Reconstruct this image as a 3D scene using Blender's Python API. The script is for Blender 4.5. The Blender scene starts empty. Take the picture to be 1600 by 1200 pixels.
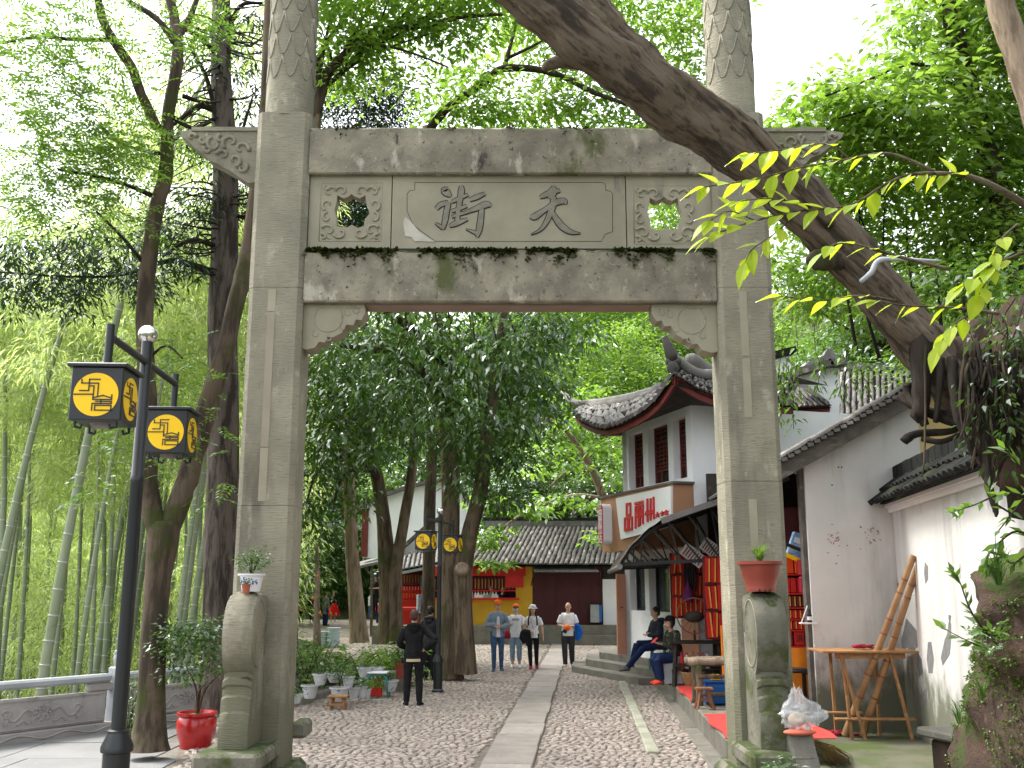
import bpy, math, random
import numpy as np
from mathutils import Vector, Matrix, Quaternion
from mathutils.geometry import tessellate_polygon
R = math.radians
sc = bpy.context.scene
COL = sc.collection
random.seed(7)
RNG = np.random.default_rng(7)
# ------------------------------------------------------------------ camera, sky, sun, exposure
F, CZ, PITCH = 1555.0, 2.0, R(11.45)
cam_d = bpy.data.cameras.new('camera'); cam = bpy.data.objects.new('camera', cam_d); COL.objects.link(cam)
cam.location = (0, 0, CZ); cam.rotation_euler = (R(90) + PITCH, 0, 0)
cam_d.sensor_width = 36; cam_d.lens = 36 * F / 1600; cam_d.clip_start = 0.1; cam_d.clip_end = 1000
sc.camera = cam
SUN_EL, SUN_AZ = R(56), R(-62)          # azimuth measured from +Y towards +X
w = bpy.data.worlds.new('World'); sc.world = w; w.use_nodes = True
nt = w.node_tree; nt.nodes.clear()
sky = nt.nodes.new('ShaderNodeTexSky'); sky.sky_type = 'NISHITA'; sky.sun_disc = False
sky.sun_elevation = SUN_EL; sky.sun_rotation = SUN_AZ; sky.air_density = 1.0; sky.dust_density = 4.0; sky.ozone_density = 0.6
hs = nt.nodes.new('ShaderNodeHueSaturation'); hs.inputs['Saturation'].default_value = 0.22
bg = nt.nodes.new('ShaderNodeBackground'); bg.inputs['Strength'].default_value = 0.15
wo = nt.nodes.new('ShaderNodeOutputWorld')
nt.links.new(sky.outputs[0], hs.inputs['Color']); nt.links.new(hs.outputs[0], bg.inputs[0]); nt.links.new(bg.outputs[0], wo.inputs[0])
sd = bpy.data.lights.new('sun', 'SUN'); sun = bpy.data.objects.new('sun', sd); COL.objects.link(sun)
sd.energy = 1.05; sd.angle = R(14.0); sd.color = (1.0, 0.95, 0.86)
sv = Vector((math.sin(SUN_AZ) * math.cos(SUN_EL), math.cos(SUN_AZ) * math.cos(SUN_EL), math.sin(SUN_EL)))
sun.rotation_euler = sv.to_track_quat('Z', 'Y').to_euler(); sun.location = sv * 60
sc.view_settings.view_transform = 'Standard'; sc.view_settings.look = 'None'
sc.view_settings.exposure = 2.05; sc.view_settings.gamma = 1.0; sc.view_settings.use_curve_mapping = False
sc.cycles.max_bounces = 8; sc.cycles.diffuse_bounces = 5; sc.cycles.transmission_bounces = 6; sc.cycles.transparent_max_bounces = 8
# ------------------------------------------------------------------ helpers
def P(px, py, Y):
 """the world point that lies on the sight line of photo pixel (px, py) at distance Y"""
 u, v = (px - 800) / F, (600 - py) / F
 c, s = math.cos(PITCH), math.sin(PITCH)
 k = Y / (c - v * s)
 return Vector((u * k, Y, CZ + (s + v * c) * k))
def G(px, py, z=0.0):
 u, v = (px - 800) / F, (600 - py) / F
 c, s = math.cos(PITCH), math.sin(PITCH)
 k = (z - CZ) / (s + v * c)
 return Vector((u * k, (c - v * s) * k, z))
def Zy(py, Y): return P(800, py, Y).z
def Xp(px, py, Y): return P(px, py, Y).x
def jit(a): return random.uniform(-a, a)
ORIGIN = {}
class MB:
 """collects shapes in world coordinates; build() links them as ONE mesh object"""
 def __init__(s): s.v = []; s.f = []; s.m = []; s.mi = 0
 def add(s, vs, fs):
  b = len(s.v); s.v += [tuple(v) for v in vs]
  for f in fs: s.f.append(tuple(b + i for i in f)); s.m.append(s.mi)
  return s
 def box(s, c, d, rz=0, M=None):
  x, y, z = d[0] / 2, d[1] / 2, d[2] / 2
  vs = [Vector((a, b, e)) for e in (-z, z) for b in (-y, y) for a in (-x, x)]
  if M is None: M = Matrix.Rotation(rz, 3, 'Z')
  c = Vector(c)
  return s.add([M @ v + c for v in vs], [(0, 2, 3, 1), (4, 5, 7, 6), (0, 1, 5, 4), (2, 6, 7, 3), (0, 4, 6, 2), (1, 3, 7, 5)])
 def bbox(s, a, b):
  return s.box([(a[i] + b[i]) / 2 for i in range(3)], [abs(b[i] - a[i]) for i in range(3)])
 def cbox(s, c, d, ch=.02, rz=0, M=None):
  """box with chamfered edges (18 faces + corners) """
  x, y, z = d[0] / 2, d[1] / 2, d[2] / 2
  ch = min(ch, x * .9, y * .9, z * .9)
  if M is None: M = Matrix.Rotation(rz, 3, 'Z')
  c = Vector(c); vs = []
  rings = [(-z, ch), (-z + ch, 0), (z - ch, 0), (z, ch)]
  for zz, o in rings:
   X, Y = x - o, y - o
   for a, b in ((-X + (ch if o == 0 else 0), -Y), (X - (ch if o == 0 else 0), -Y), (X, -Y + (ch if o == 0 else 0)), (X, Y - (ch if o == 0 else 0)),
       (X - (ch if o == 0 else 0), Y), (-X + (ch if o == 0 else 0), Y), (-X, Y - (ch if o == 0 else 0)), (-X, -Y + (ch if o == 0 else 0))):
    vs.append(M @ Vector((a, b, zz)) + c)
  fs = [tuple(range(7, -1, -1)), tuple(range(24, 32))]
  for r in range(3):
   for i in range(8):
    j = (i + 1) % 8
    fs.append((r * 8 + i, r * 8 + j, r * 8 + 8 + j, r * 8 + 8 + i))
  return s.add(vs, fs)
 def beam(s, a, b, w, h, up=(0, 0, 1)):
  a, b = Vector(a), Vector(b); t = (b - a); L = t.length; t = t / L
  u = Vector(up); x = t.cross(u)
  if x.length < 1e-4: x = t.cross(Vector((1, 0, 0)))
  x.normalize(); z = x.cross(t)
  M = Matrix((x, t, z)).transposed()
  return s.box((a + b) / 2, (w, L, h), M=M)
 def tube(s, pts, rad, n=8, caps=True, squash=None, side=None):
  pts = [Vector(p) for p in pts]; k = len(pts)
  if not hasattr(rad, '__len__'): rad = [rad] * k
  vs = []; prev = None
  for i, p in enumerate(pts):
   t = (pts[min(i + 1, k - 1)] - pts[max(i - 1, 0)])
   if t.length < 1e-9: t = Vector((0, 0, 1))
   t.normalize()
   if prev is None:
    r0 = Vector(side) if side is not None else (Vector((1, 0, 0)) if abs(t.x) < .8 else Vector((0, 1, 0)))
   else: r0 = prev
   x = r0 - t * r0.dot(t)
   if x.length < 1e-5: x = t.orthogonal()
   x.normalize(); prev = x; y = t.cross(x)
   ra = rad[i]; ra, rb = (ra if hasattr(ra, '__len__') else (ra, ra))
   for j in range(n):
    a = 2 * math.pi * j / n
    vs.append(p + x * (math.cos(a) * ra) + y * (math.sin(a) * rb))
  fs = []
  for i in range(k - 1):
   for j in range(n):
    q = (j + 1) % n
    fs.append((i * n + j, i * n + q, i * n + n + q, i * n + n + j))
  if caps:
   fs.append(tuple(range(n - 1, -1, -1))); fs.append(tuple((k - 1) * n + j for j in range(n)))
  return s.add(vs, fs)
 def lathe(s, c, prof, n=16, M=None, caps=True):
  c = Vector(c); vs = []
  for r, z in prof:
   for j in range(n):
    a = 2 * math.pi * j / n
    v = Vector((r * math.cos(a), r * math.sin(a), z))
    vs.append((M @ v if M else v) + c)
  k = len(prof); fs = []
  for i in range(k - 1):
   for j in range(n):
    q = (j + 1) % n
    fs.append((i * n + j, i * n + q, i * n + n + q, i * n + n + j))
  if caps:
   fs.append(tuple(range(n - 1, -1, -1))); fs.append(tuple((k - 1) * n + j for j in range(n)))
  return s.add(vs, fs)
 def ell(s, c, r, n=12, m=8, M=None):
  prof = []
  vs = []; c = Vector(c)
  for i in range(m + 1):
   th = math.pi * i / m
   for j in range(n):
    a = 2 * math.pi * j / n
    v = Vector((r[0] * math.sin(th) * math.cos(a), r[1] * math.sin(th) * math.sin(a), -r[2] * math.cos(th)))
    vs.append((M @ v if M else v) + c)
  fs = []
  for i in range(m):
   for j in range(n):
    q = (j + 1) % n
    fs.append((i * n + j, i * n + q, i * n + n + q, i * n + n + j))
  return s.add(vs, fs)
 def prism(s, poly, O, U, V, d, hole=None):
  """polygon (u, v) in the plane O + u*U + v*V, pushed by vector d"""
  O, U, V, d = Vector(O), Vector(U), Vector(V), Vector(d)
  loops = [poly] + ([hole] if hole else [])
  flat = [p for l in loops for p in l]
  tris = tessellate_polygon([[Vector((p[0], p[1], 0)) for p in l] for l in loops])
  n = len(flat)
  vs = [O + U * p[0] + V * p[1] for p in flat]; vs = vs + [v + d for v in vs]
  fs = []
  flip = U.cross(V).dot(d) > 0
  for t in tris:
   a, b, c = [Vector((flat[i][0], flat[i][1], 0)) for i in t]
   ccw = (b - a).cross(c - a).z > 0
   tt = tuple(t) if ccw else tuple(reversed(t))
   fs.append(tuple(reversed(tt)) if flip else tt)
   fs.append(tuple(n + i for i in (tt if flip else reversed(tt))))
  o = 0
  for l in loops:
   k = len(l)
   for i in range(k):
    j = (i + 1) % k
    fs.append((o + i, o + j, n + o + j, n + o + i))
   o += k
  return s.add(vs, fs)
 def sheet(s, fn, nu, nv):
  vs = [fn(i / nu, j / nv) for j in range(nv + 1) for i in range(nu + 1)]
  fs = [(j * (nu + 1) + i, j * (nu + 1) + i + 1, (j + 1) * (nu + 1) + i + 1, (j + 1) * (nu + 1) + i) for j in range(nv) for i in range(nu)]
  return s.add(vs, fs)
 def mesh(s, name, mats, off=(0, 0, 0), smooth=False):
  me = bpy.data.meshes.new(name)
  o = Vector(off)
  me.from_pydata([(v[0] - o.x, v[1] - o.y, v[2] - o.z) for v in s.v], [], s.f)
  for m in (mats if isinstance(mats, (list, tuple)) else [mats]): me.materials.append(m)
  if any(s.m): me.polygons.foreach_set('material_index', s.m)
  fix_normals(me)
  if smooth is True: me.polygons.foreach_set('use_smooth', [True] * len(me.polygons))
  elif smooth: smooth_by_angle(me, smooth)
  me.update()
  return me
 def build(s, name, mats, parent=None, smooth=False):
  off = ORIGIN.get(parent.name, (0, 0, 0)) if parent else (0, 0, 0)
  return link(name, s.mesh(name, mats, off, smooth), parent)
import bmesh
def fix_normals(me):
 bm = bmesh.new(); bm.from_mesh(me)
 bmesh.ops.recalc_face_normals(bm, faces=bm.faces)
 bm.to_mesh(me); bm.free()
def smooth_by_angle(me, ang):
 bm = bmesh.new(); bm.from_mesh(me)
 for f in bm.faces: f.smooth = True
 for e in bm.edges:
  e.smooth = not (len(e.link_faces) == 2 and e.calc_face_angle(0) > R(ang))
 bm.to_mesh(me); bm.free()
def link(name, me, parent=None, M=None):
 o = bpy.data.objects.new(name, me); COL.objects.link(o)
 if parent:
  o.parent = parent
  if M is None: ORIGIN[o.name] = ORIGIN.get(parent.name, (0, 0, 0))
 else: ORIGIN[o.name] = (0, 0, 0)
 if M is not None: o.matrix_local = M
 return o
def tag(o, label=None, cat=None, group=None, kind=None):
 if label: o['label'] = label
 if cat: o['category'] = cat
 if group: o['group'] = group
 if kind: o['kind'] = kind
 return o
def thing(name, label, cat, loc=(0, 0, 0), group=None):
 o = bpy.data.objects.new(name, None); COL.objects.link(o)
 o.location = loc; o.empty_display_size = .2
 ORIGIN[o.name] = tuple(loc)
 return tag(o, label, cat, group)
def dup(root, loc=None, rz=None, scale=None, label=None, group=None):
 """a copy of a thing with copies of its parts and sub-parts (shared meshes)"""
 def cp(o, parent):
  c = o.copy(); COL.objects.link(c)
  if parent: c.parent = parent
  for ch in o.children: cp(ch, c)
  return c
 r = cp(root, None)
 if loc is not None: r.location = loc
 if rz is not None: r.rotation_euler[2] = rz
 if scale is not None: r.scale = (scale,) * 3 if not hasattr(scale, '__len__') else scale
 if label: r['label'] = label
 if group: r['group'] = group
 ORIGIN[r.name] = tuple(r.location)
 return r
def structure(o): o['kind'] = 'structure'; return o
def stuff(o): o['kind'] = 'stuff'; return o
def lerp(a, b, t): return a + (b - a) * t
def smooth_path(pts, n):
 """Catmull-Rom through pts (tuples of any length), n samples per span"""
 out = []; k = len(pts)
 for i in range(k - 1):
  p0, p1, p2, p3 = pts[max(i - 1, 0)], pts[i], pts[i + 1], pts[min(i + 2, k - 1)]
  for j in range(n):
   t = j / n
   out.append(tuple(.5 * (2 * b + (c - a) * t + (2 * a - 5 * b + 4 * c - d) * t * t + (-a + 3 * b - 3 * c + d) * t ** 3)
        for a, b, c, d in zip(p0, p1, p2, p3)))
 out.append(tuple(pts[-1]))
 return out
def text_part(name, body, size, ext, m, parent, M, sx=1.0):
 cu = bpy.data.curves.new('t', 'FONT'); cu.body = body; cu.size = size; cu.extrude = ext
 cu.align_x = 'CENTER'; cu.align_y = 'CENTER'; cu.resolution_u = 3
 o = bpy.data.objects.new('t', cu); COL.objects.link(o)
 bpy.context.view_layer.update()
 me = bpy.data.meshes.new_from_object(o.evaluated_get(bpy.context.evaluated_depsgraph_get()))
 bpy.data.objects.remove(o); bpy.data.curves.remove(cu)
 off = Vector(ORIGIN.get(parent.name, (0, 0, 0)))
 me.transform(Matrix.Translation(-off) @ M @ Matrix.Diagonal((sx, 1, 1, 1)))
 me.materials.clear(); me.materials.append(m)
 return link(name, me, parent)
def frame(O, U, V):
 """matrix whose XY plane is U, V at O"""
 U = Vector(U).normalized(); V = Vector(V).normalized(); N = U.cross(V)
 M = Matrix((U, V, N)).transposed().to_4x4(); M.translation = Vector(O)
 return M
def ribbon(pts):
 """(x, y, width) centre line -> polygon outline of a brush stroke"""
 L, Rr = [], []
 k = len(pts)
 for i, (x, y, wd) in enumerate(pts):
  a, b = pts[max(i - 1, 0)], pts[min(i + 1, k - 1)]
  dx, dy = b[0] - a[0], b[1] - a[1]; l = math.hypot(dx, dy) or 1
  nx, ny = -dy / l, dx / l
  L.append((x + nx * wd / 2, y + ny * wd / 2)); Rr.append((x - nx * wd / 2, y - ny * wd / 2))
 return L + Rr[::-1]
# ------------------------------------------------------------------ materials
def new_mat(name):
 m = bpy.data.materials.new(name); m.use_nodes = True
 t = m.node_tree; t.nodes.clear()
 o = t.nodes.new('ShaderNodeOutputMaterial'); b = t.nodes.new('ShaderNodeBsdfPrincipled')
 t.links.new(b.outputs[0], o.inputs[0])
 return m, t, b, o
def c4(c): return (c[0], c[1], c[2], 1)
def noise(t, scale, detail=4, vec=None, stretch=None, rough=.55, dist=0):
 n = t.nodes.new('ShaderNodeTexNoise'); n.inputs['Scale'].default_value = scale; n.inputs['Detail'].default_value = detail
 n.inputs['Roughness'].default_value = rough; n.inputs['Distortion'].default_value = dist
 if vec is not None:
  if stretch and len(stretch) == 4:
   mp = t.nodes.new('ShaderNodeMapping'); mp.inputs['Rotation'].default_value = (0, stretch[3], 0)
   t.links.new(vec, mp.inputs[0]); vec = mp.outputs[0]; stretch = stretch[:3]
  if stretch:
   mp = t.nodes.new('ShaderNodeMapping'); mp.inputs['Scale'].default_value = stretch
   t.links.new(vec, mp.inputs[0]); vec = mp.outputs[0]
  t.links.new(vec, n.inputs['Vector'])
 return n.outputs[0]
def ramp(t, fac, lo, hi):
 r = t.nodes.new('ShaderNodeMapRange'); r.interpolation_type = 'SMOOTHSTEP'
 r.inputs[1].default_value = lo; r.inputs[2].default_value = hi
 t.links.new(fac, r.inputs[0]); return r.outputs[0]
def mix(t, fac, a, b):
 n = t.nodes.new('ShaderNodeMix'); n.data_type = 'RGBA'
 if isinstance(fac, (int, float)): n.inputs[0].default_value = fac
 else: t.links.new(fac, n.inputs[0])
 for i, x in ((6, a), (7, b)):
  if isinstance(x, tuple): n.inputs[i].default_value = c4(x)
  else: t.links.new(x, n.inputs[i])
 return n.outputs[2]
def math_n(t, op, a, b=None):
 n = t.nodes.new('ShaderNodeMath'); n.operation = op
 for i, x in ((0, a), (1, b)):
  if x is None: continue
  if isinstance(x, (int, float)): n.inputs[i].default_value = x
  else: t.links.new(x, n.inputs[i])
 return n.outputs[0]
def mat(name, base, var=None, vscale=3, rough=.8, layers=(), bump=0, bscale=40, bstretch=None, spec=.3, metal=0, moss=None, rand=0, coat=0, grime=None, island=0):
 """layers: (colour, scale, stretch or None, lo, hi); moss: (colour, amount) grows on upward faces"""
 m, t, b, o = new_mat(name)
 geo = t.nodes.new('ShaderNodeNewGeometry'); pos = geo.outputs['Position']
 col = base
 if var is not None: col = mix(t, ramp(t, noise(t, vscale, 5, pos), .3, .7), base, var)
 for c, s, st, lo, hi in layers:
  col = mix(t, ramp(t, noise(t, s, 6, pos, st, .62), lo, hi), col, c)
 if island:     # every stone has its own tone
  h = t.nodes.new('ShaderNodeHueSaturation'); t.links.new(math_n(t, 'ADD', math_n(t, 'MULTIPLY', geo.outputs['Random Per Island'], island), 1 - island / 2), h.inputs['Value']); t.links.new(col, h.inputs['Color']); col = h.outputs[0]
 if grime:      # splashed dirt and algae along the foot of a wall
  sp = t.nodes.new('ShaderNodeSeparateXYZ'); t.links.new(pos, sp.inputs[0])
  f = math_n(t, 'SUBTRACT', math_n(t, 'MULTIPLY', noise(t, 3.2, 6, pos, (1, 1, .5), .65), grime[1] * 2), sp.outputs[2])
  col = mix(t, ramp(t, f, -.15, .55), col, grime[0])
 if rand:
  oi = t.nodes.new('ShaderNodeObjectInfo')
  h = t.nodes.new('ShaderNodeHueSaturation')
  rv = math_n(t, 'ADD', math_n(t, 'MULTIPLY', oi.outputs['Random'], rand), 1 - rand / 2)
  t.links.new(rv, h.inputs['Value'])
  if isinstance(col, tuple): h.inputs['Color'].default_value = c4(col)
  else: t.links.new(col, h.inputs['Color'])
  col = h.outputs[0]
 if moss:
  sx = t.nodes.new('ShaderNodeSeparateXYZ'); t.links.new(geo.outputs['Normal'], sx.inputs[0])
  f = math_n(t, 'ADD', math_n(t, 'MULTIPLY', sx.outputs[2], moss[2] if len(moss) > 2 else .35), noise(t, 6, 6, pos, None, .65))
  col = mix(t, ramp(t, f, moss[1], moss[1] + .12), col, moss[0])
 if isinstance(col, tuple): b.inputs['Base Color'].default_value = c4(col)
 else: t.links.new(col, b.inputs['Base Color'])
 b.inputs['Roughness'].default_value = rough; b.inputs['Specular IOR Level'].default_value = spec; b.inputs['Metallic'].default_value = metal
 if coat: b.inputs['Coat Weight'].default_value = coat; b.inputs['Coat Roughness'].default_value = .1
 if bump:
  bp = t.nodes.new('ShaderNodeBump'); bp.inputs['Strength'].default_value = bump; bp.inputs['Distance'].default_value = .02
  t.links.new(noise(t, bscale, 6, pos, bstretch, .65), bp.inputs['Height']); t.links.new(bp.outputs[0], b.inputs['Normal'])
 return m
def leaf_mat(name, dark, light, trans=.5, gloss=.12, vscale=.6, tip=None, rough=.4):
 m, t, b, o = new_mat(name)
 t.nodes.remove(b)
 geo = t.nodes.new('ShaderNodeNewGeometry')
 f = math_n(t, 'ADD', math_n(t, 'MULTIPLY', geo.outputs['Random Per Island'], .6), math_n(t, 'MULTIPLY', ramp(t, noise(t, vscale, 3, geo.outputs['Position']), .3, .7), .4))
 col = mix(t, f, dark, light)
 if tip: col = mix(t, ramp(t, geo.outputs['Random Per Island'], .8, .86), col, tip)
 d = t.nodes.new('ShaderNodeBsdfDiffuse'); tr = t.nodes.new('ShaderNodeBsdfTranslucent'); g = t.nodes.new('ShaderNodeBsdfGlossy')
 t.links.new(col, d.inputs[0])
 h = t.nodes.new('ShaderNodeHueSaturation'); h.inputs['Value'].default_value = 1.45; h.inputs['Hue'].default_value = .495; h.inputs['Saturation'].default_value = 1.1
 t.links.new(col, h.inputs['Color']); t.links.new(h.outputs[0], tr.inputs[0])
 g.inputs['Roughness'].default_value = rough; g.inputs[0].default_value = (.9, .95, 1, 1)
 m1 = t.nodes.new('ShaderNodeMixShader'); m1.inputs[0].default_value = trans
 t.links.new(d.outputs[0], m1.inputs[1]); t.links.new(tr.outputs[0], m1.inputs[2])
 m2 = t.nodes.new('ShaderNodeMixShader'); fr = t.nodes.new('ShaderNodeFresnel'); fr.inputs[0].default_value = 1.4
 t.links.new(math_n(t, 'MULTIPLY', fr.outputs[0], gloss * 2), m2.inputs[0])
 t.links.new(m1.outputs[0], m2.inputs[1]); t.links.new(g.outputs[0], m2.inputs[2]); t.links.new(m2.outputs[0], o.inputs[0])
 return m
def bark_mat(name, a, b_, moss=None, scale=8, bump=1.0):
 lay = [(b_, scale, (1, 1, .18), .42, .62)]
 if moss: lay.append((moss, 1.6, None, .5, .68))
 return mat(name, a, None, rough=.9, layers=lay, bump=bump, bscale=scale * 2.2, bstretch=(1, 1, .16), spec=.15)
M_ = {}
M_['stone'] = mat('weathered_grey_stone', (.335, .31, .232), (.235, .22, .165), 1.6, .88, grime=((.16, .158, .105), 1.4),
 layers=[((.15, .14, .108), 1.7, (1, 1, .25), .53, .72), ((.42, .395, .30), 6, (1, 1, .5), .56, .70), ((.17, .16, .12), 26, (.35, .35, 2.6), .55, .70), ((.055, .055, .045), 2.6, (1, 1, .3), .64, -.76), ((.15, .16, .075), 1.1, (1, 1, .35), .57, .75)],
 bump=.8, bscale=22, bstretch=(.5, .5, 3.2), moss=((.05, .062, .022), .86, .42))
M_['stone_beam'] = mat('stained_beam_stone', (.30, .273, .205), (.165, .15, .115), 3.2, .9,
 layers=[((.13, .115, .09), 2.3, (1, 1, .5), .53, .72), ((.40, .375, .30), 4.2, (1, 1, .5), .57, .67), ((.045, .043, .034), 4.4, (1, 1, .5), .60, .72), ((.09, .10, .04), 1.7, (1, 1, .5), .56, .68), ((.40, .38, .33), 18, None, .62, .72), ((.07, .065, .052), 22, None, .60, .70)],
 bump=.7, bscale=16, moss=((.045, .06, .016), .70, .42))
M_['stone_panel'] = mat('smooth_panel_stone', (.35, .325, .245), (.27, .25, .185), 1.5, .85,
 layers=[((.20, .185, .145), 1.4, (1, 1, .22), .55, .75), ((.17, .165, .14), 3, (1, 1, .2), .64, .78)], bump=.2, bscale=40, moss=((.07, .085, .03), .85, .3))
M_['stone_moss'] = mat('mossy_base_stone', (.19, .18, .14), (.12, .118, .09), 2.5, .9,
 layers=[((.065, .08, .025), 2.2, None, .50, .64), ((.28, .27, .22), 5, None, .62, .74), ((.05, .05, .042), 3, None, .6, .75)], bump=.8, bscale=18, moss=((.05, .068, .02), .78, .40))
M_['carve'] = mat('carved_stroke_stone', (.25, .235, .19), (.18, .17, .135), 9, .9, bump=.5, bscale=40)
M_['groove'] = mat('dark_groove', (.045, .042, .036), None, rough=.95)
M_['patch'] = mat('pale_mortar_patch', (.52, .49, .42), (.42, .40, .34), 8, .9, bump=.3)
M_['cobble'] = mat('worn_cobble', (.305, .262, .222), (.235, .207, .182), 1.2, .78, layers=[((.36, .30, .255), 9, None, .55, .7), ((.14, .12, .11), 6, None, .6, .75), ((.30, .225, .20), 2.5, None, .5, .65)], bump=.4, bscale=50, rand=.5, spec=.35)
M_['cobble_bed'] = mat('cobble_joint_earth', (.19, .16, .132), (.125, .108, .093), 5, .95, bump=.5, bscale=60)
M_['slab'] = mat('street_slab', (.305, .268, .24), (.235, .21, .192), 2.5, .8, layers=[((.19, .17, .15), 3, None, .58, .72), ((.40, .36, .32), 18, None, .6, .72)], bump=.3, bscale=45, rand=.25)
M_['slab_dark'] = mat('kerb_slab', (.185, .17, .145), (.13, .125, .105), 3, .82, layers=[((.10, .11, .06), 2, None, .58, .72), ((.25, .23, .20), 9, None, .6, .74)], bump=.4, bscale=45, rand=.25)
M_['pale_edge'] = mat('pale_edge_stone', (.35, .335, .28), (.26, .265, .20), 3, .85, layers=[((.22, .26, .14), 2.5, None, .58, .72)], bump=.3)
M_['concrete'] = mat('pale_concrete_paving', (.215, .215, .215), (.175, .175, .175), 1.2, .85, layers=[((.25, .24, .22), 2.5, None, .62, .8), ((.27, .27, .265), 8, None, .6, .75)], bump=.12, bscale=60)
M_['mossfloor'] = mat('mossy_yard_floor', (.13, .125, .09), (.085, .095, .05), 2, .92, layers=[((.07, .10, .025), 1.4, None, .46, .62), ((.20, .19, .15), 6, None, .62, -.76)], bump=.4, bscale=40)
M_['earth'] = mat('red_brown_earth', (.080, .050, .036), (.045, .030, .023), 4, .95, layers=[((.125, .082, .06), 9, None, .55, .7), ((.045, .065, .014), 1.8, None, .49, .60), ((.045, .03, .022), 3, None, .6, .72)], bump=1.0, bscale=26)
M_['earth_dark'] = mat('dark_root_earth', (.06, .038, .026), (.028, .019, .014), 3, .95, layers=[((.09, .052, .034), 6, (1, 1, .3), .56, .70)], bump=1.0, bscale=20, bstretch=(1, 1, .3))
M_['hill'] = mat('forest_floor', (.05, .06, .025), (.035, .045, .02), .5, .95, layers=[((.07, .055, .035), .8, None, .55, .7)], bump=.8, bscale=3)
M_['white'] = mat('white_plaster', (.83, .83, .85), (.76, .77, .80), 1.2, .85, layers=[((.52, .50, .48), 1.6, (1, 1, .25), .60, .82), ((.42, .36, .28), 2.6, (1, 1, .5), .70, .84)], bump=.15, bscale=30)
M_['white_old'] = mat('stained_white_plaster', (.66, .65, .63), (.57, .565, .55), .9, .88, grime=((.15, .155, .115), 1.0), layers=[((.40, .40, .385), 1.4, (1, 1, .14), .52, .72), ((.50, .42, .32), 1.6, (1, 1, .9), .66, .80), ((.30, .31, .31), 2.1, (1, 1, .5), .68, .72)], bump=.3, bscale=18)
M_['pinkwall'] = mat('faded_pink_plaster', (.56, .47, .47), (.48, .42, .42), 2, .85)
M_['yellow'] = mat('ochre_yellow_plaster', (.62, .36, .028), (.52, .30, .03), 2, .8, layers=[((.66, .60, .48), 2.4, None, .685, .70), ((.32, .22, .08), 1.5, (1, 1, .4), .66, .8)], bump=.15)
M_['tile'] = mat('grey_clay_tile', (.115, .105, .098), (.075, .07, .066), 3, .85, layers=[((.30, .25, .22), 3.5, None, .55, .68), ((.045, .045, .042), 3, None, .6, .7), ((.07, .085, .03), 1.2, None, .62, .74)], bump=.4, bscale=30, rand=.7)
M_['tile_light'] = mat('pale_clay_tile', (.19, .18, .17), (.13, .122, .115), 3, .85, layers=[((.34, .32, .30), 4, None, .55, .7), ((.08, .08, .075), 3, None, .6, .72)], bump=.4, bscale=30, rand=.5)  # paler tile tone with lighter and darker blotches at random
M_['tile_dark'] = mat('dark_mossy_tile', (.022, .022, .021), (.014, .015, .014), 3, .85, spec=.1, layers=[((.06, .056, .048), 5, None, .60, .74), ((.045, .06, .02), 1.6, None, .55, .7)], bump=.4, bscale=30, rand=.6)
M_['ridge'] = mat('ridge_mortar', (.22, .21, .20), (.14, .135, .13), 3, .9, layers=[((.35, .33, .31), 5, None, .58, .72)], bump=.4)
M_['maroon'] = mat('maroon_door_paint', (.075, .014, .018), (.055, .012, .015), 2, .6)
M_['redwood'] = mat('red_lacquer_wood', (.17, .032, .028), (.10, .022, .02), 3, .6, bump=.1)
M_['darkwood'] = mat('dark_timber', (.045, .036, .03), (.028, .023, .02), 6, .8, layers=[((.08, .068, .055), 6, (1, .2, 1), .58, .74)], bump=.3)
M_['greywood'] = mat('weathered_grey_timber', (.13, .115, .10), (.08, .072, .064), 5, .85, layers=[((.19, .175, .155), 8, (.25, 1, 1), .56, .7)], bump=.4)
M_['wood'] = mat('plain_wood', (.36, .19, .08), (.27, .135, .055), 8, .6, layers=[((.42, .25, .12), 12, (.2, 1, 1), .55, .7)], bump=.1)
M_['wood_red'] = mat('reddish_wood', (.24, .10, .05), (.17, .07, .035), 8, .6)
M_['bamboo_pole'] = mat('dried_bamboo', (.36, .21, .10), (.27, .14, .065), 5, .5, layers=[((.20, .10, .05), 9, (1, 1, .3), .6, .75)], bump=.1)
M_['black'] = mat('black_painted_metal', (.012, .015, .017), None, rough=.35, spec=.5)
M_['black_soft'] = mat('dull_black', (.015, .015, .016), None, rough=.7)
M_['glass_dark'] = mat('dim_window_glass', (.035, .05, .05), (.05, .065, .06), 2, .12, spec=.6)
M_['steel'] = mat('polished_steel', (.75, .75, .76), None, rough=.12, metal=1)
M_['lantern'] = mat('lantern_yellow', (.95, .60, .010), (.92, .57, .010), 4, .35)
M_['red'] = mat('bright_red', (.56, .022, .016), (.46, .018, .014), 5, .6)
M_['redcarpet'] = mat('red_carpet', (.54, .05, .042), (.46, .042, .036), 6, .95, bump=.3, bscale=150)
M_['orange'] = mat('orange_cloth', (.78, .24, .012), (.70, .20, .012), 4, .6)
M_['gold'] = mat('gilded_print', (.75, .42, .09), (.62, .32, .06), 30, .45)
M_['redglaze'] = mat('red_glazed_pot', (.46, .014, .016), (.40, .012, .014), 6, .25, spec=.5, coat=.4)
M_['terracotta'] = mat('brown_red_plastic_pot', (.27, .055, .035), (.23, .048, .032), 5, .45)
M_['clay'] = mat('small_clay_pot', (.36, .11, .06), (.30, .09, .05), 8, .8)
M_['porcelain'] = mat('blue_white_porcelain', (.60, .61, .62), (.50, .51, .52), 5, .3, layers=[((.14, .18, .34), 16, None, .60, .64)], spec=.5)
M_['soil'] = mat('potting_soil', (.06, .045, .032), (.04, .03, .022), 20, .95, bump=.6)
M_['sign_white'] = mat('sign_white_panel', (.74, .75, .76), (.70, .71, .73), 2, .4)
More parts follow.
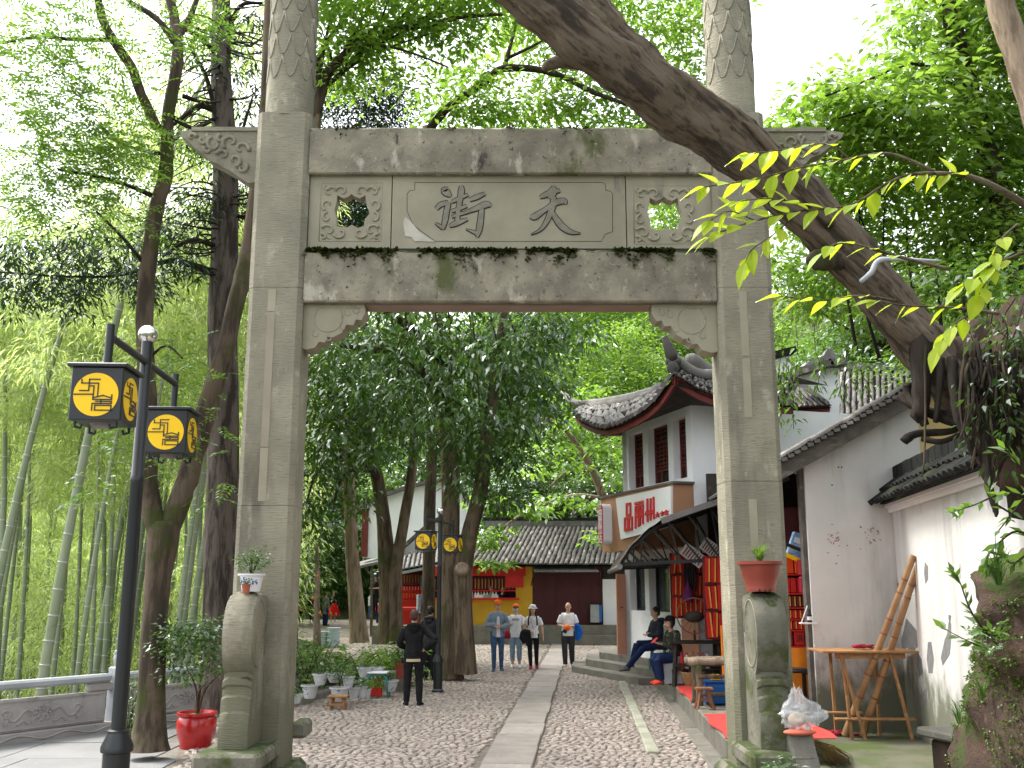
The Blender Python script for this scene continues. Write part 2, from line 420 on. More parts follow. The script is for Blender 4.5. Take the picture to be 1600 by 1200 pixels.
M_['sign_brown'] = mat('tan_sign_box', (.38, .20, .11), (.34, .175, .10), 2, .6)
M_['sign_red'] = mat('sign_red_letters', (.52, .015, .03), None, rough=.4)
M_['peach'] = mat('peach_brown_door', (.46, .22, .145), (.40, .19, .125), 3, .55)
M_['metalsheet'] = mat('corrugated_grey_sheet', (.20, .19, .18), (.15, .145, .14), 3, .6, layers=[((.10, .07, .05), 3, None, .6, .74)], bump=.1)
M_['awning'] = mat('dark_brown_awning', (.06, .042, .036), (.045, .033, .03), 3, .7)
M_['green'] = mat('green_plastic', (.02, .24, .18), None, rough=.4)
M_['blue'] = mat('blue_plastic', (.012, .11, .36), None, rough=.4)
M_['plasticbag'] = mat('crumpled_clear_plastic', (.80, .82, .84), None, rough=.18, spec=.8)
_b = [n for n in M_['plasticbag'].node_tree.nodes if n.type == 'BSDF_PRINCIPLED'][0]; _b.inputs['Alpha'].default_value = .30
M_['rope'] = mat('red_rope', (.36, .022, .05), (.27, .018, .04), 20, .8)
M_['straw'] = mat('straw_broom', (.30, .20, .09), (.20, .13, .06), 20, .9)
M_['rail'] = mat('pale_blue_grey_rail_stone', (.36, .38, .40), (.28, .30, .32), 3, .8, layers=[((.18, .185, .185), 2, None, .6, -.76)], bump=.2)
M_['rail_panel'] = mat('carved_rail_stone', (.37, .35, .335), (.29, .275, .265), 3, .85, layers=[((.18, .17, .16), 2.5, None, .58, .74), ((.33, .32, .31), 6, None, .6, .72)], bump=.3)
# barks
M_['bark_dark'] = bark_mat('dark_mossy_bark', (.075, .055, .04), (.03, .024, .018), (.04, .05, .016))
M_['bark_brown'] = bark_mat('furrowed_brown_bark', (.175, .13, .09), (.075, .055, .04), (.075, .085, .03))
M_['bark_pale'] = bark_mat('pale_peeling_bark', (.30, .23, .165), (.16, .12, .085), None)
M_['bark_black'] = bark_mat('near_black_bark', (.035, .028, .022), (.018, .015, .012), None)
M_['bark_dead'] = mat('dead_trunk_bark', (.125, .098, .07), None, rough=.92, layers=[((.040, .031, .024), 9, (.16, 1, 1, -.76), .46, .62), ((.19, .16, .115), 4.5, (.22, 1, 1, -.76), .54, .70), ((.05, .04, .03), 20, (.12, 1, 1, -.76), .54, .68), ((.15, .10, .065), 2.2, (.3, 1, 1, -.76), .65, .75)], bump=1.2, bscale=18, bstretch=(.13, 1, 1, -.76), spec=.15)
M_['culm'] = mat('bamboo_culm', (.20, .25, .14), (.26, .29, .20), 1.2, .5, layers=[((.34, .36, .30), 1.5, (1, 1, .3), .58, .75), ((.12, .15, .08), 2, None, .6, .74)])
M_['culm_node'] = mat('bamboo_node_ring', (.38, .38, .33), None, rough=.6)
M_['bark_fork'] = bark_mat('mottled_fork_bark', (.12, .09, .065), (.048, .038, .028), (.05, .06, .018), 6)
M_['inlay'] = mat('inlaid_stone', (.355, .33, .245), (.29, .27, .20), 2, .85, bump=.2)
# leaves
M_['lf_bamboo'] = leaf_mat('bamboo_leaf', (.28, .37, .12), (.47, .55, .23), .60, .03)
M_['lf_bright'] = leaf_mat('fresh_spring_leaf', (.10, .20, .034), (.235, .355, .072), .62, .04)
M_['lf_mid'] = leaf_mat('mid_green_leaf', (.05, .11, .022), (.15, .25, .045), .50, .05)
M_['lf_dark'] = leaf_mat('dark_glossy_leaf', (.034, .076, .02), (.10, .185, .042), .40, .07, rough=.4, tip=(.12, .21, .04))
M_['lf_conifer'] = leaf_mat('cypress_spray', (.018, .040, .016), (.045, .078, .03), .25, .05)
M_['lf_yellow'] = leaf_mat('yellow_green_new_leaf', (.20, .34, .03), (.42, .50, .06), .55, .1, vscale=6)
M_['lf_fern'] = leaf_mat('fern_leaf', (.04, .10, .018), (.11, .20, .04), .4, .08)
# ------------------------------------------------------------------ leaves, crowns, trunks
def leaf_quads(pts, along, size, aspect=.42, fold=.25, droop=0, rng=RNG):
 """numpy arrays -> (verts, n quads): one kite-shaped leaf per point"""
 n = len(pts)
 along = along / (np.linalg.norm(along, axis=1, keepdims=True) + 1e-9)
 rnd = rng.normal(size=(n, 3)); rnd[:, 2] *= .35
 up = np.array([0, 0, 1.0]) + rnd * .55
 side = np.cross(along, up); side /= (np.linalg.norm(side, axis=1, keepdims=True) + 1e-9)
 nrm = np.cross(side, along)
 s = np.asarray(size).reshape(-1, 1) if hasattr(size, '__len__') else np.full((n, 1), size)
 tip = pts + along * s; tip[:, 2] -= droop * s[:, 0]
 mid = pts + along * s * .45
 l = mid + side * s * aspect * .5 + nrm * s * fold * .25
 r = mid - side * s * aspect * .5 + nrm * s * fold * .25
 return np.stack([pts, r, tip, l], axis=1).reshape(-1, 3)
def quads_mesh(name, verts, m):
 nq = len(verts) // 4
 me = bpy.data.meshes.new(name)
 me.vertices.add(len(verts)); me.vertices.foreach_set('co', verts.astype(np.float32).ravel())
 me.loops.add(nq * 4); me.loops.foreach_set('vertex_index', np.arange(nq * 4, dtype=np.int32))
 me.polygons.add(nq); me.polygons.foreach_set('loop_start', np.arange(0, nq * 4, 4, dtype=np.int32))
 me.materials.append(m); me.update(calc_edges=True)
 return me
def rdir(n, rng=RNG):
 d = rng.normal(size=(n, 3)); return d / np.linalg.norm(d, axis=1, keepdims=True)
def clump_leaves(centers, per, crad, size, aspect=.42, flat=.55, out=None, droop=.25, rng=RNG, jitter=.35, hang=0.0):
 """leaves in small sprays about each centre; centres (N,3)"""
 centers = np.asarray(centers, float); N = len(centers)
 c = np.repeat(centers, per, axis=0)
 off = rng.normal(size=(N * per, 3)) * crad * np.array([1, 1, flat])
 p = c + off
 d = off / (np.linalg.norm(off, axis=1, keepdims=True) + 1e-6) + rdir(N * per, rng) * .7
 d[:, 2] = d[:, 2] * .5 - droop - hang
 s = size * (1 + rng.uniform(-jitter, jitter, N * per))
 return leaf_quads(p, d, s, aspect, droop=droop * .5, rng=rng)
def ell_pts(n, c, r, shell=.55, rng=RNG, zmin=-1):
 d = rdir(n * 2, rng); d = d[d[:, 2] > zmin][:n]
 k = rng.uniform(0, 1, len(d)) ** (1 / 3.0); k = shell + (1 - shell) * k
 return np.asarray(c) + d * k[:, None] * np.asarray(r)
def crown_mesh(name, m, blobs, size, aspect=.42, per=26, crad=.28, flat=.5, droop=.25, density=9, rng=RNG, hang=0.0, shell=.45):
 """blobs: (centre, radii) ellipsoids; density = clumps per m3-ish of shell"""
 out = []
 for c, r in blobs:
  n = max(6, int(density * (r[0] * r[1] * r[2]) ** (2 / 3)))
  pts = ell_pts(n, c, r, shell, rng)
  out.append(clump_leaves(pts, per, crad, size, aspect, flat, droop=droop, rng=rng, hang=hang))
 return quads_mesh(name, np.concatenate(out), m)
def frond_mesh(name, m, bases, dirs, length=.38, pairs=7, leaf=.085, aspect=.36, rng=RNG):
 """pinnate compound leaves: leaflet pairs along a drooping stalk"""
 bases = np.asarray(bases, float); dirs = np.asarray(dirs, float); n = len(bases)
 dirs = dirs / np.linalg.norm(dirs, axis=1, keepdims=True)
 side = np.cross(dirs, np.array([0, 0, 1.0]) + rng.normal(size=(n, 3)) * .3); side /= np.linalg.norm(side, axis=1, keepdims=True) + 1e-9
 vs = []
 for k in range(pairs):
  t = (k + 1.2) / (pairs + .5)
  p = bases + dirs * length * t; p[:, 2] -= .35 * length * t * t
  taper = .65 + .35 * math.sin(math.pi * min(1, t * .9 + .1))
  for sg in (1, -1):
   d = side * sg + dirs * .55; d[:, 2] -= .2
   vs.append(leaf_quads(p, d, leaf * taper * (1 + rng.uniform(-.15, .15, n)), aspect, rng=rng))
 p = bases + dirs * length; p[:, 2] -= .35 * length
 vs.append(leaf_quads(p, dirs + np.array([0, 0, -.4]), leaf, aspect, rng=rng))
 return quads_mesh(name, np.concatenate(vs), m)
def limb(mb, pts, n=10, span=5, wob=0.0, flare=0):
 """pts: (x, y, z, radius); a tapered, slightly uneven limb"""
 q = smooth_path([tuple(p) for p in pts], span)
 ps, rs = [], []
 for i, (x, y, z, r) in enumerate(q):
  ps.append((x + jit(wob * r), y + jit(wob * r), z)); rs.append((r * (1 + jit(.07)), r * (1 + jit(.07))))
 return mb.tube(ps, rs, n)
def fluted(mb, pts, n=20, span=5, flute=.12, k=5, flare=.35, ph=0):
 """trunk with vertical flutes and a flared root end (first point is the foot)"""
 q = smooth_path([tuple(p) for p in pts], span); m = len(q)
 vs = []
 for i, (x, y, z, r) in enumerate(q):
  fl = 1 + flare * math.exp(-(i / (span * .6)))
  for j in range(n):
   a = 2 * math.pi * j / n
   g = 1 + flute * (.6 * math.cos(k * a + ph + i * .07) + .4 * math.cos((k + 3) * a + ph * 2 - i * .11)) + jit(.02)
   vs.append((x + math.cos(a) * r * fl * g, y + math.sin(a) * r * fl * g, z))
 fs = [(i * n + j, i * n + (j + 1) % n, (i + 1) * n + (j + 1) % n, (i + 1) * n + j) for i in range(m - 1) for j in range(n)]
 fs.append(tuple((m - 1) * n + j for j in range(n)))
 return mb.add(vs, fs)
def px_limb(spec):
 """[(px, py, Y, width_px)] -> (x, y, z, radius) points at their real distance"""
 out = []
 for px, py, Y, wpx in spec:
  p = P(px, py, Y)
  out.append((p.x, p.y, p.z, wpx / 2 / F * (Y + (p.z - CZ) * .2)))
 return out
def px_pts(spec):
 return np.array([tuple(P(*s[:3])) for s in spec])
def off(arr, base): return arr - np.asarray(base, float)
# ------------------------------------------------------------------ the ground
def street_x(Y): return -.11 + .0746 * (Y - 11.3)
def rail_x(Y): return -6.8 + .70 * (Y - 13.2) if Y < 16.6 else (-4.42 - .10 * (Y - 16.6) - max(0, Y - 34) * .5)
def sstep(a, b, x):
 t = min(1, max(0, (x - a) / (b - a))); return t * t * (3 - 2 * t)
def terrain(x, y):
 n = 1.2 * math.sin(x * .13 + 1.1) * math.cos(y * .11) + .5 * math.sin(x * .31 + y * .23)
 zb = max(0, y - (46 if x > -1 else 62)) * .62
 zr = max(0, x - (7.2 + max(0, 18 - y) * .02)) * .55
 d = rail_x(y) - .6 - x
 zl = 0
 if d > 0: zl = -1.3 * sstep(0, 1.5, d) + max(0, d - 9) * .30
 z = max(zb, zr) if d <= 0 else max(zl, zb if y > 62 else -9)
 z = min(z, 30)
 return z + (n * min(1, abs(z) / 6) if abs(z) > .5 else 0)
def build_ground():
 mb = MB()
 xs = np.concatenate([np.linspace(-120, -22, 24), np.linspace(-20, 20, 61), np.linspace(22, 120, 24)])
 ys = np.concatenate([np.linspace(-30, 2, 8), np.linspace(4, 64, 61), np.linspace(68, 180, 26)])
 vs = [(x, y, terrain(x, y) - .03) for y in ys for x in xs]
 nx = len(xs)
 fs = [(j * nx + i, j * nx + i + 1, (j + 1) * nx + i + 1, (j + 1) * nx + i) for j in range(len(ys) - 1) for i in range(nx - 1)]
 mb.add(vs, fs)
 structure(mb.build('ground', M_['hill'], smooth=True))
build_ground()
# cobbled street ------------------------------------------------------
street = structure(thing('cobbled_street', 'street of rounded pinkish grey cobbles with a strip of slabs down its middle', None))
del street['label']
mb = MB()
ys = [2, 8, 16, 24, 30, 36, 44, 52, 62]
def left_edge(Y):
 return -3.85 if Y < 12 else (lerp(-3.85, -5.0, (Y - 12) / 4) if Y < 16 else (rail_x(Y) if Y < 34 else -6 - (Y - 34) * .42))
def right_edge(Y): return street_x(Y) + (2.75 if Y < 22 else 2.9 + (Y - 22) * .35)
vs = []
ys = [2 + i for i in range(61)]
for Y in ys:
 vs += [(left_edge(Y), Y, 0), (right_edge(Y), Y, 0)]
mb.add(vs, [(2 * i, 2 * i + 1, 2 * i + 3, 2 * i + 2) for i in range(len(ys) - 1)])
mb.build('joint_bed', M_['cobble_bed'], street)
def cobble_verts(cx, cy, a, b, rz, h, n=7):
 vs = []
 ph = random.random() * 6
 for rr, zz in ((1.0, 0.0), (.93, h * .72), (.62, h)):
  for j in range(n):
   t = 2 * math.pi * j / n
   g = 1 + .13 * math.sin(t * 2 + ph) + .09 * math.sin(3 * t + 2 * ph)
   sq = (abs(math.cos(t)) ** 4 + abs(math.sin(t)) ** 4) ** -.25 * .9
   x, y = math.cos(t) * a * g * rr * sq, math.sin(t) * b * g * rr * sq
   vs.append((x * math.cos(rz) - y * math.sin(rz), x * math.sin(rz) + y * math.cos(rz), zz))
 return vs
CF = [(i * 7 + j, i * 7 + (j + 1) % 7, (i + 1) * 7 + (j + 1) % 7, (i + 1) * 7 + j) for i in range(2) for j in range(7)] + [tuple(14 + j for j in range(7))]
cob_meshes = []
for k in range(14):
 me = bpy.data.meshes.new('cobblestone'); me.from_pydata(cobble_verts(0, 0, .077, .05, 0, .026), [], CF)
 me.polygons.foreach_set('use_smooth', [True] * len(me.polygons)); me.materials.append(M_['cobble']); cob_meshes.append(me)
mass = MB(); singles = 0
Y = 9.2
SLAB_L, SLAB_R = -.29, .29
while Y < 40:
 grow = 1 + max(0, Y - 20) * .035
 dy = .071 * grow
 x0 = left_edge(Y) + .05; x1 = street_x(Y) + 2.25
 if Y > 21: x1 = min(right_edge(Y), street_x(Y) + 2.1 + (Y - 21) * .3)
 x = x0 + random.random() * .1
 while x < x1:
  a = .106 * grow * random.uniform(.7, 1.25)
  cx = x + a / 2; t = cx - street_x(Y)
  x += a
  if SLAB_L - .06 < t < SLAB_R + .06: continue
  wave = .05 * math.sin(cx * 2.1 + Y * .7) + .03 * math.sin(cx * 5)
  cy = Y + wave + jit(.012)
  vis = (cx > -2.15 or Y > 10.9) and cx < 2.1
  if Y < 11.9 and vis and singles < 296 and abs(cx) < 3.6 and Y > 10.9:
   o = link('cobblestone', random.choice(cob_meshes), street, Matrix.Translation((cx, cy, .003)) @ Matrix.Rotation(jit(.3) + (math.pi if random.random() < .5 else 0), 4, 'Z') @ Matrix.Diagonal((a / .185, dy / .112 * random.uniform(.9, 1.06), random.uniform(.65, .95), 1)))
   singles += 1
  else:
   vv = cobble_verts(0, 0, a * .435, dy * .47, jit(.2), .021 * random.uniform(.7, 1.15))
   mass.add([(v[0] + cx, v[1] + cy, v[2] + .003) for v in vv], CF)
 Y += dy
me = bpy.data.meshes.new('cobbles'); me.from_pydata(mass.v, [], mass.f); me.materials.append(mat('worn_cobble_mass', (.325, .277, .235), (.25, .218, .192), 9, .78, layers=[((.41, .35, .305), 13, None, .56, .64), ((.15, .13, .118), 11, None, .6, .68), ((.32, .25, .215), 5, None, .52, .66)], bump=.4, bscale=50, spec=.35, island=.5))
me.polygons.foreach_set('use_smooth', [True] * len(me.polygons))
stuff(link('cobbles', me, street))
# slabs down the middle
Y = 3.0
while Y < 46:
 L = random.choice((.75, 1.05, 1.3, .9));
 ym = Y + L / 2
 m = MB().cbox((street_x(ym) + jit(.015), ym, -.012 + jit(.004)), (.58 + jit(.02), L - .02, .09), .012, rz=-.0745)
 m.build('slab', M_['slab'], street)
 Y += L
# kerb slabs by the shops, pale edge strip
def kx(Y): return 2.46 + (Y - 12.0) * .0672          # foot of the shop platform
Y = 9.6
while Y < 21.6:
 L = random.uniform(.7, 1.05); ym = Y + L / 2
 xa = max(street_x(ym) + 2.28, kx(ym) - .72 + (ym > 15) * 0)
 wd = kx(ym) - xa
 MB().cbox((xa + wd / 2, ym, -.008 + jit(.004)), (wd, L - .018, .09), .012, rz=-.067).build('slab', M_['slab_dark'], street)
 Y += L
Y = 12.6
while Y < 21.2:
 L = random.uniform(.5, .8); ym = Y + L / 2
 MB().cbox((kx(ym) - .80 , ym, .0), (.15 + jit(.02), L - .015, .11), .015, rz=-.067 + jit(.01)).build('edge_stone', M_['pale_edge'], street)
 Y += L
# pale paved walk on the left and its joints
walk = structure(thing('pavement', 'pale concrete walk', None)); del walk['label']
MB().add([(-30, 2, -.012), (-3.84, 2, -.012), (-3.84, 12, -.012), (-5.0, 16.2, -.012), (rail_x(15.5), 15.9, -.012), (-9, 10.4, -.012), (-30, 2, -.012)][:6], [tuple(range(6))]).build('bed', M_['slab_dark'], walk)
def walk_l(y): return rail_x(y) + .02 if y > 8 else rail_x(8) - 3
for j in range(10):
 y0 = 5.2 + j * 1.2; y1 = y0 + 1.19
 x = -3.86 if y1 < 12.2 else lerp(-3.86, -5.0, (y1 - 12.2) / 4)
 k = 0
 while x > walk_l((y0 + y1) / 2) - 1.4 and k < 6:
  x2 = x - 1.79
  MB().bbox((x2, y0, -.08), (x - .008, y1 - .008, 0.0 + jit(.002))).build('paving_slab', M_['concrete'], walk)
  x -= 1.8; k += 1
# mossy yard in front of the white wall on the right, level with the street
yard = structure(MB().add([(2.3, 3, .012), (8, 3, .012), (8, 15.2, .012), (4.2, 15.2, .012), (2.95, 14.0, .012)], [(0, 1, 2, 3, 4)]).build('yard_floor', M_['mossfloor']))
# ------------------------------------------------------------------ the stone gateway
YF, YB = 10.0, 10.5
gate = thing('stone_gateway', 'tall weathered stone memorial gateway with two square pillars spanning the cobbled street', 'gateway', (0, 10.2, 0))
def pillar_poly(x0, x1, ch=.05):
 return [(x0 + ch, YF), (x1 - ch, YF), (x1, YF + ch), (x1, YB - ch), (x1 - ch, YB), (x0 + ch, YB), (x0, YB - ch), (x0, YF + ch)]
def stack(mb, poly, z0, z1, taper=0):
 mb.prism(poly, (0, 0, z0), (1, 0, 0), (0, 1, 0), (0, 0, z1 - z0))
ZT = Zy(175, YF)                       # top of the square shafts
zj1, zj2 = Zy(790, YF), Zy(449, YF)    # joints seen in the left pillar
zr = Zy(752, YF)                       # joint in the right one
Z_UT, Z_UB, Z_PT, Z_PB, Z_LT, Z_LB = Zy(199, 10.05), Zy(272, 10.05), Zy(275, 10.1), Zy(389, 10.1), Zy(391, 10.05), Zy(472, 10.05)
for sx, joints in ((-1, (zj1, zj2)), (1, (zr, zj2))):
 x0, x1 = (-2.76, -2.19) if sx < 0 else (2.15, 2.73)
 zs = [-.1] + list(joints) + [ZT]
 pil = None
 for i in range(3):
  m = MB(); g = .004
  sh = .006 if i == 2 else 0
  stack(m, pillar_poly(x0 - sh, x1 + sh, .05 + .004 * i), zs[i] + (g if i else 0), zs[i + 1])
  o = m.build('pillar' if i == 0 else 'pillar_block', M_['stone'], gate if i == 0 else pil, smooth=40)
  if i == 0: pil = o
 # mortar core that shows in the joints
 # inlaid strip of other stone up the middle of the face
 xc = (x0 + x1) / 2 - .03 * 1
 for za, zb, mm in ((Zy(783, YF), Zy(700, YF), 'inlay'), (Zy(698, YF), Zy(488, YF), 'patch_strip'), (Zy(486, YF), Zy(452, YF), 'inlay')) if sx < 0 else ((Zy(860, YF), Zy(780, YF), 'inlay'), (Zy(652, YF), Zy(560, YF), 'inlay'), (Zy(556, YF), Zy(455, YF), 'inlay')):
  if mm == 'patch_strip':
   M_.setdefault('patch_strip', mat('pinkish_inlay_stone', (.325, .285, .22), (.27, .24, .185), 2, .85, bump=.2))
  MB().bbox((xc - .04, YF - .004, za), (xc + .04, YF + .02, zb)).build('inlay_strip', M_[mm], pil)
 # round upper shaft carved with scales
 cx = (x0 + x1) / 2; cy = 10.25; rz = .262
 m = MB().lathe((cx, cy, 0), [(rz, ZT - .02), (rz * .985, ZT + 1.2), (rz * .96, ZT + 3.2)], 24)
 sh = m.build('round_shaft', M_['stone'], pil, smooth=40)
 m = MB()
 for row in range(8):
  z0 = ZT + .42 + row * .27
  for k in range(9):
   a0 = 2 * math.pi * (k + .5 * (row % 2)) / 9
   pts = []
   for t in np.linspace(-1, 1, 9):
    a = a0 + t * math.pi / 9
    zz = z0 + .27 * (t * t) * .95
    pts.append((cx + math.cos(a) * rz * .985, cy + math.sin(a) * rz * .985, zz))
   m.tube(pts, .011, 5)
 m.build('scale_carving', M_['stone'], sh, smooth=True)
 # drum stone leaning on the pillar's face
 xa, xb = (cx - .19, cx + .08) if sx < 0 else (cx - .185, cx + .10)
 prof = [(10.0, .55)] + [(9.16, .55), (9.14, .72), (9.16, .86), (9.19, .88), (9.20, 1.0), (9.25, 1.02), (9.26, 1.09), (9.225, 1.11), (9.225, 1.16), (9.30, 1.18), (9.30, 1.22), (9.26, 1.24), (9.16, 1.34),
   (9.10, 1.46), (9.08, 1.58), (9.10, 1.70), (9.16, 1.80), (9.26, 1.88), (9.40, 1.93), (9.56, 1.945), (9.85, 1.93), (10.0, 1.90)]
 prof = [(10 - (10 - y) * .66, z) for y, z in prof]
 m = MB(); k = len(prof); n = 7
 vs = []
 for i in range(n):
  t = i / (n - 1); e = .028 * (abs(2 * t - 1) ** 5)
  x = lerp(xa, xb, t)
  for (y, z) in prof:
   vs.append((x, y + (e if y < 9.99 else 0), z - (e if z > .6 else 0)))
 fs = [(i * k + j, i * k + (j + 1) % k, (i + 1) * k + (j + 1) % k, (i + 1) * k + j) for i in range(n - 1) for j in range(k)]
 fs += [tuple(range(k)), tuple((n - 1) * k + j for j in range(k))]
 m.add(vs, fs)
 dr = m.build('drum_stone', M_['stone'] if sx < 0 else M_['stone_moss'], gate, smooth=35)
 # carved disc on the side that faces the street
 xs = xb if sx < 0 else xa
 m = MB()
 for r in (.31,):
  m.tube([(xs, 9.69 + r * .8 * math.cos(a), 1.56 + r * math.sin(a)) for a in np.linspace(0, 2 * math.pi, 25)], .007, 5)
 m.build('drum_ring', M_['stone'], dr, smooth=True)
 # plinth: projecting slab on a rough block
 m = MB().cbox((cx - .04, 9.62, .47), (.60, .86, .155), .03)
 m.build('plinth_slab', M_['stone_moss'], gate, smooth=35)
 m = MB().cbox((cx - .04, 9.68, .18), (.46, .74, .42), .05)
 m.build('plinth_block', M_['stone_moss'], gate, smooth=35)
 # low stone at the foot, seen past the pillar's street side
 m = MB().cbox((x1 + .05 if sx < 0 else x0 - .0, 10.62, .58), (.16, .34, .16), .03)
 if sx < 0: m.build('foot_stone', M_['stone_moss'], gate, smooth=35)
 m = MB().cbox((cx, 10.30, .12), (.80, .74, .36), .06)
 m.build('footing', M_['stone_moss'], gate, smooth=35)
XL, XR = -2.185, 2.145
def slab_beam(name, z0, z1, y0, mm, rough=.012):
 """a long squared stone with worn, slightly uneven edges"""
 m = MB(); nu = 40
 for (u0, u1) in ((XL, XR),):
  vs = []
  for i in range(nu + 1):
   x = lerp(u0, u1, i / nu); e = jit(rough * .6); f = jit(rough)
   vs += [(x, y0 + .012 + f * .3, z0), (x, y0 + f * .2, z0 + .014), (x, y0 + jit(.003), z1 - .03 + e), (x, y0 + .035, z1 + e), (x, 10.42, z1 + e * .5), (x, 10.42, z0)]
  fs = [(i * 6 + j, i * 6 + (j + 1) % 6, (i + 1) * 6 + (j + 1) % 6, (i + 1) * 6 + j) for i in range(nu) for j in range(6)]
  fs += [tuple(range(6)), tuple(nu * 6 + j for j in range(6))]
  m.add(vs, fs)
 return m.build(name, M_[mm], gate, smooth=30)
slab_beam('upper_beam', Z_UB, Z_UT, 10.03, 'stone_beam', .02)
slab_beam('lower_beam', Z_LB, Z_LT, 10.03, 'stone_beam', .015)
MB().bbox((XL, 10.12, Z_PT - .0), (XR, 10.36, Z_UB)).build('upper_bed_joint', M_['groove'], gate)
MB().bbox((XL, 10.10, Z_LT), (XR, 10.36, Z_PB + .006)).build('lower_bed_joint', M_['groove'], gate)
xa, xb = Xp(612, 330, 10.1), Xp(978, 330, 10.1)
yp = 10.10
panel = MB().bbox((xa + .004, yp, Z_PB + .006), (xb - .004, 10.36, Z_PT)).build('name_panel', M_['stone_panel'], gate)
def pz(py): return Zy(py, yp)
def pxx(px, py=330): return Xp(px, py, yp)
def groove_line(pts, r=.0028, parent=panel, mm='groove', nm='border_line'):
 m = MB().tube([(pxx(x, y), yp - .001, pz(y)) for x, y in pts], r, 5); return m.build(nm, M_[mm], parent)
bord = [(648, 285), (942, 285), (946, 288), (946, 297), (954, 299), (957, 303), (957, 362), (945, 366), (940, 377), (680, 377), (646, 352), (636, 330), (636, 303), (640, 298), (648, 297), (648, 285)]
groove_line(bord)
m = MB().prism([(pxx(x, y), pz(y)) for x, y in [(633, 339), (641, 345), (655, 362), (668, 371), (680, 378), (648, 377), (643, 371), (633, 369), (630, 348)]], (0, yp - .007, 0), (1, 0, 0), (0, 0, 1), (0, .02, 0))
m.build('chipped_patch', M_['patch'], panel)
# the two carved characters (read right to left)
S_JIE = [[(735, 117, 12), (712, 125, 30), (728, 140, 34), (748, 158, 8)], [(672, 222, 18), (695, 200, 24), (735, 190, 20)], [(738, 186, 20), (728, 225, 26), (718, 285, 26), (708, 328, 16)], [(708, 322, 18), (690, 310, 14), (668, 296, 4)],
   [(800, 100, 14), (802, 125, 30), (796, 170, 26), (786, 235, 22), (782, 285, 22)], [(752, 186, 14), (790, 168, 18), (838, 148, 12)], [(752, 234, 14), (790, 222, 18), (832, 206, 14)], [(752, 264, 12), (800, 248, 16), (836, 240, 12)], [(742, 312, 12), (775, 298, 26), (836, 276, 12)],
   [(846, 176, 16), (885, 160, 24), (926, 142, 14)], [(826, 240, 14), (880, 220, 24), (930, 200, 32), (958, 205, 12)], [(910, 214, 22), (904, 270, 28), (896, 330, 28), (886, 370, 10)], [(890, 352, 22), (866, 342, 14), (828, 328, 3)]]
S_TIAN = [[(1212, 162, 12), (1240, 150, 26), (1280, 132, 26), (1318, 128, 14)], [(1284, 102, 12), (1280, 130, 40), (1268, 170, 30)], [(1160, 262, 10), (1185, 262, 32), (1240, 226, 22), (1300, 188, 30), (1340, 182, 26), (1346, 200, 6)],
    [(1284, 160, 24), (1276, 215, 30), (1250, 280, 24), (1215, 330, 14), (1165, 356, 2)], [(1268, 225, 14), (1290, 265, 26), (1325, 312, 32), (1370, 342, 22), (1422, 350, 2)]]
def strokes(name, S, org=(480, 260), sc_=3.333):
 base = None
 for wadd, y0, y1, mm, nm in ((9, yp - .0035, yp + .01, 'groove', name), (-1, yp - .011, yp + .01, 'carve', 'brush_stroke')):
  m = MB()
  for s in S:
   c = [(x, y, max(1.5, wd + wadd)) for x, y, wd in smooth_path(s, 5)]
   poly = [(pxx(org[0] + a / sc_, 330), pz(org[1] + b / sc_)) for a, b in ribbon(c)]
   # a prism from quads along the ribbon (robust for any curve)
   k = len(c); n2 = len(poly)
   jy = jit(.001)
   vs = [(p[0], y0 + jy, p[1]) for p in poly] + [(p[0], y1, p[1]) for p in poly]
   fs = []
   for i in range(k - 1):
    fs.append((i, i + 1, n2 - 2 - i, n2 - 1 - i))
   for i in range(n2):
    j = (i + 1) % n2; fs.append((i, j, n2 + j, n2 + i))
   m.add(vs, fs)
  o = m.build(nm, M_[mm], base or panel)
  base = base or o
strokes('character_street', S_JIE)
strokes('character_sky', S_TIAN)
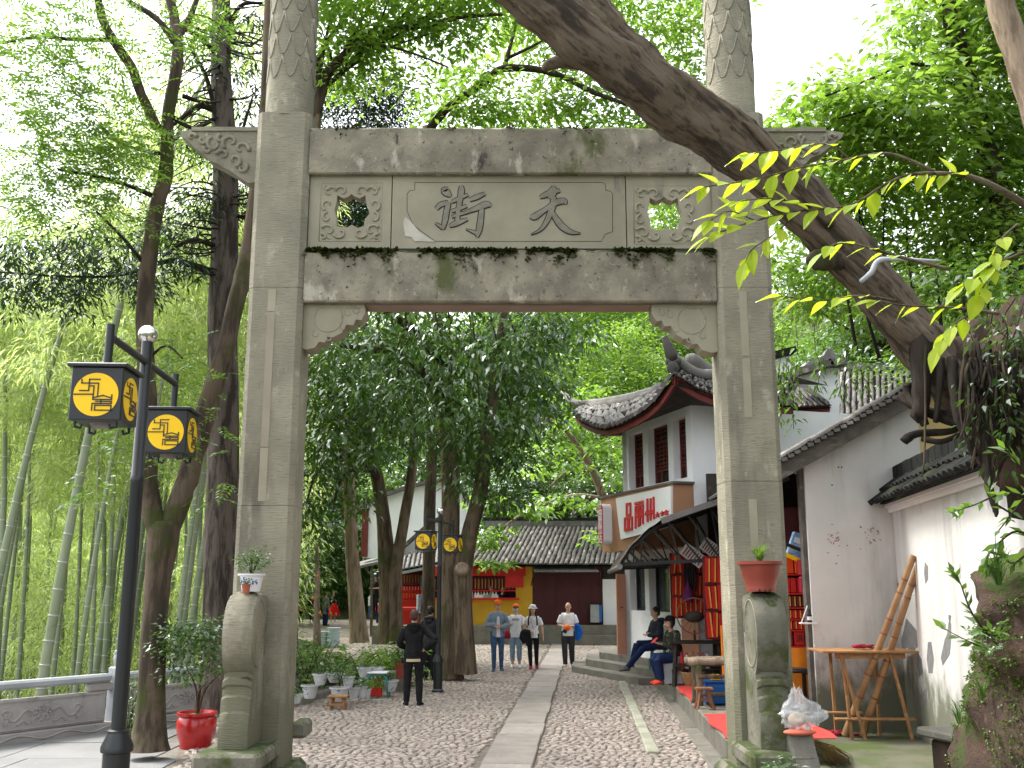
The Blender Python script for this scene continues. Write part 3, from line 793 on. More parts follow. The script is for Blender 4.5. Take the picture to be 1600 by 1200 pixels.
# pierced panels with cloud carving
def pierced(x0, x1, hx, hy):
 A, B = (pxx(x0 + 1), pxx(x1 - 1))
 outer = [(A, Z_PB + .006), (B, Z_PB + .006), (B, Z_PT), (A, Z_PT)]
 hole = []
 for dx, dy in [(-26, -2), (-23, -14), (-22, -26), (-12, -21), (-4, -24), (0, -28), (5, -24), (13, -21), (22, -26), (23, -15), (27, -6), (29, 3), (22, 12), (21, 22), (12, 25), (2, 20), (-4, 24), (-14, 24), (-22, 22), (-22, 10)]:
  hole.append((pxx(hx + dx, 335), pz(hy + dy)))
 m = MB().prism(outer, (0, yp, 0), (1, 0, 0), (0, 0, 1), (0, .14, 0), hole=hole[::-1])
 pn = m.build('pierced_panel', M_['stone_panel'], gate)
 cx, cz = pxx(hx, 335), pz(hy); s = (pxx(hx + 10, 335) - cx) / 10
 m = MB()
 sq = [(-48, -48), (48, -48), (48, 48), (-48, 48), (-48, -48)]
 m.tube([(cx + a * s, yp + .002, cz + b * s) for a, b in sq], .007, 5)
 def sw(x, y, r, a0, turn, wd=.013):
  pts = []
  for t in np.linspace(0, 1, 14):
   rr = r * (1 - .85 * t); a = a0 + turn * t * 4.6
   pts.append((cx + (x + rr * math.cos(a)) * s, yp - .004, cz + (y + rr * math.sin(a)) * s))
  m.tube(pts, [wd * (1.3 - .7 * t) for t in np.linspace(0, 1, 14)], 6)
 for sx in (-1, 1):
  for (x, y, r, a0, tn) in ((15, 33, 11, 0.2, 1), (34, 32, 11, 2.6, -1), (36, 12, 11, -1.2, 1), (36, -10, 10, 1.5, -1), (34, -32, 12, .5, 1), (15, -34, 11, -.3, -1), (40, 42, 7, 3, 1), (42, -42, 6, 1, 1)):
   sw(sx * x, y, r, a0 if sx > 0 else math.pi - a0, tn * sx)
  for k in range(4):
   m.tube([(cx + sx * (30 + k * 4) * s, yp + .002, cz - (46 - k) * s), (cx + sx * (44 - k) * s, yp - .002, cz - (36 - k * 4) * s)], .006, 4)
 m.build('cloud_carving', M_['stone_panel'], pn, smooth=True)
pierced(482, 612, 548, 331)
pierced(978, 1116, 1038, 335)
# corner brackets under the lower beam
for sx in (-1, 1):
 if sx < 0:
  pts = [(466, 473), (570, 473), (571, 488), (565, 500), (556, 499), (552, 508), (541, 507), (534, 520), (520, 527), (512, 526), (508, 535), (498, 534), (492, 543), (478, 546), (466, 543)]
 else:
  pts = [(1122, 474), (1018, 474), (1018, 490), (1026, 502), (1034, 501), (1038, 510), (1048, 509), (1056, 522), (1068, 530), (1076, 528), (1081, 538), (1090, 537), (1097, 547), (1112, 551), (1122, 549)]
 Yb = 10.12
 poly = [(Xp(x, y, Yb), Zy(y, Yb)) for x, y in pts]
 poly[0] = (XL - .02 if sx < 0 else XR + .02, Z_LB - .003); poly[1] = (poly[1][0], Z_LB - .003); poly[-1] = (XL - .02 if sx < 0 else XR + .02, poly[-1][1])
 br = MB().prism(poly, (0, Yb, 0), (1, 0, 0), (0, 0, 1), (0, .24, 0)).build('corner_bracket', M_['stone_panel'], gate)
 m = MB(); cxp = (513, 497) if sx < 0 else (1080, 500)
 c = (Xp(cxp[0], 497, Yb), Zy(cxp[1], Yb)); r = .148
 m.tube([(c[0] + r * math.cos(a), Yb + .001, c[1] + r * math.sin(a)) for a in np.linspace(0, 2 * math.pi, 29)], .009, 5)
 for dx, dz, r2 in ((.21, .06, .055), (.30, .08, .05), (-.12, -.17, .05), (.02, -.22, .04), (.16, -.10, .045)):
  dx *= -sx
  m.tube([(c[0] + dx + r2 * (1 - t * .8) * math.cos(5 * t + 2), Yb + .001, c[1] + dz + r2 * (1 - t * .8) * math.sin(5 * t + 2)) for t in np.linspace(0, 1, 12)], .008, 5)
 m.tube([(c[0] - sx * (-.12), Yb + .001, Z_LB - .05), (c[0] - sx * .33, Yb + .001, Z_LB - .05)], .006, 5)
 m.build('bracket_carving', M_['stone_panel'], br, smooth=True)
MB().bbox((Xp(572, 473, 10.1), 10.12, Z_LB - .022), (Xp(1017, 473, 10.1), 10.36, Z_LB - .002)).build('soffit_strip', mat('pinkish_soffit_stone', (.30, .22, .18), (.24, .18, .15), 3, .9), gate)
# carved wings outside the pillars
for sx in (-1, 1):
 Yw = 10.14
 if sx < 0: pts = [(396, 204), (300, 202), (281, 205), (283, 212), (296, 222), (306, 232), (318, 240), (326, 250), (340, 256), (350, 262), (362, 268), (372, 276), (388, 286), (394, 284)]
 else: pts = [(1199, 205), (1290, 203), (1318, 207), (1316, 214), (1304, 224), (1296, 230), (1284, 240), (1268, 246), (1258, 256), (1246, 262), (1232, 274), (1212, 284), (1202, 282)]
 poly = [(Xp(x, y, Yw), Zy(y, Yw)) for x, y in pts]
 xe = -2.765 if sx < 0 else 2.735
 poly[0] = (xe, poly[0][1]); poly[-1] = (xe, poly[-1][1])
 wg = MB().prism(poly, (0, Yw, 0), (1, 0, 0), (0, 0, 1), (0, .2, 0)).build('carved_wing', M_['stone'], gate)
 MB().bbox((poly[1][0], Yw - .02, poly[0][1] - .01), (xe, Yw + .22, poly[0][1] + .035)).build('wing_cap', M_['stone'], gate)
 m = MB()
 for k, (u, v, r, tn) in enumerate(((.14, .06, .05, 1), (.26, .09, .07, -1), (.40, .14, .095, 1), (.50, .27, .07, -1), (.58, .12, .10, -1), (.63, .33, .08, 1), (.70, .20, .09, 1), (.72, .42, .06, -1), (.47, .08, .05, 1), (.33, .2, .05, 1))):
  x = poly[2][0] - sx * u * .98 * 1.0; z = poly[0][1] - v - .02
  pp = [(x + r * (1 - .82 * t) * math.cos(tn * 5.2 * t + k), Yw - .004, z + r * (1 - .82 * t) * math.sin(tn * 5.2 * t + k)) for t in np.linspace(0, 1, 16)]
  m.tube(pp, [.022 * (1.2 - .6 * t) for t in np.linspace(0, 1, 16)], 6)
 m.build('wing_carving', M_['stone'], wg, smooth=True)
# moss growing along the ledges
def ledge_moss(z, y0, y1, n, seed, dens):
 rg = np.random.default_rng(seed); pts, ds = [], []
 for k in range(n):
  x = rg.uniform(XL, XR);
  if NZM.noise(Vector((x * 2.3 + seed, .3, 7))) < dens: continue
  y = rg.uniform(y0, y1); dz = -abs(rg.normal()) * .17 * max(0, NZM.noise(Vector((x * 5, 2, seed))) + .25) if y < y0 + .032 else 0
  pts.append((x, y, z + dz + rg.uniform(0, .012))); ds.append((rg.normal() * .6, -1 + rg.normal() * .4, rg.normal() * .5 - .3))
 me = quads_mesh('moss', leaf_quads(np.array(pts), np.array(ds), rg.uniform(.022, .060, len(pts)), .75, rng=rg), M_['lf_ledge'])
 stuff(part_mesh('moss', me, gate))
from mathutils import noise as NZM
M_['lf_ledge'] = leaf_mat('dark_ledge_moss', (.022, .026, .010), (.065, .085, .018), .2, .02, vscale=4)
# ------------------------------------------------------------------ trees and other vegetation
def part_mesh(name, me, parent):
 """mesh given in world coordinates -> part of a thing"""
 o = Vector(ORIGIN[parent.name]); me.transform(Matrix.Translation(-o))
 return link(name, me, parent)
def blobs_px(lst):
 """(px, py, Y, rx, rz[, ry])"""
 return [(tuple(P(b[0], b[1], b[2])), (b[3], b[5] if len(b) > 5 else b[3], b[4])) for b in lst]
def twigs(mb, start, blobs, r=.03, n=6):
 """thin boughs from a limb point into the crown blobs"""
 s = Vector(start)
 for c, rr in blobs:
  c = Vector(c); m = (s + c) / 2 + Vector((jit(.3), jit(.3), jit(.2) + .15))
  limb(mb, [(*s, r), (*m, r * .7), (*(c + Vector((jit(rr[0] * .4), jit(rr[1] * .4), rr[2] * .3))), r * .25)], 5, 4)
ledge_moss(Z_LT + .0, 10.025, 10.10, 6500, 3, -.2); ledge_moss(Z_UT, 10.03, 10.3, 3000, 8, .02)
# --- the forked tree by the railing
base = G(232, 1168)
t = thing('forked_tree', 'slim forked tree with mossy brown bark growing behind the nearest street lamp', 'tree', base)
m = MB(); tr = px_limb([(232, 1172, 12.35, 46), (236, 1100, 12.4, 40), (240, 1000, 12.4, 37), (247, 910, 12.4, 38), (256, 835, 12.4, 46), (258, 815, 12.4, 38)])
fluted(m, tr, 16, 6, .05, 3, .38)
m.build('trunk', M_['bark_fork'], t, smooth=True)
m = MB()
limb(m, px_limb([(256, 850, 12.4, 40), (236, 790, 12.4, 33), (230, 710, 12.4, 28), (230, 600, 12.4, 28), (226, 500, 12.4, 27), (231, 420, 12.4, 25), (244, 330, 12.4, 22), (260, 265, 12.4, 22), (262, 190, 12.4, 19), (277, 95, 12.4, 19), (276, 50, 12.5, 17), (262, -30, 12.6, 14), (250, -160, 12.8, 7)]), 10, 5, .06)
limb(m, px_limb([(246, 200, 12.4, 15), (222, 150, 12.3, 15), (205, 105, 12.2, 15), (172, 55, 12.1, 14), (155, 10, 12.0, 13), (150, -60, 12, 9), (130, -170, 12, 4)]), 9, 5, .06)
limb(m, px_limb([(274, 70, 12.4, 12), (255, 40, 12.3, 10), (232, 20, 12.3, 9), (200, 0, 12.2, 7), (150, -50, 12, 3)]), 7, 4, .05)
limb(m, px_limb([(277, 60, 12.5, 12), (300, 20, 12.6, 9), (320, -40, 12.7, 6)]), 7, 4, .05)
m.build('limb', M_['bark_fork'], t, smooth=True)
m = MB()
limb(m, px_limb([(256, 845, 12.4, 38), (284, 775, 12.5, 34), (304, 710, 12.6, 32), (330, 615, 12.7, 30), (352, 545, 12.8, 28), (372, 460, 12.9, 27), (388, 390, 13, 25), (400, 300, 13.1, 22), (415, 150, 13.3, 17), (420, -60, 13.6, 10)]), 10, 5, .06)
m.build('limb', M_['bark_fork'], t, smooth=True)
m = MB()
for sp in ([(170, 62, 12.1, 7), (120, 62, 11.9, 6), (60, 58, 11.7, 5), (-10, 70, 11.5, 4)], [(236, 305, 12.4, 8), (200, 290, 12, 6), (150, 275, 11.8, 5), (90, 265, 11.6, 4)], [(232, 420, 12.4, 7), (190, 370, 12.2, 5), (150, 330, 12, 4)],
     [(250, 240, 12.4, 7), (220, 235, 12, 5), (180, 220, 11.8, 4)], [(285, 150, 12.5, 8), (320, 160, 12.7, 5), (345, 158, 12.9, 3)], [(266, 180, 12.4, 9), (300, 200, 12.4, 6), (330, 190, 12.4, 4)],
     [(232, 560, 12.4, 5), (260, 540, 12.2, 4), (285, 560, 12, 3)], [(300, 720, 12.5, 4), (285, 690, 12.2, 3), (262, 690, 12, 2)]):
 m = MB(); limb(m, px_limb(sp), 6, 4, .08); m.build('branch', M_['bark_black'], t, smooth=True)
rg = np.random.default_rng(11)
bs, ds = [], []
for (x, y, Y, sx, sy, n) in ((90, 40, 11.5, 90, 45, 150), (60, 150, 11.6, 75, 70, 160), (120, 215, 11.8, 80, 60, 190), (200, 235, 12.0, 55, 40, 130), (60, 300, 11.8, 70, 60, 130), (170, 320, 12, 45, 40, 60), (300, 40, 12.4, 60, 50, 90), (150, 130, 12, 60, 40, 70),
        (285, 565, 12.1, 35, 45, 36), (262, 700, 12.0, 28, 30, 22), (150, 760, 12.2, 18, 24, 12), (340, 760, 12.2, 16, 26, 8), (350, 610, 12.4, 14, 40, 10), (190, 700, 12.2, 20, 30, 12)):
 for _ in range(int(n * 1.15)):
  p = P(x + rg.normal() * sx * .7, y + rg.normal() * sy * .7, Y + rg.normal() * .5)
  bs.append(tuple(p)); a = rg.uniform(0, 6.28); ds.append((math.cos(a), math.sin(a), rg.uniform(-.35, .25)))
part_mesh('crown', frond_mesh('crown', M_['lf_mid'], bs, ds, .36, 7, .082, rng=rg), t)
# --- dark straight cypress behind it
base = G(346, 1110)
t = thing('cypress_tree', 'straight dark furrowed trunk of a tall cypress beside the red glazed pot', 'tree', base)
m = MB()
fluted(m, px_limb([(340, 1112, 14.2, 62), (345, 1000, 14.2, 54), (346, 850, 14.2, 50), (350, 700, 14.2, 46), (349, 500, 14.2, 43), (352, 400, 14.2, 40), (353, 250, 14.2, 36), (346, 120, 14.2, 30), (346, 0, 14.2, 27), (346, -150, 14.2, 22)]), 18, 5, .10, 5, .2)
m.build('trunk', bark_mat('grey_cypress_bark', (.115, .095, .08), (.035, .028, .024), None, 10), t, smooth=True)
m = MB()
for sp in ([(350, 432, 14.2, 14), (310, 418, 14, 12), (275, 408, 13.8, 10), (245, 412, 13.6, 8), (190, 430, 13.2, 5), (100, 432, 13, 4), (0, 425, 13, 3)], [(350, 390, 14.2, 9), (300, 375, 13.8, 7), (255, 400, 13.5, 5)], [(350, 330, 14.2, 8), (395, 345, 14.2, 6)],
     [(350, 180, 14.2, 12), (315, 165, 14, 10), (290, 180, 13.8, 8), (270, 195, 13.6, 6)], [(350, 100, 14.2, 10), (315, 60, 14, 8), (270, 40, 13.8, 6)], [(352, 60, 14.2, 9), (375, 10, 14.2, 7), (410, 5, 14.2, 5)],
     [(350, 250, 14.2, 9), (325, 130, 14, 7), (300, 80, 13.8, 5)], [(352, 290, 14.2, 6), (380, 200, 14.2, 5), (395, 150, 14.2, 3)], [(350, 520, 14.2, 6), (380, 480, 14.2, 5)]):
 m = MB(); limb(m, px_limb(sp), 6, 5, .08); m.build('branch', M_['bark_black'], t, smooth=True)
m = MB()
for _ in range(70):
 y0 = random.uniform(-20, 430); a = random.choice((-1, 1, -1))
 limb(m, px_limb([(350, y0, 14.2, 4), (350 + a * random.uniform(25, 50), y0 + jit(20), 14 + jit(.4), 2.6), (350 + a * random.uniform(50, 110), y0 + random.uniform(-30, 50), 13.9 + jit(.8), 1.4)]), 4, 3, .1)
stuff(m.build('twigs', M_['bark_black'], t, smooth=True))
bl = blobs_px([(300, 350, 14, .55, .35), (340, 330, 14.6, .6, .4), (270, 380, 13.8, .5, .3), (380, 320, 14.6, .5, .4), (395, 420, 14.8, .3, .3), (120, 400, 13, .9, .30), (200, 410, 13.2, .9, .28), (40, 395, 13, .8, .3), (150, 450, 13.3, 1.0, .26), (60, 470, 13.2, .8, .25), (250, 440, 13.4, .6, .25), (30, 440, 12.8, .7, .3),
    (390, 150, 14.8, .5, .6), (380, 250, 14.6, .4, .5), (310, 250, 13.8, .45, .3), (400, 60, 14.6, .4, .4), (320, 90, 13.8, .4, .4), (300, 300, 13.8, .4, .3)])
part_mesh('crown', crown_mesh('crown', M_['lf_conifer'], bl, .10, .28, per=34, crad=.15, flat=.45, droop=.35, density=54, hang=.2, shell=.2), t)
# --- bamboo
from mathutils import noise as NZT
def bamboo_proto(seed, H, r, lean, leaf_from, nspray, base_leaf=False):
 rg = np.random.default_rng(seed); random.seed(seed)
 t = thing('bamboo', 'tall green bamboo culm with jointed stem leaning in the grove beyond the carved railing', 'bamboo', (0, 0, 0), 'bamboo culms in the grove beyond the railing')
 def cl(z):
  s = z / H
  return Vector((lean * H * (.35 * s + .65 * s ** 2.6), .05 * H * s * s, z * (1 - .12 * s ** 4)))
 m = MB(); zs = np.linspace(0, H, 15)
 m.tube([cl(z) for z in zs], [r * (1 - .86 * (z / H) ** 1.5) for z in zs], 8)
 cu = m.build('culm', M_['culm'], t, smooth=True)
 m = MB(); z = .25; g = .24
 while z < H * .8:
  c = cl(z); d = (cl(z + .05) - c).normalized(); rr = r * (1 - .86 * (z / H) ** 1.5)
  m.tube([c - d * .012, c, c + d * .012], [rr * 1.02, rr * 1.12, rr * 1.02], 8)
  z += g; g = min(.42, g * 1.05)
 stuff(m.build('node_rings', M_['culm_node'], cu, smooth=True))
 cs = []
 m = MB()
 for _ in range(nspray):
  z = leaf_from + (H - leaf_from) * rg.uniform(0, 1) ** .8
  c = cl(min(z, H)); a = rg.uniform(0, 6.28); L = rg.uniform(.5, 1.7) * (1 - .35 * z / H)
  e = c + Vector((math.cos(a) * L, math.sin(a) * L, rg.uniform(-.15, .35)))
  m.tube([c, (c + e) / 2 + Vector((0, 0, .08)), e], [.008, .006, .003], 3)
  for q in np.linspace(.45, 1.05, 4):
   p = c.lerp(e, q); cs.append((p.x, p.y, p.z - .05))
 stuff(m.build('twigs', M_['culm'], t))
 v = clump_leaves(cs, 16, .19, .19, .15, .55, droop=.55, rng=rg)
 part_mesh('foliage', quads_mesh('foliage', v, M_['lf_bamboo']), t)
 return t
bam = [bamboo_proto(21, 12.5, .066, .10, 6.2, 56), bamboo_proto(22, 14, .078, .17, 6.8, 62), bamboo_proto(23, 11, .052, .03, 5.2, 56), bamboo_proto(24, 13, .062, -.06, 5.8, 62)]
bush = []
def bamboo_at(i, px, Y, rz, sc_=1.0, first=[True] * 4):
 x = (px - 800) * Y / F * 1.0
 z = terrain(x, Y) - .1
 if first[i]: o = bam[i]; first[i] = False
 else: o = dup(bam[i])
 o.location = (x, Y, z); o.rotation_euler[2] = rz; o.scale = (sc_,) * 3
 ORIGIN[o.name] = tuple(o.location)
 return o
random.seed(5)
for i, px, Y, rz, s in ((1, -12, 16.5, 0, .95), (0, 8, 19, 0, 1.0), (1, 82, 15.8, 0, 1.12), (2, 108, 20, .2, 1.0), (0, 140, 18, 0, .9), (1, 165, 21.5, .2, 1.0), (3, 188, 20, 0, .9), (0, 196, 17.6, .1, .95), (1, 212, 22, 0, 1), (2, 30, 22, .6, 1.0),
      (0, 285, 18.5, .1, .9), (1, 300, 20, .2, .95), (2, 318, 21, 1, .9), (2, 60, 26, 2, 1), (3, 120, 27, .3, 1.0), (0, 240, 26, .2, 1.0)):
 bamboo_at(i, px, Y, rz, s)
for k in range(44):
 Y = random.uniform(19, 36); px = random.uniform(-140, 420) if Y < 30 else random.uniform(-120, 470)
 x = (px - 800) * Y / F
 if x > rail_x(Y) - 1.2: continue
 bamboo_at(random.randrange(4), px, Y, random.uniform(0, 6.28), random.uniform(.8, 1.1))
rg = np.random.default_rng(31)
# young bamboo undergrowth, one mass nobody could count
cs = []
for k in range(2700):
 Y = rg.uniform(24, 60); px = rg.uniform(-150, 470); x = (px - 800) * Y / F
 if x > rail_x(Y) - .8: continue
 zt = terrain(x, Y)
 hmax = 1.8 + (Y - 17) * .22
 cs.append((x, Y, zt + rg.uniform(.1, 1) ** 1.1 * hmax))
v = [clump_leaves(cs, 36, .34, .24, .15, .35, droop=.5, rng=rg)]
cs2 = []
for k in range(2300):
 Y = rg.uniform(34, 62); px = rg.uniform(-150, 480); x = (px - 800) * Y / F
 cs2.append((x, Y, terrain(x, Y) + rg.uniform(2, 13)))
v.append(clump_leaves(cs2, 30, .55, .40, .17, .35, droop=.5, rng=rg))
cs3 = []
for k in range(800):
 Y = rg.uniform(19, 36); px = rg.uniform(-120, 400); py = rg.uniform(-60, 470); p = P(px, py, Y)
 if NZT.noise(Vector((px / 95, py / 95, Y / 9))) < .06: continue
 cs3.append(tuple(p))
v.append(clump_leaves(cs3, 26, .30, .22, .16, .4, droop=.55, rng=rg))
tag(stuff(link('bamboo_foliage', quads_mesh('bamboo_foliage', np.concatenate(v), M_['lf_bamboo']))), 'yellow green mass of young bamboo leaves filling the grove behind the railing', 'bamboo leaves')
# --- trees along the middle of the street
def tree(name, label, base, trunks, crown, leaf, size, aspect=.42, per=26, crad=.28, flat=.5, droop=.25, density=16, limbs=(), bark='bark_brown', flute=.10, group=None, limb_bark='bark_dark', hang=0, shell=.4, seed=1, tw=True):
 random.seed(seed)
 t = thing(name, label, 'tree', base, group)
 for tr in trunks:
  m = MB(); fluted(m, px_limb(tr), 18, 5, flute, 4, .22, random.random() * 6); m.build('trunk', M_[bark], t, smooth=True)
 bl = blobs_px(crown)
 for lb in limbs:
  m = MB(); limb(m, px_limb(lb), 8, 5, .07); m.build('limb', M_[limb_bark], t, smooth=True)
 if tw:
  m = MB(); top = px_limb([trunks[0][-1]])[0]; twigs(m, top[:3], bl[:10], .045); stuff(m.build('twigs', M_[limb_bark], t, smooth=True))
 part_mesh('crown', crown_mesh('crown', M_[leaf], bl, size, aspect, per, crad, flat, droop, density, np.random.default_rng(seed), hang, shell), t)
 return t
tree('broadleaf_tree', 'big twin-stemmed dark evergreen with a knotted trunk right behind the distant lamp', G(714, 1056),
  [[(703, 1060, 22.2, 36), (702, 980, 22.2, 31), (702, 880, 22.2, 30), (704, 800, 22.2, 29), (702, 700, 22.3, 27), (692, 600, 22.3, 25), (686, 500, 22.3, 21), (676, 340, 22.3, 17), (666, 198, 22.3, 13)],
   [(727, 1053, 22.0, 30), (724, 960, 22.0, 27), (724, 890, 22.0, 28), (735, 830, 22.0, 24), (750, 770, 22.0, 23), (760, 690, 22.0, 20), (772, 600, 22.1, 16), (788, 480, 22.2, 11)]],
  [(560, 560, 20.5, .85, .6), (620, 610, 20.8, 1.0, .6), (690, 570, 21.2, 1.2, .8), (760, 560, 21.6, 1.2, .8), (830, 560, 22, 1.1, .8), (880, 530, 22.4, .9, .6), (700, 660, 21, 1.0, .6), (770, 680, 21.4, 1.0, .7), (820, 650, 21.6, .8, .6), (610, 690, 20.8, .7, .4), (650, 510, 21.5, 1.1, .7), (560, 500, 21.5, .9, .6), (740, 500, 22, 1.2, .7), (840, 490, 22.5, 1.0, .5), (740, 740, 21.2, .55, .35), (800, 730, 21.6, .55, .4),
   (600, 560, 22.8, 1.2, .8), (720, 600, 23.5, 1.4, 1.0), (820, 600, 23.5, 1.0, .9), (860, 620, 22.4, .5, .5), (780, 780, 21.8, .25, .2)],
  'lf_dark', .165, .42, per=30, crad=.26, flat=.55, droop=.45, density=23, hang=.25, seed=3,
  limbs=[[(690, 560, 22.2, 20), (650, 520, 21.8, 16), (610, 490, 21.5, 12), (560, 470, 21.3, 6)], [(700, 640, 22.2, 16), (640, 560, 21.6, 13), (570, 545, 21, 10), (530, 540, 20.6, 5)], [(684, 500, 22.3, 14), (710, 430, 22.3, 10), (740, 300, 22.3, 6)],
   [(668, 205, 22.3, 14), (704, 165, 22.2, 13), (755, 130, 22.1, 12), (788, 107, 22, 12), (860, 113, 21.9, 10), (930, 145, 21.8, 8), (985, 165, 21.7, 5), (1060, 190, 21.6, 3)], [(788, 107, 22, 8), (800, 60, 22, 6), (812, 10, 22, 4)], [(795, 90, 22, 6), (840, 68, 22, 4), (880, 45, 22, 3)]])
m = MB(); p = P(722, 888, 21.75)
tw_ = [o for o in bpy.data.objects if o.name.startswith('broadleaf_tree')][0]
m.lathe(p, [(.15, -.16), (.17, -.05), (.14, .02), (.13, .04), (.08, .03)], 12, Matrix.Rotation(R(68), 3, 'X')); m.build('knot', M_['bark_pale'], tw_, smooth=True)
tree('broadleaf_tree', 'thick trunk dividing into two stems behind the shrub bed, before the left shop', G(617, 1000),
  [[(611, 1006, 27.5, 34), (608, 930, 27.5, 29), (604, 870, 27.5, 27), (598, 800, 27.5, 22), (588, 740, 27.5, 20), (574, 680, 27.4, 17), (560, 560, 27.3, 12)],
   [(619, 1004, 27.3, 22), (618, 900, 27.3, 20), (630, 820, 27.3, 17), (644, 730, 27.3, 15), (650, 600, 27.3, 10)]],
  [(520, 620, 25.5, 1.3, .9), (580, 600, 26, 1.4, .9), (510, 700, 25, 1.1, .7), (560, 680, 26, .9, .5), (640, 640, 26.5, 1.1, .7), (500, 560, 25.5, 1.2, .9), (490, 760, 25, .8, .8), (530, 780, 25.6, .6, .4), (600, 700, 26.5, .6, .4), (500, 520, 27, 1.2, .6), (480, 830, 25.5, .5, .6)],
  'lf_dark', .17, .42, per=28, crad=.3, flat=.55, droop=.45, density=28, hang=.2, seed=4,
  limbs=[[(590, 745, 27.4, 14), (560, 718, 26.8, 9), (525, 716, 26.2, 7), (495, 738, 25.6, 5), (478, 790, 25, 3)], [(585, 735, 27.4, 10), (550, 735, 26.6, 6), (530, 755, 26, 5), (520, 800, 25.4, 3)], [(580, 715, 27.4, 8), (545, 690, 26.6, 6), (510, 695, 26, 4), (480, 720, 25.4, 3)]])
tree('slender_tree', 'pale barked leaning tree farthest left of the trunks rising from the planted bed', G(578, 1000),
  [[(562, 1004, 29, 26), (556, 930, 29, 22), (550, 860, 29, 20), (547, 790, 29, 19), (543, 730, 29, 18), (536, 660, 29, 15), (525, 560, 29, 11)]],
  [(520, 560, 28, 1.4, 1.0), (560, 520, 28.5, 1.3, .8), (480, 640, 28, 1.0, 1.2), (480, 540, 28, 1.0, .9)], 'lf_mid', .18, per=26, crad=.32, density=30, bark='bark_pale', seed=5, flute=.07)
tree('slender_tree', 'thin dark trunk standing behind the knotted twin-stemmed tree near the left shop', G(664, 985),
  [[(668, 985, 33, 20), (670, 900, 33, 18), (672, 780, 33, 17), (678, 680, 33, 14), (690, 560, 33, 9)]],
  [(660, 560, 32, 1.6, 1.1), (720, 520, 33, 1.7, 1.0), (600, 520, 33, 1.6, 1.0), (780, 520, 33, 1.5, 1.0), (640, 680, 33, 1.0, .6)], 'lf_mid', .2, per=24, crad=.36, density=26, bark='bark_dark', seed=6)
# tree hidden by the left pillar whose bough shows above the beam
tree('spreading_tree', 'spreading bright tree with one dark bough arching over the beam beside the left shaft', (P(445, 1010, 20).x, 20, 0),
  [[(447, 1062, 20, 34), (450, 800, 20, 28), (462, 500, 20, 26), (476, 320, 20, 25), (487, 230, 20, 24), (494, 150, 20, 20)]],
  [(520, 40, 19.5, 1.0, .55), (590, 20, 19.5, 1.1, .5), (660, 10, 19.6, 1.1, .5), (560, 100, 19.8, .7, .45), (740, 20, 20, 1.1, .5), (520, 110, 20.2, .6, .7), (600, 60, 20, .6, .3), (690, 60, 20, .7, .35), (530, -40, 19.5, 1.3, .7), (650, -50, 19.8, 1.5, .7), (800, -30, 20, 1.4, .7), (620, 110, 20.4, .35, .3), (480, -40, 20, 1, .7), (650, 130, 20.4, .3, .25)],
  'lf_bright', .17, .44, per=24, crad=.28, flat=.4, density=54, seed=8, droop=.3,
  limbs=[[(490, 190, 20, 20), (510, 118, 19.9, 17), (545, 80, 19.8, 14), (575, 52, 19.8, 12), (625, 44, 19.7, 10), (665, 40, 19.7, 9), (720, 27, 19.6, 7), (790, 22, 19.6, 5)], [(495, 150, 20, 12), (498, 90, 20.2, 9), (530, 40, 20.4, 7), (570, -10, 20.6, 5)],
   [(545, 75, 19.8, 7), (600, 72, 19.6, 5), (650, 85, 19.5, 4), (700, 105, 19.4, 3)], [(640, 42, 19.7, 6), (690, 10, 19.7, 4), (720, -20, 19.7, 3)]])
bl = blobs_px([(760, 150, 22, .9, .45), (830, 165, 22.5, 1.0, .4), (900, 175, 22.8, 1.0, .35), (980, 180, 23, 1.0, .35), (1050, 175, 23, .9, .35), (880, 100, 23, .9, .5), (820, 60, 23, .8, .5), (950, 70, 23, .8, .5), (900, 20, 23, 1.1, .5), (1060, 60, 23, .8, .5), (1080, 10, 23, .8, .5), (730, 190, 22.5, .8, .25), (1010, 20, 23, .8, .4), (720, 120, 22.5, .5, .35), (1090, 120, 23.4, .5, .5), (1000, 110, 23.4, .7, .4), (690, 175, 22.5, .35, .2), (1038, 335, 23, .45, .4), (1045, 330, 24, .5, .5), (1030, 340, 24.6, .5, .5)])
part_mesh('upper_crown', crown_mesh('upper_crown', M_['lf_bright'], bl, .18, .44, 24, .30, .4, .3, 58, np.random.default_rng(9)), tw_)
# --- background trees, copies of a few kinds
def proto_tree(name, label, cat, H, leaf, size, blobs, seed, per=24, crad=.4, flat=.5, density=20, aspect=.42, bark='bark_dark', group=None, droop=.25, r=.16):
 random.seed(seed)
 t = thing(name, label, cat, (0, 0, 0), group)
 m = MB(); fluted(m, [(0, 0, -.5, r), (jit(.2), jit(.2), H * .35, r * .8), (jit(.3), jit(.3), H * .7, r * .5), (jit(.3), 0, H * .95, r * .15)], 9, 4, .06)
 for c, rr in blobs[:9]:
  limb(m, [(0, 0, max(1, c[2] - rr[2] * 1.6), r * .4), (c[0] * .5, c[1] * .5, c[2] - rr[2] * .5, r * .28), (c[0], c[1], c[2], r * .1)], 5, 3)
 m.build('trunk', M_[bark], t, smooth=True)
 part_mesh('crown', crown_mesh('crown', M_[leaf], blobs, size, aspect, per, crad, flat, droop, density, np.random.default_rng(seed)), t)
 return t
def rblobs(n, H, R_, z0, rr, seed, flat=.6):
 rg = np.random.default_rng(seed); out = []
 for k in range(n):
  z = z0 + (H - z0) * (k + .5) / n; s = math.sin(math.pi * (.18 + .75 * (k + .5) / n)); a = k * 2.4 + rg.uniform(-.4, .4)
  q = R_ * s * rg.uniform(.35, .9)
  out.append(((q * math.cos(a), q * math.sin(a), z), (rr * rg.uniform(.8, 1.3), rr * rg.uniform(.8, 1.3), rr * flat)))
 return out
GB = 'trees covering the slope behind the shops'
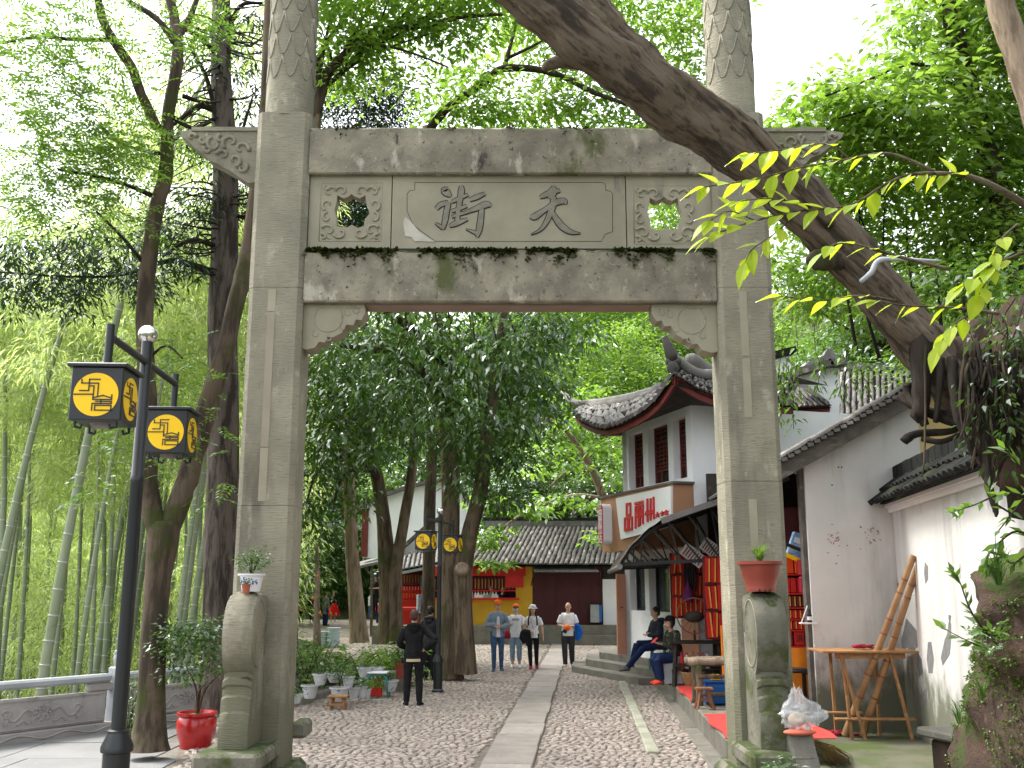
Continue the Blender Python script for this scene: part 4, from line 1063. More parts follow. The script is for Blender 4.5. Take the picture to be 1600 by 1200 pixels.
pr = {
 'bright': proto_tree('leafy_tree', 'fresh yellow green tree in layered tiers on the slope behind the shops', 'tree', 9, 'lf_bright', .23, rblobs(26, 9, 3.0, 1.2, 1.15, 41, .38), 41, density=22, group=GB),
 'bright2': proto_tree('leafy_tree', 'fresh yellow green tree in layered tiers on the slope behind the shops', 'tree', 8, 'lf_bright', .20, rblobs(24, 8, 2.8, .6, 1.0, 42, .4), 42, density=26, group=GB),
 'mid': proto_tree('leafy_tree', 'rounded mid green tree on the slope behind the shops', 'tree', 10, 'lf_mid', .22, rblobs(26, 10, 3.2, 1.5, 1.3, 43, .6), 43, density=20, group=GB),
 'dark': proto_tree('evergreen_tree', 'dark evergreen tree on the shaded slope', 'tree', 11, 'lf_dark', .22, rblobs(28, 11, 2.8, 1.2, 1.2, 44, .7), 44, density=22, group=GB),
}
first = {k: True for k in pr}
def put(kind, x, y, s=1.0, dz=0, rz=None):
 z = terrain(x, y) + dz
 o = pr[kind] if first[kind] else dup(pr[kind])
 first[kind] = False
 o.location = (x, y, z - .1); o.rotation_euler[2] = random.uniform(0, 6.28) if rz is None else rz; o.scale = (s,) * 3
 ORIGIN[o.name] = tuple(o.location)
 return o
random.seed(17)
# right of the middle: bright slope between the trees and the two-storey shop
for px, Y, k, s in ((880, 47, 'mid', .9), (930, 46, 'bright', .9), (985, 48, 'bright2', 1.0), (1040, 46, 'bright', .9), (860, 53, 'bright', 1.0), (915, 52, 'bright2', 1.1), (970, 54, 'bright', 1.1), (1030, 53, 'bright2', 1.1), (1090, 51, 'bright', 1.0), (1150, 50, 'mid', 1.0), (820, 56, 'mid', 1.1), (780, 52, 'dark', 1.0),
     (1080, 58, 'bright', 1.2), (1000, 60, 'bright2', 1.3), (920, 60, 'bright', 1.2), (860, 61, 'bright2', 1.2), (1140, 60, 'bright', 1.2), (740, 58, 'mid', 1.2), (690, 56, 'dark', 1.1), (1200, 56, 'mid', 1.1), (950, 68, 'bright', 1.3), (1050, 68, 'mid', 1.3), (860, 70, 'mid', 1.3), (780, 66, 'bright', 1.2), (700, 66, 'mid', 1.3)):
 put(k, (px - 800) * Y / F, Y, s)
for px, Y, k, s in ((770, 44.5, 'dark', .62), (820, 44.8, 'dark', .66), (865, 44.6, 'mid', .6), (910, 44.4, 'dark', .6), (955, 44.6, 'dark', .6), (990, 43.8, 'dark', .6)):
 put(k, (px - 800) * Y / F, Y, s)
# left of the middle: darker wood at the end of the street
for px, Y, k, s in ((455, 68, 'dark', .9), (515, 70, 'dark', .95), (550, 69, 'mid', .8), (590, 70, 'dark', 1.0), (630, 64, 'mid', 1.0), (670, 66, 'dark', 1.0), (500, 74, 'mid', 1.1), (560, 74, 'dark', 1.2), (620, 76, 'mid', 1.3), (690, 76, 'dark', 1.2), (440, 66, 'dark', 1.0), (430, 52, 'dark', .9), (440, 76, 'mid', 1.2), (750, 76, 'mid', 1.3)):
 put(k, (px - 800) * Y / F, Y, s)
for px, Y, k, s in ((500, 63, 'dark', .55), (530, 63.5, 'mid', .5), (558, 62.8, 'dark', .5), (585, 63.4, 'mid', .55), (610, 63, 'dark', .5), (545, 66, 'mid', .6), (515, 66, 'dark', .6)):
 put(k, (px - 800) * Y / F, Y, s)
# right: slope above the roofs and the wall
for px, Y, k, s in ((1250, 42, 'mid', .9), (1320, 36, 'mid', .85), (1370, 30, 'dark', .8), (1290, 50, 'bright', 1.0), (1400, 40, 'mid', .9), (1450, 32, 'mid', .8), (1500, 26, 'mid', .7), (1350, 46, 'bright', 1.0), (1540, 36, 'bright', .9), (1450, 44, 'bright', 1), (1600, 28, 'mid', .8), (1230, 62, 'bright2', 1.1), (1650, 22, 'mid', .6), (1560, 20, 'bright2', .6), (1700, 30, 'bright', .9)):
 put(k, (px - 800) * Y / F, Y, s)
# beyond the bamboo on the left, so that the hill is wooded all round
for k in range(14):
 Y = random.uniform(62, 90); px = random.uniform(-200, 430); put(random.choice(('bright2', 'mid', 'bright')), (px - 800) * Y / F, Y, random.uniform(1, 1.4))
# --- bright large leaved tree whose bare limbs show left of the tan sign
base = (P(948, 850, 31).x, 31, 0)
tree('leafy_tree', 'tree with bare crooked limbs and large pale green leaves beside the tan sign box', (P(992, 850, 43.5).x, 43.5, 0),
  [[(992, 985, 43.5, 17), (985, 900, 43.4, 16), (965, 830, 43.2, 15), (942, 778, 42.8, 13)]],
  [(860, 700, 38.5, 0.73, 0.22), (900, 660, 38.5, 0.73, 0.22), (840, 740, 38.5, 0.75, 0.20), (900, 730, 38.5, 0.61, 0.20), (950, 700, 38.5, 0.55, 0.24), (960, 660, 38.5, 0.48, 0.24), (870, 780, 37, 0.60, 0.18), (920, 790, 37, 0.47, 0.18), (800, 790, 34.6, 0.79, 0.17), (780, 830, 34.6, 0.69, 0.17), (830, 800, 34.6, 0.56, 0.17), (880, 620, 38.5, 0.72, 0.30), (930, 610, 38.5, 0.72, 0.24), (970, 750, 38.5, 0.36, 0.30), (760, 790, 34.6, 0.69, 0.23), (940, 840, 34.6, 0.43, 0.16), (750, 850, 34.6, 0.40, 0.17), (770, 880, 34.6, 0.29, 0.12)],
  'lf_bright', .25, .62, per=18, crad=.26, flat=.25, droop=.3, density=27, seed=13, bark='bark_pale', limb_bark='bark_pale', tw=False,
  limbs=[[(944, 782, 42.8, 13), (928, 740, 42, 11), (908, 705, 41, 10), (880, 668, 40, 8), (850, 655, 39, 6), (825, 656, 38, 4)], [(942, 780, 42.8, 9), (900, 775, 41, 8), (860, 785, 38.5, 6), (820, 800, 36, 5), (780, 830, 34.6, 3)], [(925, 735, 41.8, 7), (890, 735, 40, 5), (860, 760, 38, 4)], [(955, 800, 43, 8), (975, 795, 42.6, 7), (1000, 800, 42, 5)]])
# --- round dark conifers above the beam
def conifer(label, base, bl, seed):
 t = thing('cypress_tree', label, 'tree', base)
 m = MB(); limb(m, [(*base, .2), (base[0], base[1], bl[0][0][2], .1)], 8, 4); m.build('trunk', M_['bark_black'], t, smooth=True)
 part_mesh('crown', crown_mesh('crown', M_['lf_conifer'], bl, .15, .3, 34, .2, .8, .1, 62, np.random.default_rng(seed), .1, .3), t)
conifer('dense dark cypress dome showing above the gateway beam near the left shaft', (P(430, 900, 25).x, 25, 0), blobs_px([(600, 165, 25, .85, .7), (560, 180, 25, .8, .6), (630, 180, 25, .5, .5), (520, 175, 25, .6, .8), (595, 130, 25, .5, .5), (510, 120, 25.4, .5, .7), (590, 250, 25, 1.3, .9), (540, 330, 25, 1.4, 1.2), (600, 400, 25, 1.2, 1), (548, 335, 24.4, .35, .35), (540, 330, 25.4, .5, .4), (556, 338, 26, .5, .4), (548, 330, 26.6, .6, .5), (540, 345, 27, .6, .5), (560, 325, 27.6, .6, .5)]), 51)
# --- the tree and bushes on the right
random.seed(23)
t = thing('hillside_tree', 'bright green tree with a dark leaning trunk at the upper right above the earth bank', 'tree', (P(1560, 500, 12).x + .6, 12.3, 2.0))
m = MB(); limb(m, px_limb([(1640, 620, 12.2, 40), (1580, 380, 12.1, 34), (1545, 240, 12, 32), (1522, 165, 12, 31), (1500, 95, 12, 30), (1488, 30, 12, 28), (1480, -60, 12, 24), (1470, -200, 12, 14)]), 10, 5, .06); m.build('trunk', M_['bark_dark'], t, smooth=True)
m = MB()
for sp in ([(1520, 160, 12, 9), (1470, 115, 11.8, 7), (1420, 100, 11.6, 6), (1350, 128, 11.4, 4), (1290, 150, 11.2, 3)], [(1500, 110, 12, 7), (1440, 110, 11.8, 5), (1380, 160, 11.5, 4), (1310, 185, 11.3, 3)], [(1540, 230, 12, 7), (1460, 170, 11.8, 5), (1400, 185, 11.6, 3)], [(1488, 20, 12, 8), (1440, -20, 12, 5)]):
 m = MB(); limb(m, px_limb(sp), 6, 4, .08); m.build('branch', M_['bark_black'], t, smooth=True)
bl = blobs_px([(1290, 170, 11.5, .5, .22), (1340, 140, 11.5, .55, .25), (1400, 110, 11.6, .55, .3), (1440, 60, 11.8, .5, .35), (1260, 190, 12, .45, .15), (1380, 180, 11.4, .6, .3), (1450, 150, 11.6, .6, .35), (1320, 200, 12, .6, .2), (1520, 60, 12.4, .7, .5), (1560, 130, 12.6, .7, .5), (1500, 200, 12, .7, .4), (1580, 30, 12.6, .7, .5), (1460, 10, 12, .5, .3), (1430, 230, 11.8, .7, .3), (1350, 240, 12.4, .7, .3), (1270, 240, 12.6, .6, .3), (1540, 260, 12.4, .8, .5), (1600, 200, 12.4, .7, .6), (1240, 215, 12.6, .3, .12), (1600, -40, 12.6, 1, .6), (1500, -60, 12.4, .8, .5)])
part_mesh('crown', crown_mesh('crown', M_['lf_bright'], bl, .14, .44, 24, .20, .4, .3, 96, np.random.default_rng(61)), t)
t = thing('pale_tree', 'pale grey leaning trunk crossing the top right corner', 'tree', (P(1680, 420, 10.4).x, 10.4, 3.6))
m = MB(); limb(m, px_limb([(1900, 1000, 10.6, 60), (1800, 720, 10.5, 56), (1700, 440, 10.4, 52), (1640, 240, 10.4, 46), (1600, 110, 10.4, 42), (1568, 20, 10.4, 40), (1540, -80, 10.4, 36), (1500, -220, 10.4, 26)]), 10, 5, .05); m.build('trunk', M_['bark_pale'], t, smooth=True)
part_mesh('crown', crown_mesh('crown', M_['lf_mid'], blobs_px([(1590, 60, 11.6, .5, .4), (1620, -20, 11, .7, .5), (1560, -60, 11.4, .7, .5), (1600, 160, 11.8, .45, .35)]), .13, .44, 22, .18, .5, .3, 90, np.random.default_rng(66)), t)
t = thing('hillside_bush', 'mid green bush filling the slope between the fallen trunk and the earth bank', 'bush', (P(1420, 420, 13).x + .6, 13.4, 3.0))
m = MB()
for k in range(9):
 x = 1300 + k * 34; limb(m, px_limb([(x + 40, 560, 13.3, 6), (x + jit(20), 440, 13, 4), (x + jit(40), 320, 12.8, 2)]), 5, 4, .1)
m.build('stem', M_['bark_black'], t, smooth=True)
bl = blobs_px([(1300, 300, 13.4, .6, .4), (1370, 300, 13.2, .7, .4), (1440, 310, 12.8, .7, .4), (1500, 320, 12.4, .7, .45), (1570, 320, 12, .6, .5), (1330, 380, 13.6, .6, .4), (1420, 390, 13, .7, .4), (1500, 400, 12.4, .7, .4), (1250, 320, 14, .5, .4), (1580, 400, 12, .6, .5), (1240, 400, 14.5, .5, .5), (1290, 460, 14.6, .6, .4), (1350, 440, 14, .6, .4), (1450, 460, 13, .6, .35)])
part_mesh('foliage', crown_mesh('foliage', M_['lf_bright'], bl, .13, .44, 22, .19, .5, .3, 110, np.random.default_rng(62)), t)
t = thing('hillside_bush', 'dark leafy bush hanging over the roofs just beside the right pillar', 'bush', (P(1280, 520, 19).x + 1, 20, 5.2))
m = MB()
for k in range(6): limb(m, px_limb([(1420, 560, 20.5, 6), (1300 + k * 24, 500, 20, 4), (1220 + k * 40, 430, 19.4, 2)]), 5, 4, .1)
m.build('stem', M_['bark_black'], t, smooth=True)
bl = blobs_px([(1230, 440, 19.5, .7, .4), (1290, 455, 19.5, .8, .4), (1350, 475, 19, .8, .4), (1400, 500, 18.6, .7, .4), (1220, 420, 20, .6, .5), (1290, 440, 20, .8, .5), (1380, 460, 19.5, .8, .5), (1430, 540, 18, .4, .2), (1222, 480, 19, .4, .25), (1340, 510, 19, .4, .15)])
part_mesh('foliage', crown_mesh('foliage', M_['lf_mid'], bl, .13, .40, 22, .24, .5, .35, 42, np.random.default_rng(63)), t)
# drooping sprays right of the pillar
t = thing('trailing_vine', 'small leaved vine trailing down in strands beside the right pillar', 'vine', P(1250, 520, 12.5))
m = MB(); cs = []
for (x0, y0, x1, y1) in ((1225, 560, 1215, 640), (1245, 550, 1240, 670), (1275, 545, 1280, 610), (1232, 590, 1222, 650), (1330, 560, 1310, 620), (1345, 570, 1350, 610)):
 pts = [P(lerp(x0, x1, q) + jit(4), lerp(y0 - 40, y1, q), 12.5 + jit(.15)) for q in np.linspace(0, 1, 6)]
 m.tube(pts, .004, 4)
 for q in np.linspace(.2, 1, 12):
  i = min(4, int(q * 5)); p = pts[i].lerp(pts[i + 1], q * 5 - i); cs.append(tuple(p))
m.build('stem', M_['bark_black'], t)
part_mesh('foliage', quads_mesh('foliage', clump_leaves(cs, 5, .05, .085, .36, 1, droop=.6), M_['lf_mid']), t)
# --- the dead leaning trunk with its root mass
base = P(1530, 640, 8.7)
dead = thing('leaning_trunk', 'huge bare dead trunk slanting across the right pillar from the root tangle', 'tree trunk', base)
m = MB()
pts = px_limb([(1570, 660, 9.0, 110), (1490, 590, 8.85, 85), (1440, 540, 8.75, 74), (1390, 478, 8.7, 70), (1340, 415, 8.65, 72), (1270, 338, 8.6, 77), (1195, 265, 8.55, 81), (1115, 203, 8.55, 90), (1035, 152, 8.5, 88), (985, 100, 8.5, 77), (945, 55, 8.45, 70), (918, 0, 8.4, 63), (880, -80, 8.4, 57), (820, -170, 8.4, 50)])
def gnarled(mb, pts, n=28, span=9, amp=.075, seed=0):
 q = smooth_path(pts, span); k = len(q); vs = []; prev = None
 rg = random.Random(seed); ph = [rg.uniform(0, 6.28) for _ in range(6)]
 P3 = [Vector(p[:3]) for p in q]
 for i in range(k):
  t = (P3[min(i + 1, k - 1)] - P3[max(i - 1, 0)]).normalized()
  x = (prev - t * prev.dot(t)) if prev is not None else t.orthogonal()
  x.normalize(); prev = x; y = t.cross(x)
  for j in range(n):
   a = 2 * math.pi * j / n
   g = 1 + amp * (math.sin(3 * a + ph[0] + i * .05) + .7 * math.sin(5 * a + ph[1] - i * .08) + .5 * math.sin(9 * a + ph[2] + i * .03)) + .05 * math.sin(i * .6 + a * 2) + rg.uniform(-.045, .045)
   vs.append(P3[i] + (x * math.cos(a) + y * math.sin(a)) * q[i][3] * g)
 fs = [(i * n + j, i * n + (j + 1) % n, (i + 1) * n + (j + 1) % n, (i + 1) * n + j) for i in range(k - 1) for j in range(n)]
 fs += [tuple(range(n - 1, -1, -1)), tuple((k - 1) * n + j for j in range(n))]
 return mb.add(vs, fs)
gnarled(m, pts, seed=2); m.build('trunk', M_['bark_dead'], dead, smooth=True)
m = MB(); gnarled(m, px_limb([(1090, 195, 8.5, 60), (1040, 160, 8.42, 72), (985, 118, 8.36, 76), (925, 75, 8.3, 76), (870, 32, 8.3, 76), (825, -8, 8.25, 74), (760, -60, 8.2, 68), (680, -130, 8.2, 54)]), 20, 8, .06, 3); m.build('limb', M_['bark_dead'], dead, smooth=True)
m = MB(); gnarled(m, px_limb([(985, 120, 8.5, 34), (955, 118, 8.45, 33), (925, 104, 8.4, 27), (895, 96, 8.4, 24), (870, 98, 8.4, 20), (854, 104, 8.4, 15), (850, 110, 8.4, 5)]), 12, 6, .12, 4)
limb(m, px_limb([(874, 96, 8.4, 11), (872, 80, 8.4, 9), (875, 70, 8.4, 3)]), 7, 3); limb(m, px_limb([(960, 128, 8.4, 14), (955, 135, 8.38, 8)]), 6, 2)
m.build('broken_limb', M_['bark_dead'], dead, smooth=True)
# torn slabs of bark and exposed red wood
m = MB(); gnarled(m, px_limb([(1300, 350, 8.38, 20), (1260, 300, 8.34, 16), (1215, 245, 8.30, 18), (1180, 205, 8.3, 15), (1160, 190, 8.3, 5)]), 8, 5, .2, 7); m.build('bark_slab', M_['bark_dead'], dead, smooth=True)
m = MB(); gnarled(m, px_limb([(1318, 410, 8.55, 26), (1285, 405, 8.5, 34), (1268, 408, 8.5, 26), (1262, 412, 8.5, 8)]), 10, 4, .12, 9); m.build('stub', M_['bark_dark'], dead, smooth=True)
# root mass
def lump(mb, c, r, n=26, k=18, amp=.16, seed=0, fx=2.3):
 from mathutils import noise as N
 vs = []; o = Vector((seed * 3.1, seed * 1.7, 0))
 for i in range(k + 1):
  th = math.pi * i / k
  for j in range(n):
   a = 2 * math.pi * j / n
   d = Vector((math.sin(th) * math.cos(a), math.sin(th) * math.sin(a), -math.cos(th)))
   g = 1 + amp * N.fractal(d * fx + o, .8, 2.1, 5) * 1.6
   vs.append(Vector(c) + Vector((d.x * r[0], d.y * r[1], d.z * r[2])) * g)
 fs = [(i * n + j, i * n + (j + 1) % n, (i + 1) * n + (j + 1) % n, (i + 1) * n + j) for i in range(k) for j in range(n)]
 return mb.add(vs, fs)
m = MB()
for (x, y, Y, rx, ry, rz_), sd_ in zip(((1615, 600, 8.6, .60, .6, .70), (1540, 585, 8.8, .38, .45, .46), (1495, 570, 9.0, .24, .3, .28), (1660, 690, 8.4, .6, .6, .7), (1575, 690, 8.6, .24, .4, .34), (1660, 540, 8.8, .5, .6, .4)), range(6)):
 lump(m, P(x, y, Y), (rx, ry, rz_), seed=sd_, amp=.22, n=30, k=22)
m.build('root_mass', M_['earth_dark'], dead, smooth=True)
def rootlet(spec, n=7):
 m = MB(); limb(m, px_limb(spec), n, 5, .12); return m.build('hanging_root', M_['bark_black'] if random.random() < .6 else M_['bark_dark'], dead, smooth=True)
for sp in ([(1440, 520, 8.6, 40), (1440, 600, 8.6, 30), (1438, 650, 8.6, 24), (1436, 640, 8.6, 22), (1446, 665, 8.6, 12)], [(1488, 560, 8.4, 17), (1492, 620, 8.3, 15), (1500, 660, 8.25, 14), (1515, 690, 8.2, 13), (1523, 712, 8.2, 11)], [(1540, 660, 8.2, 16), (1541, 720, 8.15, 14), (1546, 760, 8.1, 13), (1556, 795, 8.1, 10), (1556, 808, 8.1, 3)],
     [(1418, 600, 8.9, 14), (1420, 620, 8.9, 13), (1440, 640, 8.7, 13), (1490, 660, 8.5, 14), (1530, 665, 8.4, 12)], [(1412, 690, 8.7, 15), (1430, 678, 8.7, 13), (1455, 676, 8.7, 12), (1490, 672, 8.6, 11), (1520, 650, 8.5, 14)], [(1440, 685, 8.7, 10), (1470, 690, 8.6, 9), (1500, 678, 8.5, 7)],
     [(1405, 620, 9.0, 14), (1440, 640, 8.8, 16), (1475, 648, 8.6, 15), (1530, 655, 8.4, 15), (1600, 640, 8.3, 14)], [(1470, 560, 8.5, 14), (1468, 600, 8.5, 12), (1462, 660, 8.5, 8)], [(1445, 540, 8.5, 5), (1446, 640, 8.5, 4), (1444, 720, 8.4, 3), (1440, 745, 8.4, 2)], [(1510, 560, 8.2, 10), (1512, 640, 8.2, 8), (1518, 700, 8.2, 5)]):
 rootlet(sp)
random.seed(3)
for k in range(74):
 x = random.uniform(1500, 1620); y = random.uniform(520, 640); L = random.uniform(40, 150)
 rootlet([(x, y, 8.2 + jit(.25), random.uniform(3, 9)), (x + jit(10), y + L * .5, 8.1 + jit(.2), 4), (x + jit(18), y + L, 8.1 + jit(.2), 1.5)], 5)
# --- near twigs with big fresh leaves
lv = MB()
N_ = 6
for sgn in (1, -1):
 vs = []
 for i in range(N_ + 1):
  t_ = i / N_; wd = .30 * math.sin(math.pi * min(1, t_ ** .8)) * (1 - .25 * t_) if 0 < t_ < 1 else 0
  vs += [(0, t_, -.10 * t_ * t_), (sgn * wd, t_ , .06 * wd / .27 - .12 * t_ * t_)]
 lv.add(vs, [(2 * i, 2 * i + 1, 2 * i + 3, 2 * i + 2) for i in range(N_)])
leaf_me = lv.mesh('leaf', M_['lf_yellow'], smooth=True)
def leaf_obj(parent, p, dvec, size, rg):
 y = Vector(dvec).normalized(); z = Vector((rg.uniform(-.35, .35), rg.uniform(-.5, .1), 1)); x = y.cross(z).normalized(); z = x.cross(y)
 M = Matrix((x * size, y * size, z * size)).transposed().to_4x4(); M.translation = Vector(p) - Vector(ORIGIN[parent.name])
 return link('leaf', leaf_me, parent, M)
def leafy_branch(label, stems, n_gap, Ysp, seed, size=(.10, .15)):
 rg = random.Random(seed)
 b = thing('leafy_branch', label, 'branch', P(*stems[0][0][:3]))
 for st in stems:
  m = MB(); limb(m, px_limb(st), 6, 6, .05); m.build('twig', M_['bark_dead'], b, smooth=True)
  q = smooth_path(px_limb(st), 40); acc = 0; sd = 1; last = Vector(q[0][:3])
  start = len(q) * (.25 if len(st) > 3 else .1)
  for i, c in enumerate(q):
   c = Vector(c[:3]); acc += (c - last).length; last_d = (c - last); last = c
   if i < start or acc < n_gap * rg.uniform(.7, 1.3) or last_d.length < 1e-6: continue
   acc = 0; sd = -sd; d = last_d.normalized()
   side = Vector((d.z * sd, rg.uniform(-.5, .5), -d.x * sd)) if rg.random() < .3 else Vector((rg.uniform(-.3, .3), sd * .9, rg.uniform(-.5, .1)))
   v = d * rg.uniform(.5, 1.1) + side * .8 + Vector((0, 0, -.25))
   leaf_obj(b, c, v, rg.uniform(*size), rg)
  leaf_obj(b, last, last_d + Vector((0, 0, -.3)) * last_d.length, size[1], rg)
 return b
leafy_branch('sunlit twig of large yellow green leaves reaching in front of the right pillar',
  [[(1640, 345, 5.9, 14), (1570, 300, 5.8, 10), (1510, 275, 5.7, 8), (1430, 272, 5.6, 6), (1380, 290, 5.6, 5), (1330, 320, 5.6, 4), (1250, 330, 5.6, 3), (1180, 345, 5.6, 3), (1105, 370, 5.6, 2)], [(1460, 268, 5.7, 5), (1390, 240, 5.6, 4), (1320, 250, 5.6, 4), (1250, 262, 5.6, 3), (1180, 280, 5.6, 3), (1100, 292, 5.6, 2)],
   [(1330, 250, 5.6, 3), (1290, 225, 5.6, 2), (1215, 235, 5.6, 2), (1170, 240, 5.6, 2)], [(1260, 325, 5.6, 3), (1210, 310, 5.55, 2), (1150, 315, 5.55, 2)], [(1250, 330, 5.6, 3), (1210, 365, 5.55, 2), (1175, 390, 5.5, 2), (1165, 410, 5.5, 1)], [(1180, 345, 5.6, 2), (1140, 330, 5.55, 2), (1110, 345, 5.55, 1)]], .065, 5.6, 71, (.125, .17))
leafy_branch('sparse twig with a few large leaves drooping just below the fallen trunk',
  [[(1480, 420, 5.9, 6), (1400, 400, 5.8, 5), (1350, 385, 5.7, 4), (1310, 380, 5.7, 3), (1285, 395, 5.7, 2)], [(1400, 470, 5.9, 5), (1340, 462, 5.8, 3), (1280, 470, 5.8, 2), (1220, 462, 5.8, 2)], [(1560, 490, 5.9, 6), (1480, 480, 5.8, 4), (1420, 478, 5.8, 3), (1370, 470, 5.8, 2)]], .085, 5.8, 72, (.12, .16))
leafy_branch('hanging twig of large bright leaves in front of the dark root tangle',
  [[(1600, 395, 5.6, 5), (1560, 410, 5.5, 4), (1530, 430, 5.5, 3), (1505, 445, 5.5, 2)], [(1590, 350, 5.6, 4), (1560, 380, 5.5, 3), (1545, 430, 5.5, 3), (1530, 460, 5.5, 2)], [(1520, 490, 5.6, 4), (1500, 500, 5.5, 3), (1480, 520, 5.5, 2), (1468, 540, 5.5, 2)]], .06, 5.5, 73, (.12, .17))
t = thing('hanging_creeper', 'dark creeper leaves scattered over the root tangle at the right edge', 'creeper', P(1540, 560, 8.1))
m = MB(); cs = []
random.seed(77)
for k in range(13):
 x = random.uniform(1490, 1610); y = random.uniform(440, 640); q = px_limb([(x, y, 8.0 + jit(.3), 2), (x + jit(30), y + 45, 7.95 + jit(.3), 2), (x + jit(40), y + 90, 7.9 + jit(.3), 1)]); limb(m, q, 4, 3)
 for c in smooth_path(q, 5): cs.append(c[:3])
stuff(m.build('stems', M_['bark_black'], t)); part_mesh('foliage', quads_mesh('foliage', clump_leaves(cs, 3, .06, .07, .42, 1, droop=.5), M_['lf_dark']), t)
bl = blobs_px([(1430, 450, 9.6, .4, .25), (1490, 460, 9.4, .45, .25), (1560, 450, 9.2, .45, .3), (1380, 440, 10, .35, .2), (1600, 480, 9, .35, .25)])
t = thing('hillside_bush', 'leafy bush crowning the root tangle right of the fallen trunk', 'bush', P(1500, 520, 9.6)); m = MB()
for k in range(5): limb(m, px_limb([(1440 + k * 35, 560, 9.5, 8), (1430 + k * 38, 480, 9.4, 5), (1420 + k * 42, 420, 9.4, 2)]), 5, 4, .1)
m.build('stem', M_['bark_black'], t, smooth=True); part_mesh('foliage', crown_mesh('foliage', M_['lf_mid'], bl, .085, .42, 22, .15, .5, .3, 120, np.random.default_rng(64)), t)
# white bare stick caught in the branches
m = MB(); limb(m, px_limb([(1345, 440, 7.6, 8), (1362, 425, 7.6, 9), (1372, 408, 7.6, 9), (1400, 405, 7.6, 7), (1470, 408, 7.6, 4)]), 7, 5)
tag(m.build('bare_stick', M_['rail'], None, smooth=True), 'pale crooked dead stick caught against the fallen trunk', 'stick')
# ------------------------------------------------------------------ walls, roofs, shops
def ray(px, py):
 u, v = (px - 800) / F, (600 - py) / F; c, s = math.cos(PITCH), math.sin(PITCH)
 return Vector((u, c - v * s, s + v * c))
def on(px, py, O, N):
 """where the sight line of a pixel meets the wall plane through O with normal N"""
 d = ray(px, py); O = Vector(O); N = Vector(N); C0 = Vector((0, 0, CZ))
 return C0 + d * ((O - C0).dot(N) / d.dot(N))
def tile_me(name, m, L, r, th=.012):
 vs = []; n = 6
 for y, rr in ((0, r), (L, r * .86)):
  for j in range(n + 1):
   a = math.pi * j / n; vs.append((math.cos(a) * rr, y, math.sin(a) * rr * .8))
 fs = [(j, j + 1, n + 2 + j, n + 1 + j) for j in range(n)] + [tuple(range(n, -1, -1))]
 me = bpy.data.meshes.new(name); me.from_pydata(vs, [], fs); me.materials.append(m); return me
def roof_patch(parent, A, B, C, D, ncol, nrow, mt, mb_, single=lambda i, j: False, r=None, curve=None, pname='tile', up=None):
 """tiled slope: A-B eave, D-C ridge; cover tiles in columns over a dark bed of pan tiles"""
 A, B, C, D = map(Vector, (A, B, C, D))
 def S(u, v):
  p = (A * (1 - u) + B * u) * (1 - v) + (D * (1 - u) + C * u) * v
  return p + (curve(u, v) if curve else Vector())
 nrm = (B - A).cross(D - A).normalized()
 if nrm.z < 0: nrm = -nrm
 bed = MB(); nu = max(2, min(ncol, 14)); nv = 5
 bed.sheet(lambda u, v: S(u, v), nu, nv)
 bed.sheet(lambda u, v: S(u, v) - nrm * .06, nu, nv)
 bed.build('roof_bed', mb_, parent)
 off_ = Vector(ORIGIN[parent.name])
 wcol = (B - A).length / ncol; L = (D - A).length / nrow
 r = r or wcol * .33
 tm = tile_me(pname, mt, L * 1.12, r)
 mass = MB(); tv = [Vector(v.co) for v in tm.vertices]; tf = [tuple(p.vertices) for p in tm.polygons]
 for i in range(ncol):
  for j in range(nrow):
   u = (i + .5) / ncol; v = j / nrow
   p = S(u, v) + nrm * (.012 + jit(.006)); y = (S(u, min(1, v + 1 / nrow)) - S(u, v)).normalized()
   x = y.cross(nrm).normalized(); z = x.cross(y)
   q = Matrix((x, y, z)).transposed()
   q = q @ Matrix.Rotation(jit(.05), 3, 'Z') @ Matrix.Rotation(.05 + jit(.03), 3, 'X')
   if single(i, j):
    M = q.to_4x4(); M.translation = p - off_ + x * jit(.008)
    link(pname, tm, parent, M)
   else: mass.add([q @ t_ + p for t_ in tv], tf)
 if mass.v:
  o = mass.build('roof_tiles', mt, parent); o['kind'] = 'stuff'
# --- platform and steps of the right hand shops
plat = structure(MB().prism([(kx(11.8), 11.8), (kx(22.2), 22.2), (9, 22.2), (9, 14.9), (3.3, 14.9), (3.1, 11.8)], (0, 0, -.05), (1, 0, 0), (0, 1, 0), (0, 0, .33)).build('shop_platform', M_['slab_dark']))
# edge stones of the platform
Y = 11.8
while Y < 21.4:
 L = random.uniform(.9, 1.4); L = min(L, 21.5 - Y); ym = Y + L / 2
 MB().cbox((kx(ym) + .06, ym, .135), (.17, L - .012, .31), .015, rz=-.067).build('edge_stone', M_['slab_dark'], plat); Y += L
fd = Vector((1.15, -3.1, 0)).normalized(); fn = Vector((fd.y * -1, fd.x, 0)); fn = Vector((.9376, .3478, 0))
steps = structure(thing('stone_steps', None, None))
for k, (zt, zb) in enumerate(((.15, -.05), (.30, .15), (.45, .30))):
 a = Vector((1.40, 24.2, 0)) + fn * .36 * k; b = Vector((2.58, 21.02, 0)) + fn * .36 * k
 poly = [(a.x, a.y), (b.x, b.y), (b.x + 3, b.y + .25), (b.x + 3, 26.5), (a.x + .2, 26.5)]
 MB().prism(poly, (0, 0, zb), (1, 0, 0), (0, 1, 0), (0, 0, zt - zb)).build('step', M_['slab_dark'], steps)
